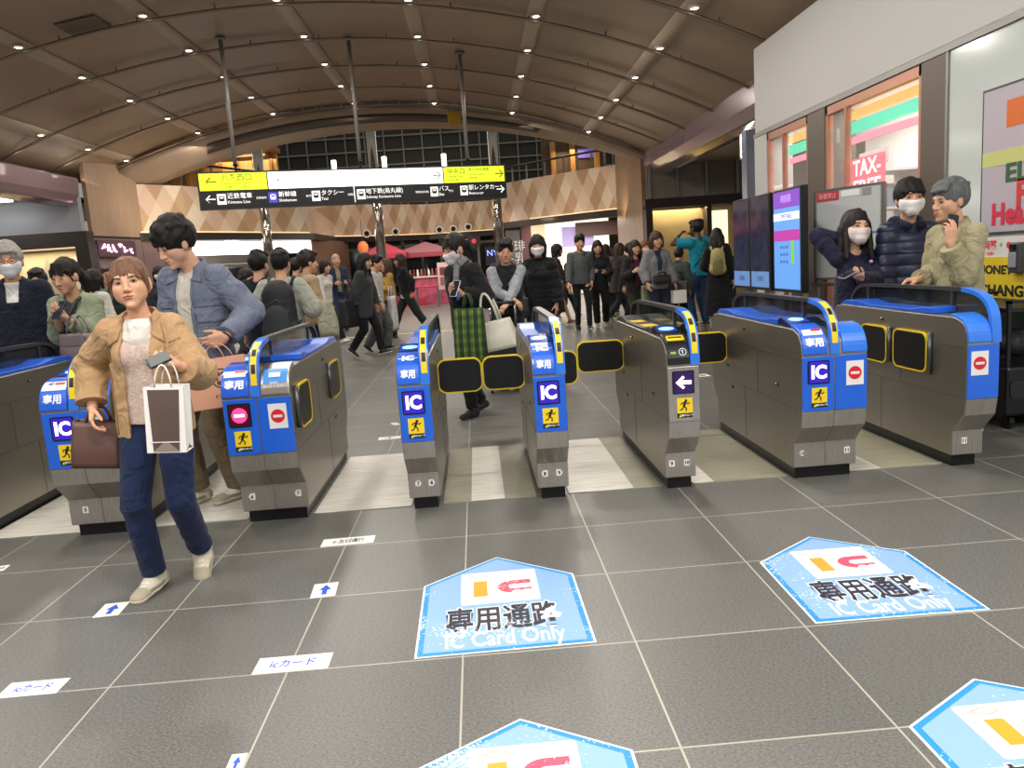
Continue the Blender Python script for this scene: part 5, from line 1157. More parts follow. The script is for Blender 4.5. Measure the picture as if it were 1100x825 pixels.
def gate(label, x0, x1, front='blue', units=(), rail=None, badges=(), flaps=(), sides=(), top='blue', loc_name='ticket_gate'):
    """x0..x1 is the gate's width; units are reader/plain covers; rail is the x of the glass guard"""
    xc = (x0+x1)/2; g = thing('ticket_gate', label, 'ticket gate', (xc, 4.86, 0), 0, 'ticket gates in the row')
    inv = Matrix.Translation((-xc, -4.86, 0))
    mb = MB(); mb.box((x0+.02, 4.215, 0), (x1-.02, 5.56, .08)); mb.build('plinth', M_GB, g)
    mb = MB(); mb.prism(BODY, x0, x1, 'x'); body = mb.build('body', M_ST, g, False, bevel=.006)
    # seams and locks on the sides
    for sx, x in ((-1, x0), (1, x1)):
        mb = MB(); e = .0015
        def ln(y0, z0, y1, z1): mb.box((x-e, min(y0, y1)-.0012, min(z0, z1)-.0012), (x+e, max(y0, y1)+.0012, max(z0, z1)+.0012))
        ln(4.09, .70, 5.62, .70); ln(4.08, .42, 5.63, .42); ln(4.72, .42, 4.72, .70); ln(4.95, .08, 4.95, .42); mb.build('seam', M_RAIL, g)
        for y, z in ((4.95, .80), (5.30, .52), (4.40, .52), (5.2, .38)):
            mb = MB(); mb.box((x-.004, y-.022, z-.012), (x+.004, y+.022, z+.012), bev=.004); k = mb.build('lock', mat('lock_steel', '#55534f', .3, .8), g); mb = MB(); mb.cyl((x-.006, y+.008, z), (x+.006, y+.008, z), .006, n=10); mb.build('keyhole', M_CHROME, k, True)
    # steel lower front, two pressed plates
    n = 2 if x1-x0 > .25 else 1
    path = [(4.18, .075), (4.18, .215), (4.075, .325), (4.06, .412)]
    for k in range(n):
        a = x0+(x1-x0)*k/n; b = x0+(x1-x0)*(k+1)/n; mb = MB(); mb.prism(list(off(path, .003))+list(reversed(off(path, -.004))), a+.003, b-.003, 'x'); mb.build('front_plate', M_ST2, g, False, bevel=.001)
    yfp = 4.0535
    for k in range(n):
        a = x0+(x1-x0)*k/n; b = x0+(x1-x0)*(k+1)/n
        mb = MB(); mb.box((a+.003, yfp-.001, .418), (b-.003, 4.07, .716), bev=.003); mb.build('front_panel', M_BLUE if front == 'blue' else M_ST2, g)
    y = yfp-.0015
    for u in units:
        a, b, style = u['a'], u['b'], u['style']; c = (a+b)/2
        if style == 'plain': 
            block(g, a+.002, b-.002, 'round_cover', M_BLUE2 if u.get('blue', True) else M_ST2, .010)
            if u.get('sticker'):
                P = TOPF[3:8]; mb = MB(); mb.prism(list(off(P, .0125))+list(reversed(off(P, .0105))), a+.018, b-.014, 'x'); st = mb.build('instruction_sticker', mat('sticker_blue', '#3c8fdc', .4), g)
                plate('white_panel', rect(-.03, -.015, .03, .015), on_front(c, .42, .0128), M_WHITE, st, .001); text('lettering', '左側へ\nお入りください', .017, on_front(c, .2, .0128), M_WTXT, st, bold=.02)
            no_entry(g, c, u.get('nz', .615), y)
        else:
            reader(g, a, b, style); display(g, u.get('dx', c), .632, u.get('disp', 'IC'), y); runner(g, u.get('dx', c)+.004, .505, y)
    for (x, num, sh_) in badges: badge(g, x, .155, num, sh_, 4.175)
    # top cover
    mb = MB(); M_top = M_BLUE if top == 'blue' else mat('top_grey', '#3a3d42', .3)
    prof = [(4.41, .866), (4.41, .90), (4.50, .902), (4.62, .885), (5.15, .885), (5.3, .905), (5.48, .90), (5.56, .866)]
    mb.prism(prof, x0+.008, x1-.008, 'x'); mb.build('top_cover', M_top, g, False, bevel=.004)
    if top == 'grey':
        for yy_ in (4.75, 5.1): plate('yellow_label', rect(-.045, -.09, .045, .09), frame((xc-.02, yy_, .8865), (1, 0, 0), (0, 1, 0)), M_YEL2, g, .001)
    # guard rail with smoked glass
    if rail is not None:
        xr, w = rail, .022
        mb = MB(); mb.ribbon(smooth(RAILP[6:]), .022, xr-w, xr+w); rl = mb.build('rail', M_RAIL, g)
        mb = MB(); mb.ribbon(smooth(RAILP[:7]), .024, xr-w-.003, xr+w+.003); rb = mb.build('rail_front', M_BLUE2, g)
        e = .0014
        for k0, k1, nm in ((1, 4, 'caution_strip'),) if len(units) > 1 or units[0]['style'] != 'plain' else ():
            P = smooth(RAILP[:7])[4:22]; mb = MB(); mb.prism(list(off(P, .0022))+list(reversed(off(P, .0))), xr-w*.72, xr+w*.72, 'x'); st = mb.build('caution_strip', M_YEL, rb)
            for q in (3, 9):
                P2 = P[q:q+4]
                mb = MB(); mb.prism(list(off(P2, .0034))+list(reversed(off(P2, .002))), xr-w*.5, xr+w*.5, 'x'); mb.build('black_mark', M_INK, st)
        gl = [(p[0]+.018 if p[0] < 4.3 else p[0]-.018 if p[0] > 5.5 else p[0], p[1]-.016) for p in smooth(RAILP)]; gl[0] = (4.09, .85); gl[-1] = (5.645, .855)
        mb = MB(); mb.prism(gl, xr-.004, xr+.004, 'x'); mb.build('glass_guard', M_RGLASS, g)
        for yy_ in (4.44, 5.42): mb = MB(); mb.box((xr-.012, yy_-.012, .86), (xr+.012, yy_+.012, .995)); mb.build('guard_post', M_RAIL, g)
        plate('violet_pad', disc(.035, 20, sy=1.3), frame((xr-.0, 4.3, .872), (1, 0, 0), (0, 1, .0)), M_PADV, g, .001) if False else None
    for (a, b, yy_) in flaps: flap(g, a, b, yy_)
    for (x, sgn, a, b) in sides: side_flap(g, x, sgn, a, b)
    for ch in list(g.children): ch.matrix_parent_inverse = inv
    return g
FL = 4.86
gate('double ticket gate at far left edge, mostly out of frame, blue top', -3.20, -2.84, 'blue', [dict(a=-3.20, b=-3.05, style='ic'), dict(a=-2.99, b=-2.84, style='plain')], -3.02, [(-3.1, '4', 'r'), (-2.9, '5', 'r')])
gate('double blue ticket gate behind the camel jacket woman, numbered 5 and 6', -2.30, -1.94, 'blue', [dict(a=-2.30, b=-2.15, style='white', dx=-2.195), dict(a=-2.09, b=-1.94, style='plain')], -2.12, [(-2.21, '5', 'r'), (-2.0, '6', 'r')], [], [(-2.30, -1, 4.42, 4.78)])
gate('double blue ticket gate numbered 6 and 7 with pink stop display', -1.37, -1.01, 'blue', [dict(a=-1.37, b=-1.22, style='half', disp='stop', dx=-1.285), dict(a=-1.165, b=-1.01, style='plain', blue=False, sticker=True)], -1.19, [(-1.31, '6', '<'), (-1.06, '7', '<')], [], [(-1.01, 1, 4.16, 4.44), (-1.01, 1, 5.1, 5.4)])
gate('narrow ticket gate numbered 7 and 8, lit IC display, blue reader', -.455, -.28, 'blue', [dict(a=-.455, b=-.325, style='ic', dx=-.375)], -.303, [(-.40, '7', 'o'), (-.325, '8', '>')], [(-.278, -.008, FL)])
gate('narrow ticket gate numbered 8 and 9, lit IC display, centre of the row', .262, .437, 'blue', [dict(a=.262, b=.392, style='ic', dx=.342)], .414, [(.305, '8', '<'), (.385, '9', '>')], [(.006, .262, FL), (.437, .60, FL)])
gate('narrow grey ticket gate numbered 9 and 10 with white arrow display', .982, 1.157, 'steel', [dict(a=.982, b=1.112, style='ticket', disp='arrow', dx=1.068)], 1.134, [(1.02, '9', 'r'), (1.105, '10', 'r')], [(.665, .982, 5.31)], top='grey')
gate('double blue ticket gate numbered 10 and 11 with IC display and no entry sign', 1.715, 2.075, 'blue', [dict(a=1.715, b=1.86, style='half', dx=1.805), dict(a=1.935, b=2.075, style='plain')], 1.895, [(1.765, '10', 'o'), (2.02, '11', 'r')], [(1.42, 1.715, 5.33)])
gate('single ticket gate numbered 11 where three people lean, no entry sign only', 2.63, 2.81, 'blue', [dict(a=2.63, b=2.765, style='plain')], 2.787, [(2.70, '11', 'r')], [], [(2.63, -1, 4.42, 4.78), (2.63, -1, 4.87, 5.19)])
# --- plates between the gates
def plate_mat(name, col, dark):
    M = bpy.data.materials.new(name); M.use_nodes = True; N, L = nodes(M); b = N['Principled BSDF']; b.inputs['Roughness'].default_value = .42
    tc = N.new('ShaderNodeTexCoord'); mp = N.new('ShaderNodeMapping'); mp.inputs['Scale'].default_value = (1.2, 42, 1); L.new(tc.outputs['Object'], mp.inputs[0])
    n = N.new('ShaderNodeTexNoise'); n.inputs['Scale'].default_value = 2.2; n.inputs['Detail'].default_value = 5; n.inputs['Roughness'].default_value = .7; L.new(mp.outputs[0], n.inputs['Vector'])
    cr = N.new('ShaderNodeValToRGB'); cr.color_ramp.elements[0].position = .36; cr.color_ramp.elements[0].color = srgb(dark); cr.color_ramp.elements[1].position = .52; cr.color_ramp.elements[1].color = srgb(col); L.new(n.outputs['Fac'], cr.inputs[0]); L.new(cr.outputs[0], b.inputs['Base Color']); return M
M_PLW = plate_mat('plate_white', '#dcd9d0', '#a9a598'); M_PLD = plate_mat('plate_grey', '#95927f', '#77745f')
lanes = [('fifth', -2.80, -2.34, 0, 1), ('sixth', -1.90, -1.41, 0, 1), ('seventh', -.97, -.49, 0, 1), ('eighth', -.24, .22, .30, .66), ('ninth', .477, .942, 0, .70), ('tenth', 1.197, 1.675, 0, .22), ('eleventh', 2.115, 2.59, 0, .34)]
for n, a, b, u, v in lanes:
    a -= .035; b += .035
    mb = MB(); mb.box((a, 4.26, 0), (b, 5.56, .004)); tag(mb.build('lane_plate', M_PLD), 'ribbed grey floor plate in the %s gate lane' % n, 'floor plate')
    mb = MB(); mb.box((a+(b-a)*u, 4.262, .004), (a+(b-a)*v, 5.558, .006)); tag(mb.build('lane_stripe', M_PLW), 'streaked white stripe on the floor of the %s gate lane' % n, 'floor stripe')  # streaked white strip over part of the plate's width
# --- stickers on the floor
def worn(name, col, under='#6f6d66', amt=.5, sc=90):
    """sticker print flaking off in small white chips"""
    M = bpy.data.materials.new(name); M.use_nodes = True; N, L = nodes(M); b = N['Principled BSDF']; b.inputs['Roughness'].default_value = .5
    tc = N.new('ShaderNodeTexCoord'); n = N.new('ShaderNodeTexNoise'); n.inputs['Scale'].default_value = sc; n.inputs['Detail'].default_value = 2; L.new(tc.outputs['Object'], n.inputs['Vector'])
    n2 = N.new('ShaderNodeTexNoise'); n2.inputs['Scale'].default_value = 3.5; L.new(tc.outputs['Object'], n2.inputs['Vector'])
    ad = N.new('ShaderNodeMath'); ad.operation = 'ADD'; L.new(n.outputs['Fac'], ad.inputs[0]); L.new(n2.outputs['Fac'], ad.inputs[1])
    gt = N.new('ShaderNodeMath'); gt.operation = 'GREATER_THAN'; L.new(ad.outputs[0], gt.inputs[0]); gt.inputs[1].default_value = 1.0+.34*amt
    mx = N.new('ShaderNodeMix'); mx.data_type = 'RGBA'; L.new(gt.outputs[0], mx.inputs['Factor']); mx.inputs['A'].default_value = srgb(col); mx.inputs['B'].default_value = srgb(under); L.new(mx.outputs['Result'], b.inputs['Base Color']); return M
M_SKY = worn('sticker_sky', '#84a9da', '#cfe0f0', .62); M_EDGE = worn('sticker_edge', '#1f87cc', '#d5e6f2', .5, 120); M_STW = mat('sticker_paper', '#e9e7e2', .5); M_GOLD = mat('chip_gold', '#c49a2c', .45); M_PINKR = worn('mark_red', '#ea4c66', '#e9e7e2', .6, 110); M_PINK2 = mat('mark_red_clean', '#ea4c66', .5); M_KANJI = worn('kanji_black', '#2c2731', '#e0dfe2', .75, 110); M_ONLY = mat('only_white', '#eef3f8', .5)
def ic_sticker(label, origin, xaxis, yaxis, w, h, flaked=True):
    """pentagon floor sticker: origin at its lower left corner, w along the lane front, h away from the camera"""
    t = thing('floor_sticker', label, 'floor sticker', (0, 0, 0), 0, 'IC lane stickers on the floor'); Mx = frame((origin[0], origin[1], .0005), (xaxis[0], xaxis[1], 0), (yaxis[0], yaxis[1], 0))
    hs_ = .70*h; P = [(0, 0), (w, 0), (w, hs_), (w*.50, h), (0, hs_)]
    c = (w/2, h*.45); ins = lambda k: [(c[0]+(x-c[0])*(1-k/w*2), c[1]+(y-c[1])*(1-k/h*2)) for x, y in P]
    plate('backing', P, Mx, M_STW, t, .001); plate('border', ins(.008), Mx @ Matrix.Translation((0, 0, .001)), M_EDGE, t, .0008); plate('field', ins(.028), Mx @ Matrix.Translation((0, 0, .0018)), M_SKY, t, .0008)
    M2 = Mx @ Matrix.Translation((0, 0, .0028)); cw, ch, cx, cy = .50*w, .36*h, w*.5, h*.62
    card = plate('card', rrect(cw, ch, .012, 4, cx, cy), M2, M_STW, t, .0006); M3 = M2 @ Matrix.Translation((0, 0, .0007))
    plate('chip', rect(cx-cw*.34, cy-ch*.28, cx-cw*.16, cy+ch*.2), M3, M_GOLD, card, .0004); d_ = lambda k: [(cx-cw*.25, cy+ch*(.36-.08*k)+0), (cx-cw*(.02+.06*k)*1-.0, cy+ch*.36-0*k), (cx-cw*.25, cy+ch*(.36+.08*k)), (cx-cw*(.48-.06*k), cy+ch*.36)]
    o_, i_ = [(cx-cw*.25, cy+ch*.27), (cx-cw*.10, cy+ch*.36), (cx-cw*.25, cy+ch*.45), (cx-cw*.40, cy+ch*.36)], [(cx-cw*.25, cy+ch*.295), (cx-cw*.14, cy+ch*.36), (cx-cw*.25, cy+ch*.425), (cx-cw*.36, cy+ch*.36)]
    ring_plate('diamond', o_, i_, M3, mat('diamond_line', '#b1a893', .5), card, .0004)
    mk = M_PINKR if flaked else M_PINK2; mb = MB(); ro = min(ch*.34, cw*.19); ri = ro*.38; ux, uy = cx+cw*.19, cy-ch*.04; pts = [(ux+cw*.22, uy+ro)]+[(ux+ro*1.15*math.cos(a), uy+ro*math.sin(a)) for a in np.linspace(PI/2, 1.5*PI, 12)]+[(ux+cw*.22, uy-ro), (ux+cw*.22, uy-ri*.9)]+[(ux+ri*math.cos(a), uy+ri*math.sin(a)) for a in np.linspace(1.5*PI, PI/2, 8)]+[(ux+cw*.22, uy+ri)]
    mb.prism(pts, 0, .0004, 'z'); mb.build('red_mark', mk, card, M=M3)
    for k in (0, 1): plate('wheel', disc(ch*.075, 12, ux+cw*(.03+.13*k), uy-ro*1.0), M3 @ Matrix.Translation((0, 0, .0005)), M_STW, card, .0004)
    text('kanji_halo', '専用通路', .125*h/.5, M2 @ Matrix.Translation((w*.5, h*.275, 0)), M_ONLY, t, bold=.055, thick=.0002, width=w*.70); text('kanji', '専用通路', .125*h/.5, M2 @ Matrix.Translation((w*.5, h*.275, .0006)), M_KANJI if flaked else mat('kanji_solid', '#2c2731', .5), t, bold=.022, thick=.0002, width=w*.68)
    text('lettering', 'IC Card Only', .088*h/.5, M2 @ Matrix.Translation((w*.5, h*.105, .0)), M_ONLY, t, bold=.012, thick=.0002, width=w*.68); return t
def sticker_from(label, ll, lr, ur, flaked):
    a, b, c = on_floor(*ll), on_floor(*lr), on_floor(*ur); x = (b-a); w = x.length; x.normalize(); y = Vector((-x.y, x.x, 0)); hs_ = (c-a).dot(y); return ic_sticker(label, a, x, y, w, hs_/.70, flaked)
sticker_from('light blue IC lane floor sticker, flaking, just in front of gates 7 and 8', (445, 708), (641, 690), (620, 616), True)
sticker_from('light blue IC lane floor sticker with clean red mark before gate 10', (876, 670), (1064, 655), (975, 592), False)
a = on_floor(440, 832); ic_sticker('light blue IC lane floor sticker cut by the bottom edge, centre one', (-.26, 1.46), (1, 0), (0, 1), .59, .64, True)
ic_sticker('light blue IC lane floor sticker cut by the bottom right corner', (1.09, 1.44), (1, 0), (0, 1), .62, .655, False)
M_ARW = mat('arrow_blue', '#2350c8', .5)
def small(label, q, kind, body=''):
    P = [on_floor(*c) for c in q]; x = (P[1]-P[0]); w = x.length; x.normalize(); y = Vector((-x.y, x.x, 0)); h_ = (P[2]-P[1]).dot(y); Mx = frame((P[0].x, P[0].y, .0005), x, y)
    t = thing('floor_sticker', label, 'floor sticker', (0, 0, 0), 0, 'small white stickers on the floor'); plate('paper', rect(0, 0, w, h_), Mx, M_STW, t, .001); M2 = Mx @ Matrix.Translation((w/2, h_/2, .0012))
    if kind == 'arrow': plate('arrow', [(-w*.08, -h_*.34), (w*.12, -h_*.34), (w*.12, h_*.0), (w*.27, h_*.0), (w*.02, h_*.36), (-w*.23, 0), (-w*.08, 0)], M2, M_ARW, t, .0005)
    else: text('lettering', body, h_*.55, M2, M_ARW if kind == 'text' else M_INK, t, bold=.02, thick=.0002, width=w*.6)
    return t
small('small white floor sticker with blue arrow in front of woman in camel jacket', [(99, 664), (127, 661), (143, 646)], 'arrow'); small('small white floor sticker with blue arrow crossed by a tile joint', [(333, 643), (360, 640), (367, 625)], 'arrow')
small('white IC card floor sticker strip at left edge, grimy cream', [(-6, 751), (60, 745), (80, 728)], 'text', 'icカード'); small('white IC card floor sticker strip torn at its right end', [(270, 725), (352, 718), (360, 701)], 'text', 'icカード')
small('white floor sticker strip with small dark print before gates 6 and 7', [(344, 588), (401, 583), (405, 575)], 'ink', '←左側通行'); small('small white floor sticker at the left edge by gate 5', [(-12, 615), (4, 613), (11, 607)], 'ink', '左側')
small('white floor sticker cut by the bottom edge with blue mark', [(240, 832), (258, 830), (268, 809)], 'arrow'); small('short white paper strip on the floor inside lane seven', [(406, 473), (430, 471), (432, 468)], 'ink', '↑')
small('tiny white floor sticker beyond lane seven', [(424, 457), (430, 456), (431, 453)], 'ink', '↑'); small('white folded leaflet on the floor inside lane ten', [(752, 405), (764, 404), (764, 401)], 'ink', 'i')
# --- hanging direction sign
A_, B_ = at_depth(215, 210, 14.0), at_depth(543.5, 192.5, 15.6); A_.z = B_.z = 0
t = thing('direction_sign', 'long hanging station direction sign, white top row over black row', 'sign', A_.lerp(B_, .5)+Vector((0, 0, 2.58))); dv = B_-A_; Wd = dv.length; Mx = Matrix.Translation(-t.location) @ frame(A_.lerp(B_, .5)+Vector((0, -.08, 2.58)), dv, (0, 0, 1)); Hs = .64
plate('housing', rect(-Wd/2, 0, Wd/2, Hs), Mx @ Matrix.Translation((0, 0, -.16)), mat('sign_housing', '#2a2a2c', .4), t, .155)
M_LBW = mat('sign_white_glow', '#ffffff', .5, emit=1.7, ecol='#fffdf2'); M_LBY = mat('sign_lime_glow', '#d8ea2a', .5, emit=1.0, ecol='#d4e62a'); M_LBK = mat('sign_black_face', '#1d1e21', .35, emit=.04); M_SW = mat('sign_white_ink', '#f2f2f0', .5, emit=.8)
M0 = Mx; yt0, yt1, yb = Hs*.5, Hs-.03, .03
def face(nm, x0, x1, z0, z1, m_): return plate(nm, rect(-Wd/2+x0*Wd, z0, -Wd/2+x1*Wd, z1), M0, m_, t, .003)
face('lime_panel', .006, .205, yt0, yt1, M_LBY); face('white_panel', .209, .775, yt0, yt1, M_LBW); face('lime_panel', .779, .994, yt0, yt1, M_LBY); face('black_panel', .006, .472, yb, yt0-.012, M_LBK); face('black_panel', .476, .994, yb, yt0-.012, M_LBK)
M1 = M0 @ Matrix.Translation((-Wd/2, 0, .0035)); tx = lambda nm, s_, x, z, sz, m_, wd=None, al='LEFT': text(nm, s_, sz, M1 @ Matrix.Translation((x*Wd, z, 0)), m_, t, al, bold=.006, width=wd and wd*Wd)
zt, zb_ = (yt0+yt1)/2, (yb+yt0)/2-.005
M_OL = mat('sign_olive', '#5c7a10', .5, emit=.25)
tx('arrow', '←', .02, zt, .24, M_OL); tx('lettering', '八条西口', .07, zt+.06, .13, M_OL); tx('lettering', 'Hachijo West Gate', .07, zt-.03, .06, M_OL); tx('lettering', '八条西口  八条西口', .07, zt-.10, .055, M_OL)
tx('lettering', '中央口', .79, zt+.06, .12, M_OL); tx('lettering', 'Central Gate', .79, zt-.03, .06, M_OL); tx('lettering', '中央检票口', .79, zt-.10, .055, M_OL); tx('lettering', '南北自由通路', .865, zt+.09, .07, M_OL); tx('lettering', 'North-South\nPassage', .865, zt-.03, .06, M_OL); tx('arrow', '→', .955, zt, .24, M_OL)
M_GY = mat('sign_grey_ink', '#b9b9a8', .5, emit=.5); tx('arrow', '→', .735, zt, .22, mat('sign_dark_ink', '#4d4d48', .5)); tx('lettering', '連絡通路', .33, zt, .10, M_GY); tx('lettering', 'Concourse', .42, zt, .08, M_GY); tx('lettering', '●', .235, zt, .05, mat('sign_dark_ink', '#4d4d48', .5)); tx('lettering', 'Exit', .60, zt, .07, M_GY)
tx('arrow', '←', .015, zb_, .22, M_SW)
M1 = M0 @ Matrix.Translation((-Wd/2, 0, .0045))
for x, c in ((.052, '#f2f2f0'), (.205, '#4a46c4'), (.338, '#f2f2f0'), (.482, '#f2f2f0'), (.728, '#f2f2f0'), (.832, '#f2f2f0')):
    p_ = plate('pictogram', rect(x*Wd, zb_-.09, x*Wd+.15, zb_+.09), M0 @ Matrix.Translation((-Wd/2, 0, .0035)), mat('picto_'+c.strip('#'), c, .5, emit=.6), t, .002); k_ = plate('vehicle', rrect(.09, .09, .02, 3, x*Wd+.075, zb_+.01), M0 @ Matrix.Translation((-Wd/2, 0, .006)), mat('picto_dark', '#22242a', .5) if c != '#4a46c4' else M_SW, p_, .001)
    plate('window', rect(x*Wd+.045, zb_+.01, x*Wd+.105, zb_+.04), M0 @ Matrix.Translation((-Wd/2, 0, .0075)), mat('picto_'+c.strip('#'), c, .5), p_, .001)
for x, a, b, c in ((.082, '近鉄電車', 'Kintetsu Line', '近铁电车'), (.235, '新幹線', 'Shinkansen', '新干线'), (.367, 'タクシー', 'Taxi', '出租车'), (.511, '地下鉄(烏丸線)', 'Subway Karasuma Line', '地铁(乌丸线)'), (.757, 'バス', 'Bus', '巴士'), (.862, '駅レンタカー', 'Rent-a-car', '')):
    tx('lettering', a, x, zb_+.045, .105, M_SW); tx('lettering', b, x, zb_-.055, .07, M_SW)
    if c: tx('lettering', c, x+(.085 if x < .5 else .165 if x < .6 else .035), zb_+.0, .045, M_SW)
tx('arrow', '→', .958, zb_, .22, M_SW); face('divider', .4725, .4755, yb, yt0, M_SW)
for i, (q, x_) in enumerate([(252, .113), (379, .50), (499, .866)]):
    P0 = A_.lerp(B_, x_); P0.z = 2.58+Hs; zt_ = vz(P0.x)-.02; o = thing('sign_pole', 'slim steel pole holding the hanging sign, %s of three' % ['left', 'middle', 'right'][i], 'pole', P0, 0, 'poles of the hanging sign')
    mb = MB(); mb.cyl((0, 0, .12), (0, 0, zt_-P0.z), .035, n=14); mb.build('shaft', mat('pole_grey', '#8d8a85', .4, .15), o, True); mb = MB(); mb.cyl((0, 0, 0), (0, 0, .12), .02, n=10); mb.sphere((0, 0, .12), .045, 12); mb.build('clamp', M_BLACK, o, True); mb = MB(); mb.cyl((0, 0, zt_-P0.z-.03), (0, 0, zt_-P0.z), .09, n=16); mb.build('ceiling_flange', M_STEELGREY, o, True)
# pole near the top right corner
p = at_depth(831, 10, 12.9)
# ------------------------------------------------------------------ bags and things in hands
def wl(px, py, Y, root, s, face):
    """a seen point as joint coordinates of the person standing at root"""
    p = at_depth(px, py, Y)-Vector(root); p.rotate(Euler((0, 0, -math.radians(face)))); return tuple(c/s for c in p)
def bag_shell(w, d, h, taper=1.0, belly=0.0, n=4):
    """open-topped soft bag, origin at the centre of its upper rim"""
    mb = MB(); rows = []
    for i in range(9):
        t = i/8; ww = w/2*(1+(taper-1)*t); dd = d/2*(.55+.45*min(1, t*1.6))*(1+belly*math.sin(PI*t)); r = min(ww, dd)*.45
        rows.append([mb.bm.verts.new((x, y, -h*t)) for x, y in rrect(2*ww, 2*dd, r, n)])
    for A, B in zip(rows, rows[1:]):
        for k in range(len(A)): mb.bm.faces.new((A[k], A[(k+1) % len(A)], B[(k+1) % len(A)], B[k]))
    mb.bm.faces.new(rows[-1]); return mb
def strap_loop(x0, x1, y, top, r, n=13):
    return [(x0+(x1-x0)*i/(n-1), y, top*math.sin(PI*i/(n-1))**.6) for i in range(n)]
def handbag(label, loc, rz, w, d, h, col, top=.16, tilt=(0, 0), flap=False, hw=.5, cat='bag', name='handbag', hcol=None, taper=1.05, r=.008):
    t = thing(name, label, cat, loc, math.radians(rz)); t.rotation_euler = (math.radians(tilt[0]), math.radians(tilt[1]), math.radians(rz))
    m_ = mat('bag_'+col.strip('#'), col, .5, var=.08, vscale=12, bump=.1, bscale=90); o = bag_shell(w, d, h, taper, .08).build('body', m_, t, True); thicken(o, .004)
    for y in (-d*.26, d*.26):
        mb = MB(); mb.tube(strap_loop(-w*hw/2, w*hw/2, y, top, r), r, 8); mb.build('handle', m_ if not hcol else mat('bag_'+hcol.strip('#'), hcol, .5), t, True)
    if flap:
        mb = MB(); mb.box((-w*.42, -d*.52, -h*.42), (w*.42, -d*.47, -.01), bev=.004); mb.build('flap', m_, t)
    return t
def paper_bag(label, loc, rz, w, d, h, col, print_=None, tilt=(0, 0), side=None, handle='#e8e4de', top=.13, cat='paper bag'):
    t = thing('paper_bag', label, cat, loc); t.rotation_euler = (math.radians(tilt[0]), math.radians(tilt[1]), math.radians(rz))
    m_ = mat('paper_'+col.strip('#'), col, .55, var=.04, vscale=6); ms = mat('paper_'+(side or col).strip('#'), side or col, .55)
    mb = MB()
    for y, sgn in ((-d/2, 1), (d/2, 1)): mb.box((-w/2, y-.0015, -h), (w/2, y+.0015, 0))
    mb.box((-w/2, -d/2, -h-.002), (w/2, d/2, -h)); mb.build('body', m_, t)
    for x in (-w/2, w/2):
        mb = MB(); fx = -.25*d*(1 if x > 0 else -1)*.6
        mb.poly([(x, -d/2, -h), (x+fx*.2, 0, -h*.9), (x+fx, 0, 0), (x, -d/2, 0)], .001); mb.poly([(x, d/2, -h), (x+fx*.2, 0, -h*.9), (x+fx, 0, 0), (x, d/2, 0)], .001); mb.build('gusset', ms, t)
    for y in (-d/2, d/2):
        mb = MB(); mb.tube(strap_loop(-w*.22, w*.22, y, top, .003), .0035, 6); mb.build('handle', mat('cord_'+handle.strip('#'), handle, .7), t, True)
    if print_: print_(t, Matrix.Translation((0, -d/2-.002, 0)) @ frame((0, 0, 0), (1, 0, 0), (0, 0, 1)), w, h)
    return t
def phone(label, loc, rot, col='#16171a', w=.072, h=.148):
    t = thing('smartphone', label, 'phone', loc); t.rotation_euler = [math.radians(a) for a in rot]; M0 = Matrix()
    plate('body', rrect(w, h, .010, 4), M0 @ Matrix.Translation((0, 0, -.004)), mat('phone_'+col.strip('#'), col, .25), t, .008); plate('screen', rrect(w-.006, h-.006, .008, 4), M0 @ Matrix.Translation((0, 0, .004)), mat('phone_glass', '#1f2a36', .08, emit=.05), t, .0006)
    plate('camera_bump', rrect(.022, .03, .006, 3, w*.26, h*.36), M0 @ Matrix.Translation((0, 0, -.0055)), mat('phone_lens', '#0b0c0e', .15), t, .0016); return t
def backpack(label, loc, rz, w, d, h, col, pocket=None, tilt=0):
    """worn on a back: origin at its top centre, outer face towards -y"""
    t = thing('backpack', label, 'backpack', loc); t.rotation_euler = (math.radians(tilt), 0, math.radians(rz)); m_ = mat('bag_'+col.strip('#'), col, .6, var=.08, vscale=12, bump=.1, bscale=90)
    f = Field((-w*.8, -d*1.6, -h*1.15), (w*.8, d*1.0, h*.15), .011); f.cone((0, 0, -h*.2), (0, 0, -h*.78), w*.46, w*.5, k=.03, flat=(V3(0, 1, 0), d/w)); f.cone((-w*.3, 0, -h*.85), (w*.3, 0, -h*.85), d*.42, d*.42, k=.05); f.noise(.004, 30, 3); link('body', f.mesh('body'), m_, t)
    f = Field((-w*.8, -d*1.6, -h*1.15), (w*.8, d*1.0, h*.15), .011); f.cone((0, -d*.42, -h*.55), (0, -d*.45, -h*.82), w*.33, w*.36, k=.02, flat=(V3(0, 1, 0), .32)); link('front_pocket', f.mesh('front_pocket'), mat('bag_'+(pocket or col).strip('#'), pocket or col, .6), t)
    mb = MB(); mb.tube([(-.04, d*.2, -.01), (-.03, d*.2, .04), (.03, d*.2, .04), (.04, d*.2, -.01)], .007, 8); mb.build('grab_handle', m_, t, True)
    for sx in (-1, 1):
        mb = MB(); mb.tube([(sx*w*.28, d*.4, -.02), (sx*w*.36, d*.85, .06), (sx*w*.42, d*1.55, .02), (sx*w*.46, d*1.9, -.12), (sx*w*.48, d*1.2, -h*.55), (sx*w*.42, d*.4, -h*.75)], [.018, .022, .022, .02, .012, .01], 8); mb.build('shoulder_strap', m_, t, True)
    mb = MB(); mb.tube([(-w*.36, -d*.33, -h*.36), (0, -d*.5, -h*.25), (w*.36, -d*.33, -h*.36)], .004, 6); mb.build('zip', mat('zip_grey', '#4c4f55', .4), t, True); return t
def xbelt(label, root, face, pts, r, col):
    pass
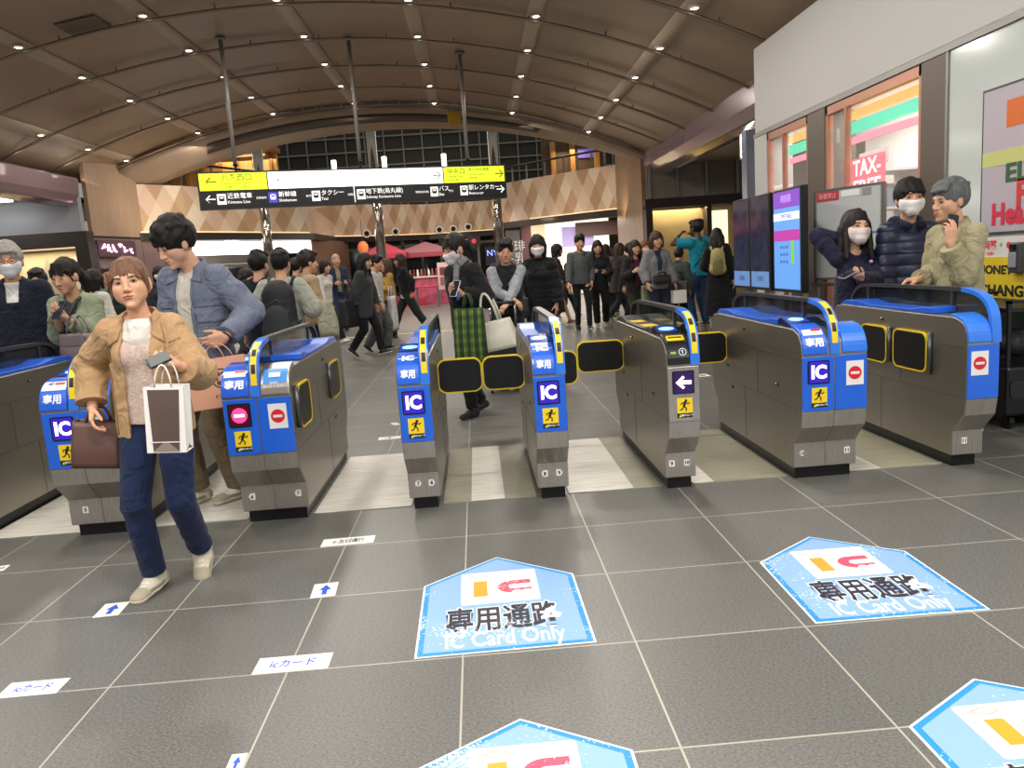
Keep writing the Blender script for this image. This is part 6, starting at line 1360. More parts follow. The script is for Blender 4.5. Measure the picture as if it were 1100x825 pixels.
# ------------------------------------------------------------------ the two people in front
sA = 1.432/1.70; rA = (-1.44, 3.40, 0); fA = 2
A = person('woman in open camel jacket and jeans walking through the gates, looking up', rA, fA, 1.432, 'f',
    dict(lean=(3, 0), head=(10, -10, -6), handR=wl(99, 438, 3.38, rA, sA, fA), poleR=(-.8, .9, -.1), handL=wl(194, 394, 3.13, rA, sA, fA), poleL=(.45, .45, -1), footR=(-.095, -.06, .085), footL=(.10, .12, .15), toeR=(-12, 4), toeL=(6, 42), kneeL=(.1, -1, 0),
         gripR=dict(curl=[.3, .38, .45, .5], thumb=.4), palmR=(.85, .35, 0), hdL=(-.8, -.5, .15), palmL=(-.2, .35, .85), gripL=dict(curl=[.5, .55, .6, .62], thumb=.75)),
    skin='#d8a587', hair=('tied', '#6f4e39'), gz=(.0022, .0012), h=.0036, headscale=1.13, jaw=.97, lips='#a8665a', brow='#5a4030', seed=4,
    wear=[dict(k='top', n='sweater', c='#b9a59a', fit=.008, hem=.90, sleeve=.5, m=mat('knit_beige', '#c0ab9f', .9, var=.16, vscale=60, bump=.5, bscale=110)), dict(k='pants', c='#1d2847', fit=.013, wr=.0045), dict(k='top', c='#b2906a', fit=.030, hem=.83, open=(.075, .07, .7), ox1=-.015, collar=.004, arm=(.056, .064, .05), sleeve=.9, neck=.072, noise=.004, wr=.005, flare=.168), dict(k='shoes', c='#c9c2ad', sole='#d6ccb2', lace='#f1eee6', size=1.16)])
tp, s_, Rt, root = A['tp'], A['s'], A['Rt'], A['root']
mw = at_depth(199, 388, 3.08)
f = A['jacket_f']
mb = MB(); pts = []
for z in np.linspace(.845, 1.30, 12):
    q = tp(.135, 0, z); pts.append((q[0], A['surf'](f, q[0], q[2])-.003, q[2]))
mb.tube(pts, .0035, 5); mb.build('placket_seam', mat('seam_camel', '#8d6a3a', .8), root, True)
mb = MB(); pts = []
for z in np.linspace(.845, 1.30, 12):
    q = tp(-.16, 0, z); pts.append((q[0], A['surf'](f, q[0], q[2])-.003, q[2]))
mb.tube(pts, .0035, 5); mb.build('placket_seam', mat('seam_camel', '#8d6a3a', .8), root, True)
A['drape']('lapel', f, [(.052, 1.438), (.118, 1.405), (.138, 1.30), (.078, 1.335)], cloth('#b2906a'), .006, .008)
A['drape']('lapel', f, [(-.058, 1.438), (-.124, 1.405), (-.152, 1.29), (-.092, 1.325)], cloth('#b2906a'), .006, .008)
A['drape']('yoke_seam', f, [(.155, 1.30), (.215, 1.32), (.215, 1.313), (.155, 1.293)], mat('seam_camel', '#8d6a3a', .8), .002, .003)
# white under-shirt collar
f = A['F'](); f.cone(tp(0, -.012, 1.335), tp(0, -.012, 1.372), .094*s_, .082*s_, k=.01, wr=.003, wf=60, flat=(V3(0, 1, 0), .98)); f.cone(tp(0, .01, 1.40), tp(0, -.03, 1.60), .066*s_, .085*s_, k=.004, op='sub'); link('shirt_collar', f.mesh('shirt_collar'), cloth('#e2dcd6'), root)
hand = at_depth(180, 388, 3.08)
t = thing('card_wallet', 'dark folded card wallet held in the camel jacket woman\'s hand', 'wallet', at_depth(171, 386, 3.03)); t.rotation_euler = (math.radians(38), math.radians(-20), math.radians(24)); t.scale = (.78, .78, .9)
mb = MB(); mb.box((-.052, -.036, -.009), (.052, .036, -.001), bev=.004); mb.build('cover', mat('wallet_dark', '#3d3d3c', .45), t); mb = MB(); mb.box((-.052, -.036, .001), (.052, .036, .008), bev=.004); mb.build('front_cover', mat('wallet_grey', '#6c6d6a', .4), t); mb = MB(); mb.tube([(-.052, -.03, 0), (-.058, 0, 0), (-.052, .03, 0)], .005, 6); mb.build('spine', mat('wallet_dark', '#3d3d3c', .45), t, True)
def gift(t, M, w, h):
    mb = MB(); mb.prism([(-w*.40, -h*.04), (w*.40, -h*.04), (w*.33, -h*.98), (-w*.33, -h*.98)], 0, .001, 'z'); mb.build('brown_print', mat('gift_brown', '#5b4a43', .45, var=.15, vscale=5), t, M=M)
    plate('grey_base', [(-w*.33, -h*.98), (w*.33, -h*.98), (w*.05, -h*.84), (-w*.05, -h*.84)], M @ Matrix.Translation((0, 0, .0012)), mat('gift_grey', '#8b7d75', .5), t, .001); plate('white_line', rect(-w*.36, -h*.845, w*.36, -h*.83), M @ Matrix.Translation((0, 0, .0025)), mat('paper_white', '#e3e3e1', .6), t, .001)
p = at_depth(179, 414, 3.02); paper_bag('white and brown paper shopping bag hanging from the camel jacket woman\'s hand', p, 4, .145, .09, .255, '#e9e6e2', gift, tilt=(0, 4), top=.085)
p = at_depth(106, 452, 3.42); handbag('brown leather handbag held low beside the camel jacket woman', p, 4, .20, .11, .20, '#5d4038', .06, tilt=(0, 6), flap=False, hw=.4)
sB = 1.70/1.70; rB = (-1.655, 4.74, 0); fB = -22
B = person('tall man in blue-grey overshirt looking down behind the camel jacket woman', rB, fB, 1.70, 'm',
    dict(lean=(4, 0), head=(-20, 22, 0), handL=wl(243, 362, 4.50, rB, sB, fB), poleL=(.6, .8, -.5), handR=(-.1, -.25, 1.02), footL=(.10, .02, .085), footR=(-.10, -.10, .085), toeL=(-14, 0), toeR=(-10, 0), hdL=(-.75, -.55, -.25), palmL=(-.5, .6, .2), gripL=dict(curl=[.35, .42, .5, .55], thumb=.5)),
    skin='#d6a78c', hair=('curly', '#17120f'), h=.0045, headscale=1.10, seed=8,
    wear=[dict(k='top', n='shirt', c='#cfc9be', fit=.006, hem=.86, sleeve=.5), dict(k='pants', c='#75664f', fit=.02), dict(k='top', c='#70778a', fit=.029, hem=.80, open=(.05, .058, .7), ox1=-.02, collar=.006, arm=(.055, .057, .043), sleeve=.93, neck=.07, noise=.003, wr=.005), dict(k='shoes', c='#d9d5ca', sole='#cdc6b4', lace='#efece4', size=1.1)])
f = B['jacket_f']
B['drape']('lapel', f, [(.050, 1.438), (.120, 1.400), (.128, 1.335), (.060, 1.350)], cloth('#70778a'), .007, .008)
B['drape']('lapel', f, [(-.050, 1.438), (-.120, 1.400), (-.128, 1.335), (-.060, 1.350)], cloth('#70778a'), .007, .008)
for sx in (1, -1):
    B['drape']('pocket', f, [(sx*.075, 1.235), (sx*.185, 1.235), (sx*.18, 1.10), (sx*.078, 1.10)], cloth('#70778a'), .003, .005)
    B['drape']('pocket_flap', f, [(sx*.072, 1.245), (sx*.188, 1.245), (sx*.186, 1.195), (sx*.076, 1.195)], cloth('#6a7185'), .008, .006)
B['drape']('placket', f, [(.062, 1.33), (.084, 1.33), (.06, .83), (.038, .83)], cloth('#6a7185'), .004, .005)
a, b = V3(B['el']['L']), V3(B['wr']['L']); u = unit(b-a); c = b-u*.0; mb = MB(); 
n1 = unit(np.cross(u, V3(0, 0, 1))); n2 = np.cross(u, n1); mb.tube([c+(n1*math.cos(k)+n2*math.sin(k))*.031 for k in np.linspace(0, 2*PI, 17)[:-1]], .006, 6, True); w_ = mb.build('wristwatch', mat('watch_dark', '#2a2523', .3), B['root'], True)
def mon(t, M, w, h):
    M2 = M @ Matrix.Translation((w*.14, -h*.42, 0)); ring_plate('emblem_ring', disc(.055, 24), disc(.047, 24), M2, mat('print_dark', '#4d3a35', .5), t, .001)
    for k in range(6): a = k*PI/3; plate('emblem_petal', disc(.013, 10, .028*math.cos(a), .028*math.sin(a)), M2, mat('print_dark', '#4d3a35', .5), t, .001)
    text('lettering', 'KYOTO', .03, M @ Matrix.Translation((w*.16, -h*.78, 0)), mat('print_dark', '#4d3a35', .5), t)
p = at_depth(229, 386, 4.34); paper_bag('salmon pink paper bag with round emblem held by the man in blue-grey', p, -4, .40, .13, .27, '#d39b7f', mon, tilt=(-8, -5), handle='#c89078', top=.09)
# ------------------------------------------------------------------ everyone else
def put(label, px, pytop, Y, face=0, sex='m', pose=None, hair=('short', '#1a1512'), wear=(), h=.012, hat=.018, H=None, **kw):
    p = at_depth(px, pytop, Y); Hh = H or p.z-hat; kw.setdefault('skin', '#d0a184'); kw.setdefault('headscale', 1.13)
    if pose and callable(pose): pose = pose((p.x, Y, 0), Hh/1.70, face)
    o = person(label, (p.x, Y, 0), face, Hh, sex, pose, hair=hair, wear=wear, h=h, **kw); o['loc'] = Vector((p.x, Y, 0)); o['face'] = face; return o
def carry(o, lx, ly, lz):
    v = Vector((lx, ly, lz))*o['s']; v.rotate(Euler((0, 0, math.radians(o['face'])))); return o['loc']+v
top = lambda c, **k: dict(k='top', c=c, **k)
pants = lambda c, **k: dict(k='pants', c=c, **k)
shoes = lambda c, so='#d8d3c8': dict(k='shoes', c=c, sole=so)
WALK = dict(lean=(5, 0), footL=(.08, -.30, .085), footR=(-.08, .30, .15), toeL=(0, -12), toeR=(0, 38), handL=(.27, .12, .86), handR=(-.27, -.2, .88))
BACKBAG = dict(handL=(.22, -.2, 1.1), handR=(-.22, -.2, 1.1))
# -- right: three by the last gate
C1 = put('woman in navy dress and white mask, hand behind head, holding phone', 917, 233, 5.85, 6, 'f', lambda r, s, f: dict(head=(-4, -10, 4), handR=wl(909, 257, 5.9, r, s, f), poleR=(-1, .2, -.1), handL=wl(925, 299, 5.58, r, s, f), poleL=(1, .3, -.6), hdR=(.75, .1, .45), palmR=(.3, -.2, -.6), gripR=dict(curl=.2, thumb=.3), hdL=(-.75, -.5, .35), palmL=(.0, .3, .9), gripL=dict(curl=[.35, .4, .45, .5], thumb=.6)),
    ('long', '#1c1513'), [top('#23253a', fit=.022, hem=.62, neck=.07, arm=(.054, .058, .042), flare=.17, sleeve=.96), dict(k='skirt', c='#23253a', n='dress_skirt', hem=.35), shoes('#1b1b1d')], .0052, mask='#e6dcd9', skin='#d9ad92', seed=2, headscale=1.32)
p = at_depth(912, 294, 5.54); phone('phone held flat in the hand of the woman in navy dress', p, (22, 6, -75), '#b9a6a0')
mb = MB(); q = carry(C1, .085, -.125, 1.40); mb.sphere((0, 0, 0), .014, 10); mb.sphere((.03, 0, -.05), .014, 10); o = mb.build('brooch', mat('brooch_lilac', '#cfa4e0', .4), C1['root'], True); o.location = V3(.07, -.15, 1.33)*C1['s']
C2 = put('man in navy down jacket and white mask behind the last gate', 976, 197, 5.8, 2, 'm', dict(head=(-14, -4, 0), handL=(.17, -.12, .95), handR=(-.20, -.05, .85)), ('mop', '#15110f'), [top('#14161f', n='sweatshirt', fit=.02, hem=.86), pants('#1b1c22'), top('#1a2038', fit=.030, hem=.84, quilt=.085, arm=(.056, .060, .05), m=mat('down_navy', '#1c2340', .38, var=.06)), dict(k='hood', c='#191d30'), shoes('#22232a')], .0055, mask='#eceae8', headscale=1.18, wide=.92, seed=3)
C3 = put('grey haired man in khaki jacket phoning, leaning on the last gate', 1032, 194, 4.95, -84, 'm', lambda r, s, f: dict(lean=(4, 0), head=(2, 0, 0), handL=wl(1020, 262, 4.74, r, s, f), poleL=(.1, -.9, -1), handR=wl(988, 300, 5.0, r, s, f), poleR=(-.6, .7, -.6), hdL=(.0, .12, 1), palmL=(-1, .1, .1), gripL=dict(curl=[.25, .3, .42, .5], thumb=.6, spread=.08), hdR=(-.35, -.9, -.1), palmR=(.2, -.2, -.9), gripR=dict(curl=[.5, .55, .6, .6], thumb=.5), footL=(.1, .05, .085), footR=(-.1, -.05, .085)),
    ('short', '#5e6060'), [pants('#a49a7c', fit=.02), top('#a29b7c', fit=.034, hem=.78, collar=.012, neck=.068, arm=(.054, .056, .042), wr=.0055, noise=.003), shoes('#cfc7b4')], .0052, skin='#cfa083', headscale=1.12, brow='#5a5552', seed=6)
p = at_depth(1023, 243, 4.815); phone('dark phone pressed to the ear of the man in khaki jacket', p, (82, 12, 5))
# -- left: three beyond the fifth gate
C4 = put('old man with grey hair and mask in dark navy coat at left edge', 8, 264, 6.3, 16, 'm', dict(head=(4, 0, 0)), ('short', '#9a9690'), [top('#1d2130', fit=.045, hem=.72, collar=.02, open=(.01, .05, 1.28), arm=(.06, .064, .05)), top('#e5e2de', n='shirt', fit=.012, hem=.9, sleeve=.4, collar=.01), pants('#22242b'), shoes('#222222')], .0065, mask='#dfe0e2', glasses=True, seed=7)
C5 = put('young woman with ponytail in pale green jacket looking down at phone', 76, 279, 5.95, -4, 'f', lambda r, s, f: dict(lean=(4, 0), head=(-8, 8, 0), handL=wl(74, 344, 5.7, r, s, f), poleL=(.4, .6, -1), handR=wl(62, 341, 5.66, r, s, f), poleR=(-.4, .6, -1), hdL=(-.7, -.5, .4), palmL=(-.3, .4, .8), hdR=(.3, -.7, .6), palmR=(.1, .5, .8), gripR=dict(curl=.45, thumb=.6), gripL=dict(curl=.45, thumb=.6)),
    ('ponytail', '#1d1613'), [top('#43454a', n='shirt', fit=.008, hem=.9, sleeve=.4), top('#8f9a80', fit=.03, hem=.80, open=(.03, .06, .8), collar=.008, arm=(.056, .062, .05)), pants('#3a3c42'), shoes('#333333')], .0065, headscale=1.16, seed=9)
p = at_depth(63, 333, 5.6); phone('dark phone in the hands of the woman in pale green jacket', p, (55, 0, -20))
p = at_depth(84, 358, 5.62); handbag('greyish tan handbag in front of the woman in pale green jacket', p, -20, .27, .12, .20, '#7f7070', .12, flap=True)
P_ = [C5['tp'](.085, .05, 1.435), C5['tp'](.075, -.10, 1.40), C5['tp'](.01, -.165, 1.26), C5['tp'](-.09, -.17, 1.10)]
mb = MB(); mb.tube(P_, .013, 6); mb.build('bag_strap', mat('strap_black', '#17181b', .5), C5['root'], True)
put('masked person with black hair in dark jacket behind the old man', 40, 291, 8.6, 10, 'm', None, ('short', '#191512'), [top('#33362f', fit=.03, hem=.8), pants('#25272c'), shoes('#222222')], mask='#e6e6e6', seed=12)
# -- middle: the masked woman coming to lane eight
sM = 1.58/1.7
C6 = put('masked woman in black coat with green tartan skirt in front of lane eight', 496, 251, 6.85, -48, 'f', lambda r, s, f: dict(lean=(4, 0), head=(-8, 10, 0), handL=wl(496, 316, 6.6, r, s, f), poleL=(.5, .7, -1), handR=wl(490, 313, 6.6, r, s, f), poleR=(-.4, .6, -1), hdL=(-.3, -.8, .25), palmL=(-.7, .3, .4), hdR=(.2, -.9, .3), palmR=(.6, .3, .4), gripL=dict(curl=.5, thumb=.6), gripR=dict(curl=.5, thumb=.6), footL=(.08, -.10, .085), footR=(-.08, .16, .10), toeL=(4, 0), toeR=(-4, 12)),
    ('ponytail', '#1f1815'), [top('#1d1e20', fit=.034, hem=.84, collar=.02, open=(.015, .05, 1.2), arm=(.06, .064, .052)), dict(k='scarf', c='#82858a', tail=True), pants('#141518', fit=.012), shoes('#17181a', '#26272a')], .0055, mask='#dcd8dc', headscale=1.13, seed=10)
def tartan():
    M = bpy.data.materials.new('tartan_green'); M.use_nodes = True; N, L = nodes(M); b = N['Principled BSDF']; b.inputs['Roughness'].default_value = .8; tc = N.new('ShaderNodeTexCoord'); prev = None
    for ax, sc in (('X', 15), ('X', 36), ('Z', 13)):
        wv = N.new('ShaderNodeTexWave'); wv.bands_direction = ax; wv.inputs['Scale'].default_value = sc/6.28*2; L.new(tc.outputs['Object'], wv.inputs['Vector']); cr = N.new('ShaderNodeValToRGB'); cr.color_ramp.elements[0].position = .45; cr.color_ramp.elements[1].position = .6
        cr.color_ramp.elements[0].color = srgb('#22391f') if sc == 15 else (0.25, .25, .25, 1); cr.color_ramp.elements[1].color = srgb('#56722f') if sc == 15 else (1, 1, 1, 1) if sc == 13 else srgb('#dfe29a'); L.new(wv.outputs['Fac'], cr.inputs[0])
        if prev is None: prev = cr.outputs[0]
        else:
            mx = N.new('ShaderNodeMix'); mx.data_type = 'RGBA'; mx.blend_type = 'MULTIPLY' if sc == 13 else 'OVERLAY'; mx.inputs['Factor'].default_value = .5; L.new(prev, mx.inputs['A']); L.new(cr.outputs[0], mx.inputs['B']); prev = mx.outputs['Result']
    L.new(prev, b.inputs['Base Color']); return M
p = at_depth(503, 331, 6.52); t = handbag('green tartan cloth bag hanging from the masked woman\'s hands', p, -14, .245, .12, .46, '#2f4a2a', .12, hw=.3, taper=1.08); t.children[0].data.materials[0] = tartan()
p = at_depth(528, 345, 6.6); handbag('white leather tote bag on the arm of the masked woman in black', p, -18, .32, .15, .25, '#d5d2c4', .24, tilt=(0, -10), hw=.45, taper=1.22, flap=False, r=.011)
p = at_depth(489, 310, 6.5); phone('white phone in the masked woman\'s hands above the tartan bag', p, (60, 0, -40), '#d8d8da')
mb = MB(); mb.tube([(p.x+.02, p.y-.02, p.z-.03), (p.x+.03, p.y-.03, p.z-.08), (p.x+.01, p.y-.03, p.z-.1), (p.x+.02, p.y-.02, p.z-.05)], .006, 6); tag(mb.build('blue_tassel', mat('tassel_blue', '#3a5bb0', .7), None, True), 'blue tassel dangling from the masked woman\'s hand', 'tassel')
# -- man with a suitcase
C7 = put('smiling man in black vest over grey sleeves leaning on suitcase handle', 541, 259, 8.6, 4, 'm', lambda r, s, f: dict(lean=(9, 0), head=(-4, -6, 0), handR=wl(552, 322, 8.3, r, s, f), poleR=(-1, .1, -.6), handL=wl(545, 327, 8.28, r, s, f), poleL=(1, .1, -.6), hdL=(-.7, -.5, -.5), hdR=(.6, -.4, -.6), palmL=(0, .3, -.9), palmR=(0, .3, -.9), gripL=dict(curl=.35), gripR=dict(curl=.35)),
    ('short', '#1a1512'), [top('#9aa0a8', n='shirt', fit=.022, hem=.9, collar=.01), dict(k='vest', c='#24272a', fit=.036, hem=.86, collar=.02, neck=.066), pants('#1d1e22'), shoes('#1b1c20')], .008, seed=13)
p = at_depth(541, 322, 8.15); t = thing('suitcase', 'black suitcase with tall pulled out handle under the vest man\'s arms', 'suitcase', (p.x-.02, 8.05, 0)); mb = MB(); mb.box((-.22, -.14, .06), (.22, .14, .66), bev=.04, seg=3); mb.build('shell', mat('suitcase_black', '#1b1d20', .4), t)
for x in (-.13, .13): mb = MB(); mb.cyl((x, .06, .66), (x, .06, p.z-.03), .011, n=10); mb.build('handle_tube', M_CHROME, t, True)
mb = MB(); mb.tube([(-.14, .06, p.z-.03), (.14, .06, p.z-.03)], .016, 10); mb.build('grip', M_BLACK, t, True)
for x in (-.17, .17):
    for y in (-.1, .1): mb = MB(); mb.cyl((x-.012, y, .03), (x+.012, y, .03), .03, n=14); mb.build('wheel', M_BLACK, t)
C8 = put('woman in white mask and long black puffer coat beside the vest man', 577, 254, 9.3, -22, 'f', dict(head=(14, 0, 0), handR=(-.24, -.22, 1.0), handL=(.22, -.06, .86), footR=(-.08, -.08, .085)), ('bob', '#1b1613'), [top('#1b1b1e', fit=.046, hem=.66, quilt=.11, collar=.02), pants('#26262a'), shoes('#1d1d1f')], .009, mask='#ebe9e6', seed=14)
p = carry(C8, -.26, -.25, .97); handbag('black shoulder bag at the hip of the woman in black puffer coat', p, 10, .3, .12, .24, '#161618', .2)
# -- couple walking and the crowd in front of the bright shop
put('man in charcoal sweater walking beside a woman in black', 621, 253, 14.2, 6, 'm', dict(WALK, footL=(.08, -.2, .085), footR=(-.05, .16, .1), handL=(.2, -.05, .88)), ('short', '#1c1714'), [top('#55585b', fit=.02, hem=.86), pants('#191a1d', fit=.0), shoes('#1a1a1c')], seed=15)
put('woman with long wavy hair in black jacket walking beside charcoal sweater man', 641, 259, 14.7, -4, 'f', dict(WALK, handR=(-.12, -.25, 1.12), handL=(.12, -.25, 1.1), footR=(-.08, -.2, .085), footL=(.12, .12, .1), toeR=(0, -5), toeL=(0, 10)), ('long', '#2a1d17'), [top('#232427', fit=.035, hem=.72, arm=(.058, .062, .05)), pants('#17181a'), shoes('#9a8d80')], seed=16)
put('dark haired person in long plum black coat walking past the bright shop', 594, 263, 15.5, 95, 'f', dict(WALK), ('bob', '#1e1613'), [top('#2b2023', fit=.03, hem=.55), dict(k='skirt', c='#2b2023', hem=.3), shoes('#6d4a3f')], seed=17)
put('person seen from behind with long brown hair in grey coat in the bright shop', 650, 263, 17.0, 150, 'f', None, ('long', '#33221b'), [top('#55524e', fit=.03, hem=.6), pants('#232326'), shoes('#222222')], seed=18)
put('woman with brown hair in dark coat with lime bag near the brown pier', 662, 262, 15.8, 110, 'f', dict(WALK), ('long', '#3b271e'), [top('#2a2626', fit=.035, hem=.62), pants('#28262a'), shoes('#333333')], seed=19)
put('person in dark hooded coat with goggles on head near the brown pier', 671, 262, 14.6, 60, 'm', dict(lean=(8, 0)), ('mop', '#1a1512'), [top('#241f20', fit=.05, hem=.7), dict(k='hood', c='#241f20'), pants('#1e1d20'), shoes('#222222')], seed=20)
C9 = put('woman in black coat over plum top holding a white drink cup', 681, 259, 12.6, 16, 'f', dict(handL=(.06, -.27, 1.12), handR=(-.16, -.25, 1.18), poleL=(.4, .6, -1), poleR=(-.4, .6, -1)), ('long', '#2a1c17'), [top('#5a2c3a', n='blouse', fit=.012, hem=.9, sleeve=.4), top('#211f20', fit=.04, hem=.72, open=(.06, .05, .7)), pants('#2e3026'), shoes('#222222')], .010, seed=21)
p = carry(C9, .03, -.33, 1.13); t = thing('drink_cup', 'white paper cup held by the woman in black coat and plum top', 'cup', p); mb = MB(); mb.lathe([(.027, 0), (.038, .11), (.001, .11)], 16); mb.build('cup', mat('cup_white', '#dedbd8', .5), t, True); mb = MB(); mb.lathe([(.04, .11), (.04, .122), (.03, .128), (.001, .128)], 16); mb.build('lid', mat('cup_lid', '#f1f0ee', .4), t, True)
p = carry(C9, .16, -.30, .92); handbag('olive green tote bag on the arm of the cup holding woman', p, 8, .34, .1, .42, '#8a8f70', .2)
put('person with light brown hair and pink mask partly behind the grey cardigan woman', 692, 259, 13.6, 10, 'f', None, ('bob', '#6b4a33'), [top('#4a3c3a', fit=.03, hem=.7), pants('#2c2b2d'), shoes('#222222')], mask='#e2b9b6', seed=22)
C10 = put('woman with short brown bob in grey cardigan and black waist bag', 704, 250, 12.2, 14, 'f', dict(handL=(.27, -.1, .86), handR=(-.24, -.12, .9)), ('bob', '#3a291f'), [top('#2f3846', n='blouse', fit=.01, hem=.9, sleeve=.4, collar=.01), top('#77787b', fit=.036, hem=.80, open=(.035, .05, 1.1), arm=(.056, .062, .05)), pants('#23283a'), shoes('#333333')], .010, seed=23)
p = carry(C10, -.03, -.24, 1.03); handbag('black belt bag across the grey cardigan woman\'s waist', p, 14, .27, .08, .13, '#141417', .05)
p = carry(C10, .30, -.16, .76); paper_bag('small white paper bag low in the grey cardigan woman\'s hand', p, 10, .22, .1, .2, '#e6e3e0', handle='#2a2422', top=.1)
C11 = put('stooping person in dark green jacket seen from behind', 726, 266, 12.7, 150, 'm', dict(lean=(16, 0), handL=(.2, -.2, .95)), ('short', '#171311'), [top('#3f4a45', fit=.042, hem=.76, collar=.02), pants('#1f2024'), shoes('#222222')], seed=24)
p = carry(C11, -.08, .22, 1.06); handbag('black shoulder bag on the back of the stooping green jacket person', p, 150, .34, .16, .26, '#1b1c1e', .16)
C12 = put('tall man in teal T-shirt and jeans seen from behind, phone at face', 749, 237, 13.3, 205, 'm', dict(handL=(.18, -.24, 1.50), poleL=(1, .1, -.5), handR=(-.06, -.2, 1.5), poleR=(-1, -.2, -.4), head=(10, 0, 0), footL=(.13, 0, .085), footR=(-.13, 0, .085)), ('short', '#15110f'), [top('#1b8aa0', fit=.024, hem=.84, sleeve=-.25, arm=(.062, .066, .05)), pants('#324766', fit=.02), shoes('#333638')], .010, skin='#5d4334', seed=25)
mb = MB(); mb.tube([C12['tp'](-.14, .0, 1.43), C12['tp'](-.06, .16, 1.33), C12['tp'](.1, .18, 1.12), C12['tp'](.17, .1, 1.0)], .012, 6); mb.build('bag_strap', mat('strap_black', '#17181b', .5), C12['root'], True)
C13 = put('woman in long black dress with head bowed beside the teal man', 770, 246, 12.3, 168, 'f', dict(head=(0, 12, 0), handL=(.15, -.22, 1.05)), ('long', '#1c1512'), [top('#18181b', fit=.028, hem=.7), dict(k='skirt', c='#18181b', hem=.28, flare=.24), shoes('#222222')], seed=26)
p = carry(C13, .02, .20, 1.36); backpack('small backpack in mottled yellow green on the black dress woman', p, 168+180, .24, .13, .34, '#a59a62', '#6d6a3e')
put('person in black trousers and white shoes beyond the dark signboards', 781, 262, 14.6, 190, 'f', dict(WALK), ('bob', '#1c1512'), [top('#26262b', fit=.03, hem=.8), pants('#2b2b30'), shoes('#e6e1da')], seed=27)
# -- walkers in the middle of the hall
C14 = put('woman with long black hair in dark grey coat walking toward the shops', 386, 273, 12.5, 74, 'f', dict(WALK, footL=(.07, -.22, .085), footR=(-.07, .26, .14), handL=(.2, -.12, .85), handR=(-.2, .1, .85)), ('long', '#141110'), [top('#37393c', fit=.045, hem=.66, arm=(.06, .064, .05)), pants('#17181a', fit=.018), shoes('#1a1a1c', '#e2ded6')], .010, seed=28)
p = carry(C14, -.34, .12, 1.0); handbag('large black shoulder bag behind the woman in dark grey coat', p, 70, .42, .16, .44, '#17181a', .24)
C15 = put('person in loose grey trousers walking beside the dark grey coat woman', 399, 275, 13.1, 74, 'm', dict(WALK, footL=(.07, -.12, .085), footR=(-.07, .2, .12)), ('short', '#1a1512'), [top('#b9b4ae', fit=.03, hem=.86), pants('#5a5a5c', fit=.035), shoes('#1d1d1f', '#e2ded6')], .012, seed=29)
p = carry(C15, .26, -.2, .98); handbag('long white cloth bag hanging in front of the grey trousers person', p, 70, .2, .1, .58, '#c9c8c6', .16)
put('woman with wavy brown hair in mustard jacket facing the red parasol', 415, 279, 15.2, -70, 'f', dict(handL=(.1, -.3, 1.1), handR=(-.1, -.3, 1.1)), ('long', '#4a3122'), [top('#a8823c', fit=.034, hem=.86), pants('#1d1e22', fit=.03), shoes('#333333')], seed=30)
put('child sized person in pale blue top beside the mustard jacket woman', 404, 281, 17.2, -40, 'f', None, ('bob', '#1c1512'), [top('#8b97a6', fit=.03, hem=.8), pants('#2b2c33'), shoes('#222222')], mask='#dddddd', seed=31)
C16 = put('woman with long brown hair in black cardigan striding with a shopping bag', 433, 273, 16.0, -82, 'f', dict(WALK, footL=(.08, .40, .14), footR=(-.08, -.34, .09), toeL=(0, 35), toeR=(0, -8), handR=(-.2, -.26, .92), handL=(.2, .1, .9)), ('long', '#3a261d'), [top('#e0dcd4', n='shirt', fit=.03, hem=.80), top('#1b1d22', fit=.038, hem=.88), pants('#2b2e30', fit=.03), shoes('#8f8a84')], .011, seed=32)
def redside(t, M, w, h): plate('red_panel', rect(w*.22, -h, w*.5, 0), M, mat('bag_red', '#c9505a', .5), t, .001)
p = carry(C16, -.2, -.34, .84); paper_bag('white and red paper shopping bag of the striding woman in black cardigan', p, 0, .34, .13, .34, '#e6dcd6', redside, top=.16)
put('bald man in navy jacket and jeans standing by the brown wall', 360, 274, 18.0, 24, 'm', dict(handL=(.12, -.28, 1.1), handR=(-.12, -.28, 1.1), poleL=(.45, .6, -1), poleR=(-.45, .6, -1)), ('thin', '#a9927e'), [top('#8c8778', n='shirt', fit=.01, hem=.9, sleeve=.4), top('#2a3347', fit=.034, hem=.82, open=(.04, .05, .7)), pants('#2d3a52'), shoes('#2a2a2a')], seed=33)
put('person in white and black top walking behind the beige jacket', 345, 280, 15.0, 60, 'f', dict(WALK), ('bob', '#241b17'), [top('#c9c4bd', fit=.024, hem=.88), pants('#1b1b1e'), shoes('#ddd8d0')], seed=34)
# -- backs at the left
C17 = put('person in pale grey green coat seen from behind wearing a black backpack', 299, 270, 7.4, 176, 'm', BACKBAG, ('short', '#14110f'), [top('#a3a69a', fit=.04, hem=.74, arm=(.06, .064, .05)), pants('#25272b'), shoes('#2a2a2a')], .009, seed=35)
p = carry(C17, -.01, .20, 1.38); backpack('black backpack with small tag on the grey green coat person', p, 176+180, .33, .19, .50, '#17191d', '#24272d')
C18 = put('person in navy coat seen from behind left of the backpack', 275, 272, 7.9, 165, 'm', None, ('short', '#12100e'), [top('#171b26', fit=.042, hem=.72, arm=(.06, .062, .05)), pants('#202229'), shoes('#222222')], .010, seed=36)
C19 = put('person in beige jacket and jeans turned away right of the backpack', 327, 271, 8.9, 120, 'm', dict(handL=(.2, -.2, 1.05)), ('short', '#2a1d19'), [top('#a89272', fit=.044, hem=.84, collar=.015, arm=(.06, .064, .05)), pants('#2f4a72'), shoes('#333333')], .010, seed=37)
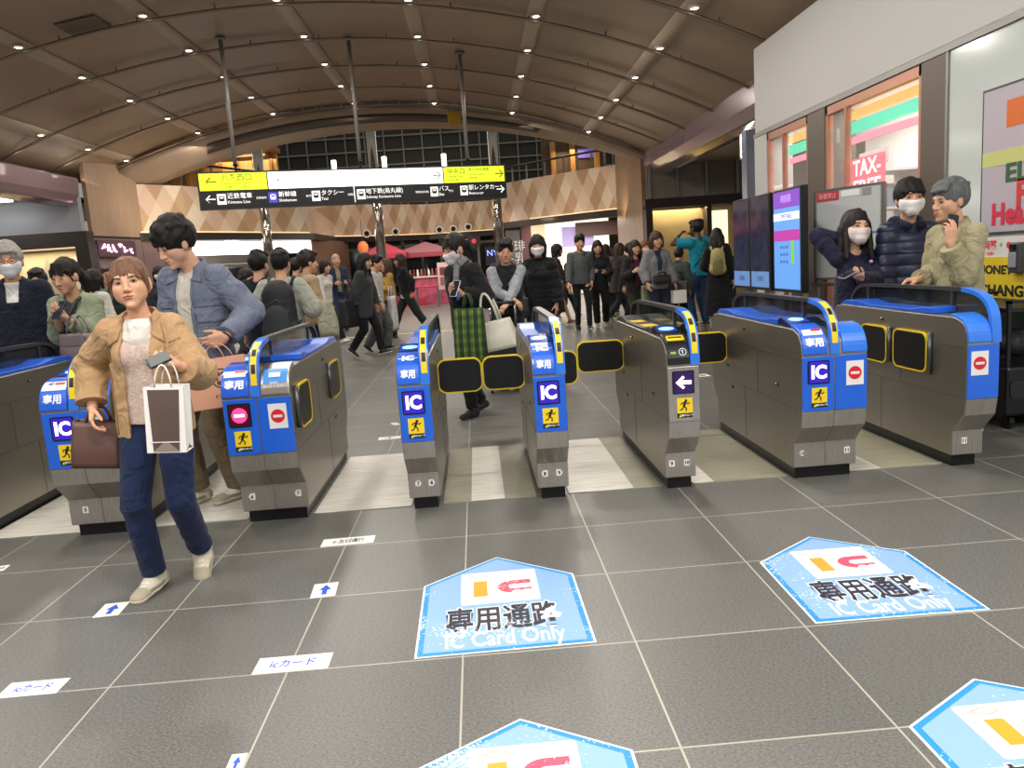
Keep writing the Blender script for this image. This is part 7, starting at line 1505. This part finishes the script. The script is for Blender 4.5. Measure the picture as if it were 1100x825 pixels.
p = carry(C19, -.25, -.12, 1.08); t = bag_shell(.40, .17, .40, 1.0, .2).build('folded_coat', cloth('#9a9d88'), None, True); thicken(t, .02); t.location = p; t.rotation_euler = (0, .3, math.radians(100)); tag(t, 'pale green coat carried over the arm of the beige jacket person', 'coat')
for (px, py, Y, fc, sx, hr, c1, c2, lb, mk) in [
    (208, 289, 12.5, 40, 'm', ('short', '#b9b4ac'), '#3b3c40', '#26272b', 'grey haired person far behind the man in blue-grey', None),
    (246, 291, 13.0, -60, 'f', ('bob', '#1c1613'), '#3a342f', '#27282c', 'person in dark brown coat between blue-grey man and navy coat', None),
    (259, 290, 11.0, 70, 'f', ('bob', '#1a1512'), '#c2bda2', '#3a3c40', 'person in cream jacket with yellow bag behind the navy coat', None),
    (228, 292, 15.0, 20, 'm', ('short', '#1a1512'), '#20242c', '#1d1e22', 'person in black by the clothes racks', None),
    (316, 279, 12.8, 170, 'm', ('short', '#1a1512'), '#2b2e36', '#222429', 'dark haired person just left of the beige jacket head', None),
    (98, 291, 9.6, 160, 'f', ('bob', '#15110f'), '#c9c7bf', '#3a3b40', 'person in white jacket far behind the pale green jacket', None),
    (112, 288, 12.0, 30, 'm', ('short', '#4a3a30'), '#6c7f6a', '#2c2d31', 'person in sage top beneath the pink shop sign', None),
    (124, 290, 10.4, -150, 'f', ('long', '#17120f'), '#1b2a24', '#1d1f22', 'long haired person in dark green coat beside the plum pier', None),
    (170, 287, 13.6, 20, 'f', ('bob', '#1a1512'), '#31323a', '#26272b', 'masked person glimpsed between the two front walkers', '#e9e7e4'),
    (508, 280, 14.8, -20, 'f', ('long', '#2a1d18'), '#7a2f42', '#2a2b30', 'person in wine red coat behind the masked woman in black', None),
    (530, 284, 15.5, 10, 'f', ('bob', '#1a1512'), '#8f2f4a', '#1d1e22', 'person in crimson top glimpsed beside the vest man', None),
    (607, 283, 17.5, 60, 'f', ('bob', '#1a1512'), '#3d3436', '#26272b', 'person bending over shoes by the bright shop', None),
    (657, 268, 18.0, 200, 'f', ('long', '#2a1d18'), '#cabfb2', '#35353a', 'person in cream knit inside the bright shop', None)]:
    put(lb, px, py, Y, fc, sx, dict(WALK) if fc in (40, 70, -60, 60) else None, hr, [top(c1, fit=.035, hem=.76), pants(c2), shoes('#2a2a2a')], .013, mask=mk, seed=int(px))
# ------------------------------------------------------------------ light
w = bpy.data.worlds.new('world'); scene.world = w; w.use_nodes = True; w.node_tree.nodes['Background'].inputs[0].default_value = (1.0, .95, .88, 1); w.node_tree.nodes['Background'].inputs[1].default_value = .30
def area(name, loc, size, energy, col=(1, .95, .88), rot=(0, 0, 0), sy=None):
    l = bpy.data.lights.new(name, 'AREA'); l.energy = energy; l.color = col; l.size = size
    if sy: l.shape = 'RECTANGLE'; l.size_y = sy
    o = bpy.data.objects.new(name, l); COL.objects.link(o); o.location = loc; o.rotation_euler = rot; return o
# concourse ceiling lamps above and behind the camera, in front of the vault
for x in (-3.2, 0, 3.2):
    for y in (-1.2, 1.6): area('concourse_lamp', (x, y, 3.5), 1.2, 92, (1, .96, .9), sy=.35)
for X in STRIPS[1::2]:
    for Y in ROWS[0:9:2]: area('vault_lamp', (X, Y, vz(X)-.3), .35, 84, (1, .93, .85))
for x, y in ((-11, 17), (-11, 13)): area('side_lamp', (x, y, 3.3), 1.0, 40)
area('store_lamp', (4.75, 8.6, 2.7), 1.0, 45, (1, .97, .95), sy=3.6)
area('shop_lamp', (3.8, 27.0, 2.7), 3.0, 190, (1, .93, .8), sy=2); area('cafe_lamp', (-1.5, 27.5, 3.3), 3, 160, (1, .88, .75), sy=2); area('clothes_lamp', (-8, 23.6, 2.5), 2.5, 60, sy=.5)
area('niche_lamp', (-10.5, 18.6, 2.3), 2.5, 22, (1, .85, .6), sy=.2); area('gold_lamp', (5.3, 20.15, 2.4), 1.4, 25, (1, .85, .6), sy=.15)
area('room_lamp', (-7.2, 25.6, 5.2), 2, 90, (1, .75, .45)); area('amber_lamp', (3.6, 26.9, 5.0), 1, 25, (1, .75, .45)); area('upper_lamp', (-2, 29, 7.5), 5, 120, (1, .93, .85))
for Y in (6, 10, 14, 18): area('eave_fill', (-8.9, Y, 3.85), .25, 6, (1, .9, .78), (0, math.radians(-150), 0), sy=3.4)  # unseen lamps added along the left eave to brighten the vault
# uplights of the argyle wall
for x, y in ((-7.5, 20.3), (-5.5, 22.2), (-3.5, 27.5), (-1, 30.5), (2.2, 24.5), (4.0, 22.8)): area('wall_washer', (x, y, 2.5), .8, 16, (1, .84, .62), (math.radians(150), 0, 0))
area('fascia_fill', (1.2, 6.5, 4.6), .5, 26, (1, .97, .93), (0, math.radians(-72), 0))  # added lamp, only there to lighten the grey fascia
scene.view_settings.exposure = 0.0
scene.cycles.use_denoising = True
scene.cycles.max_bounces = 6; scene.cycles.sample_clamp_indirect = 4
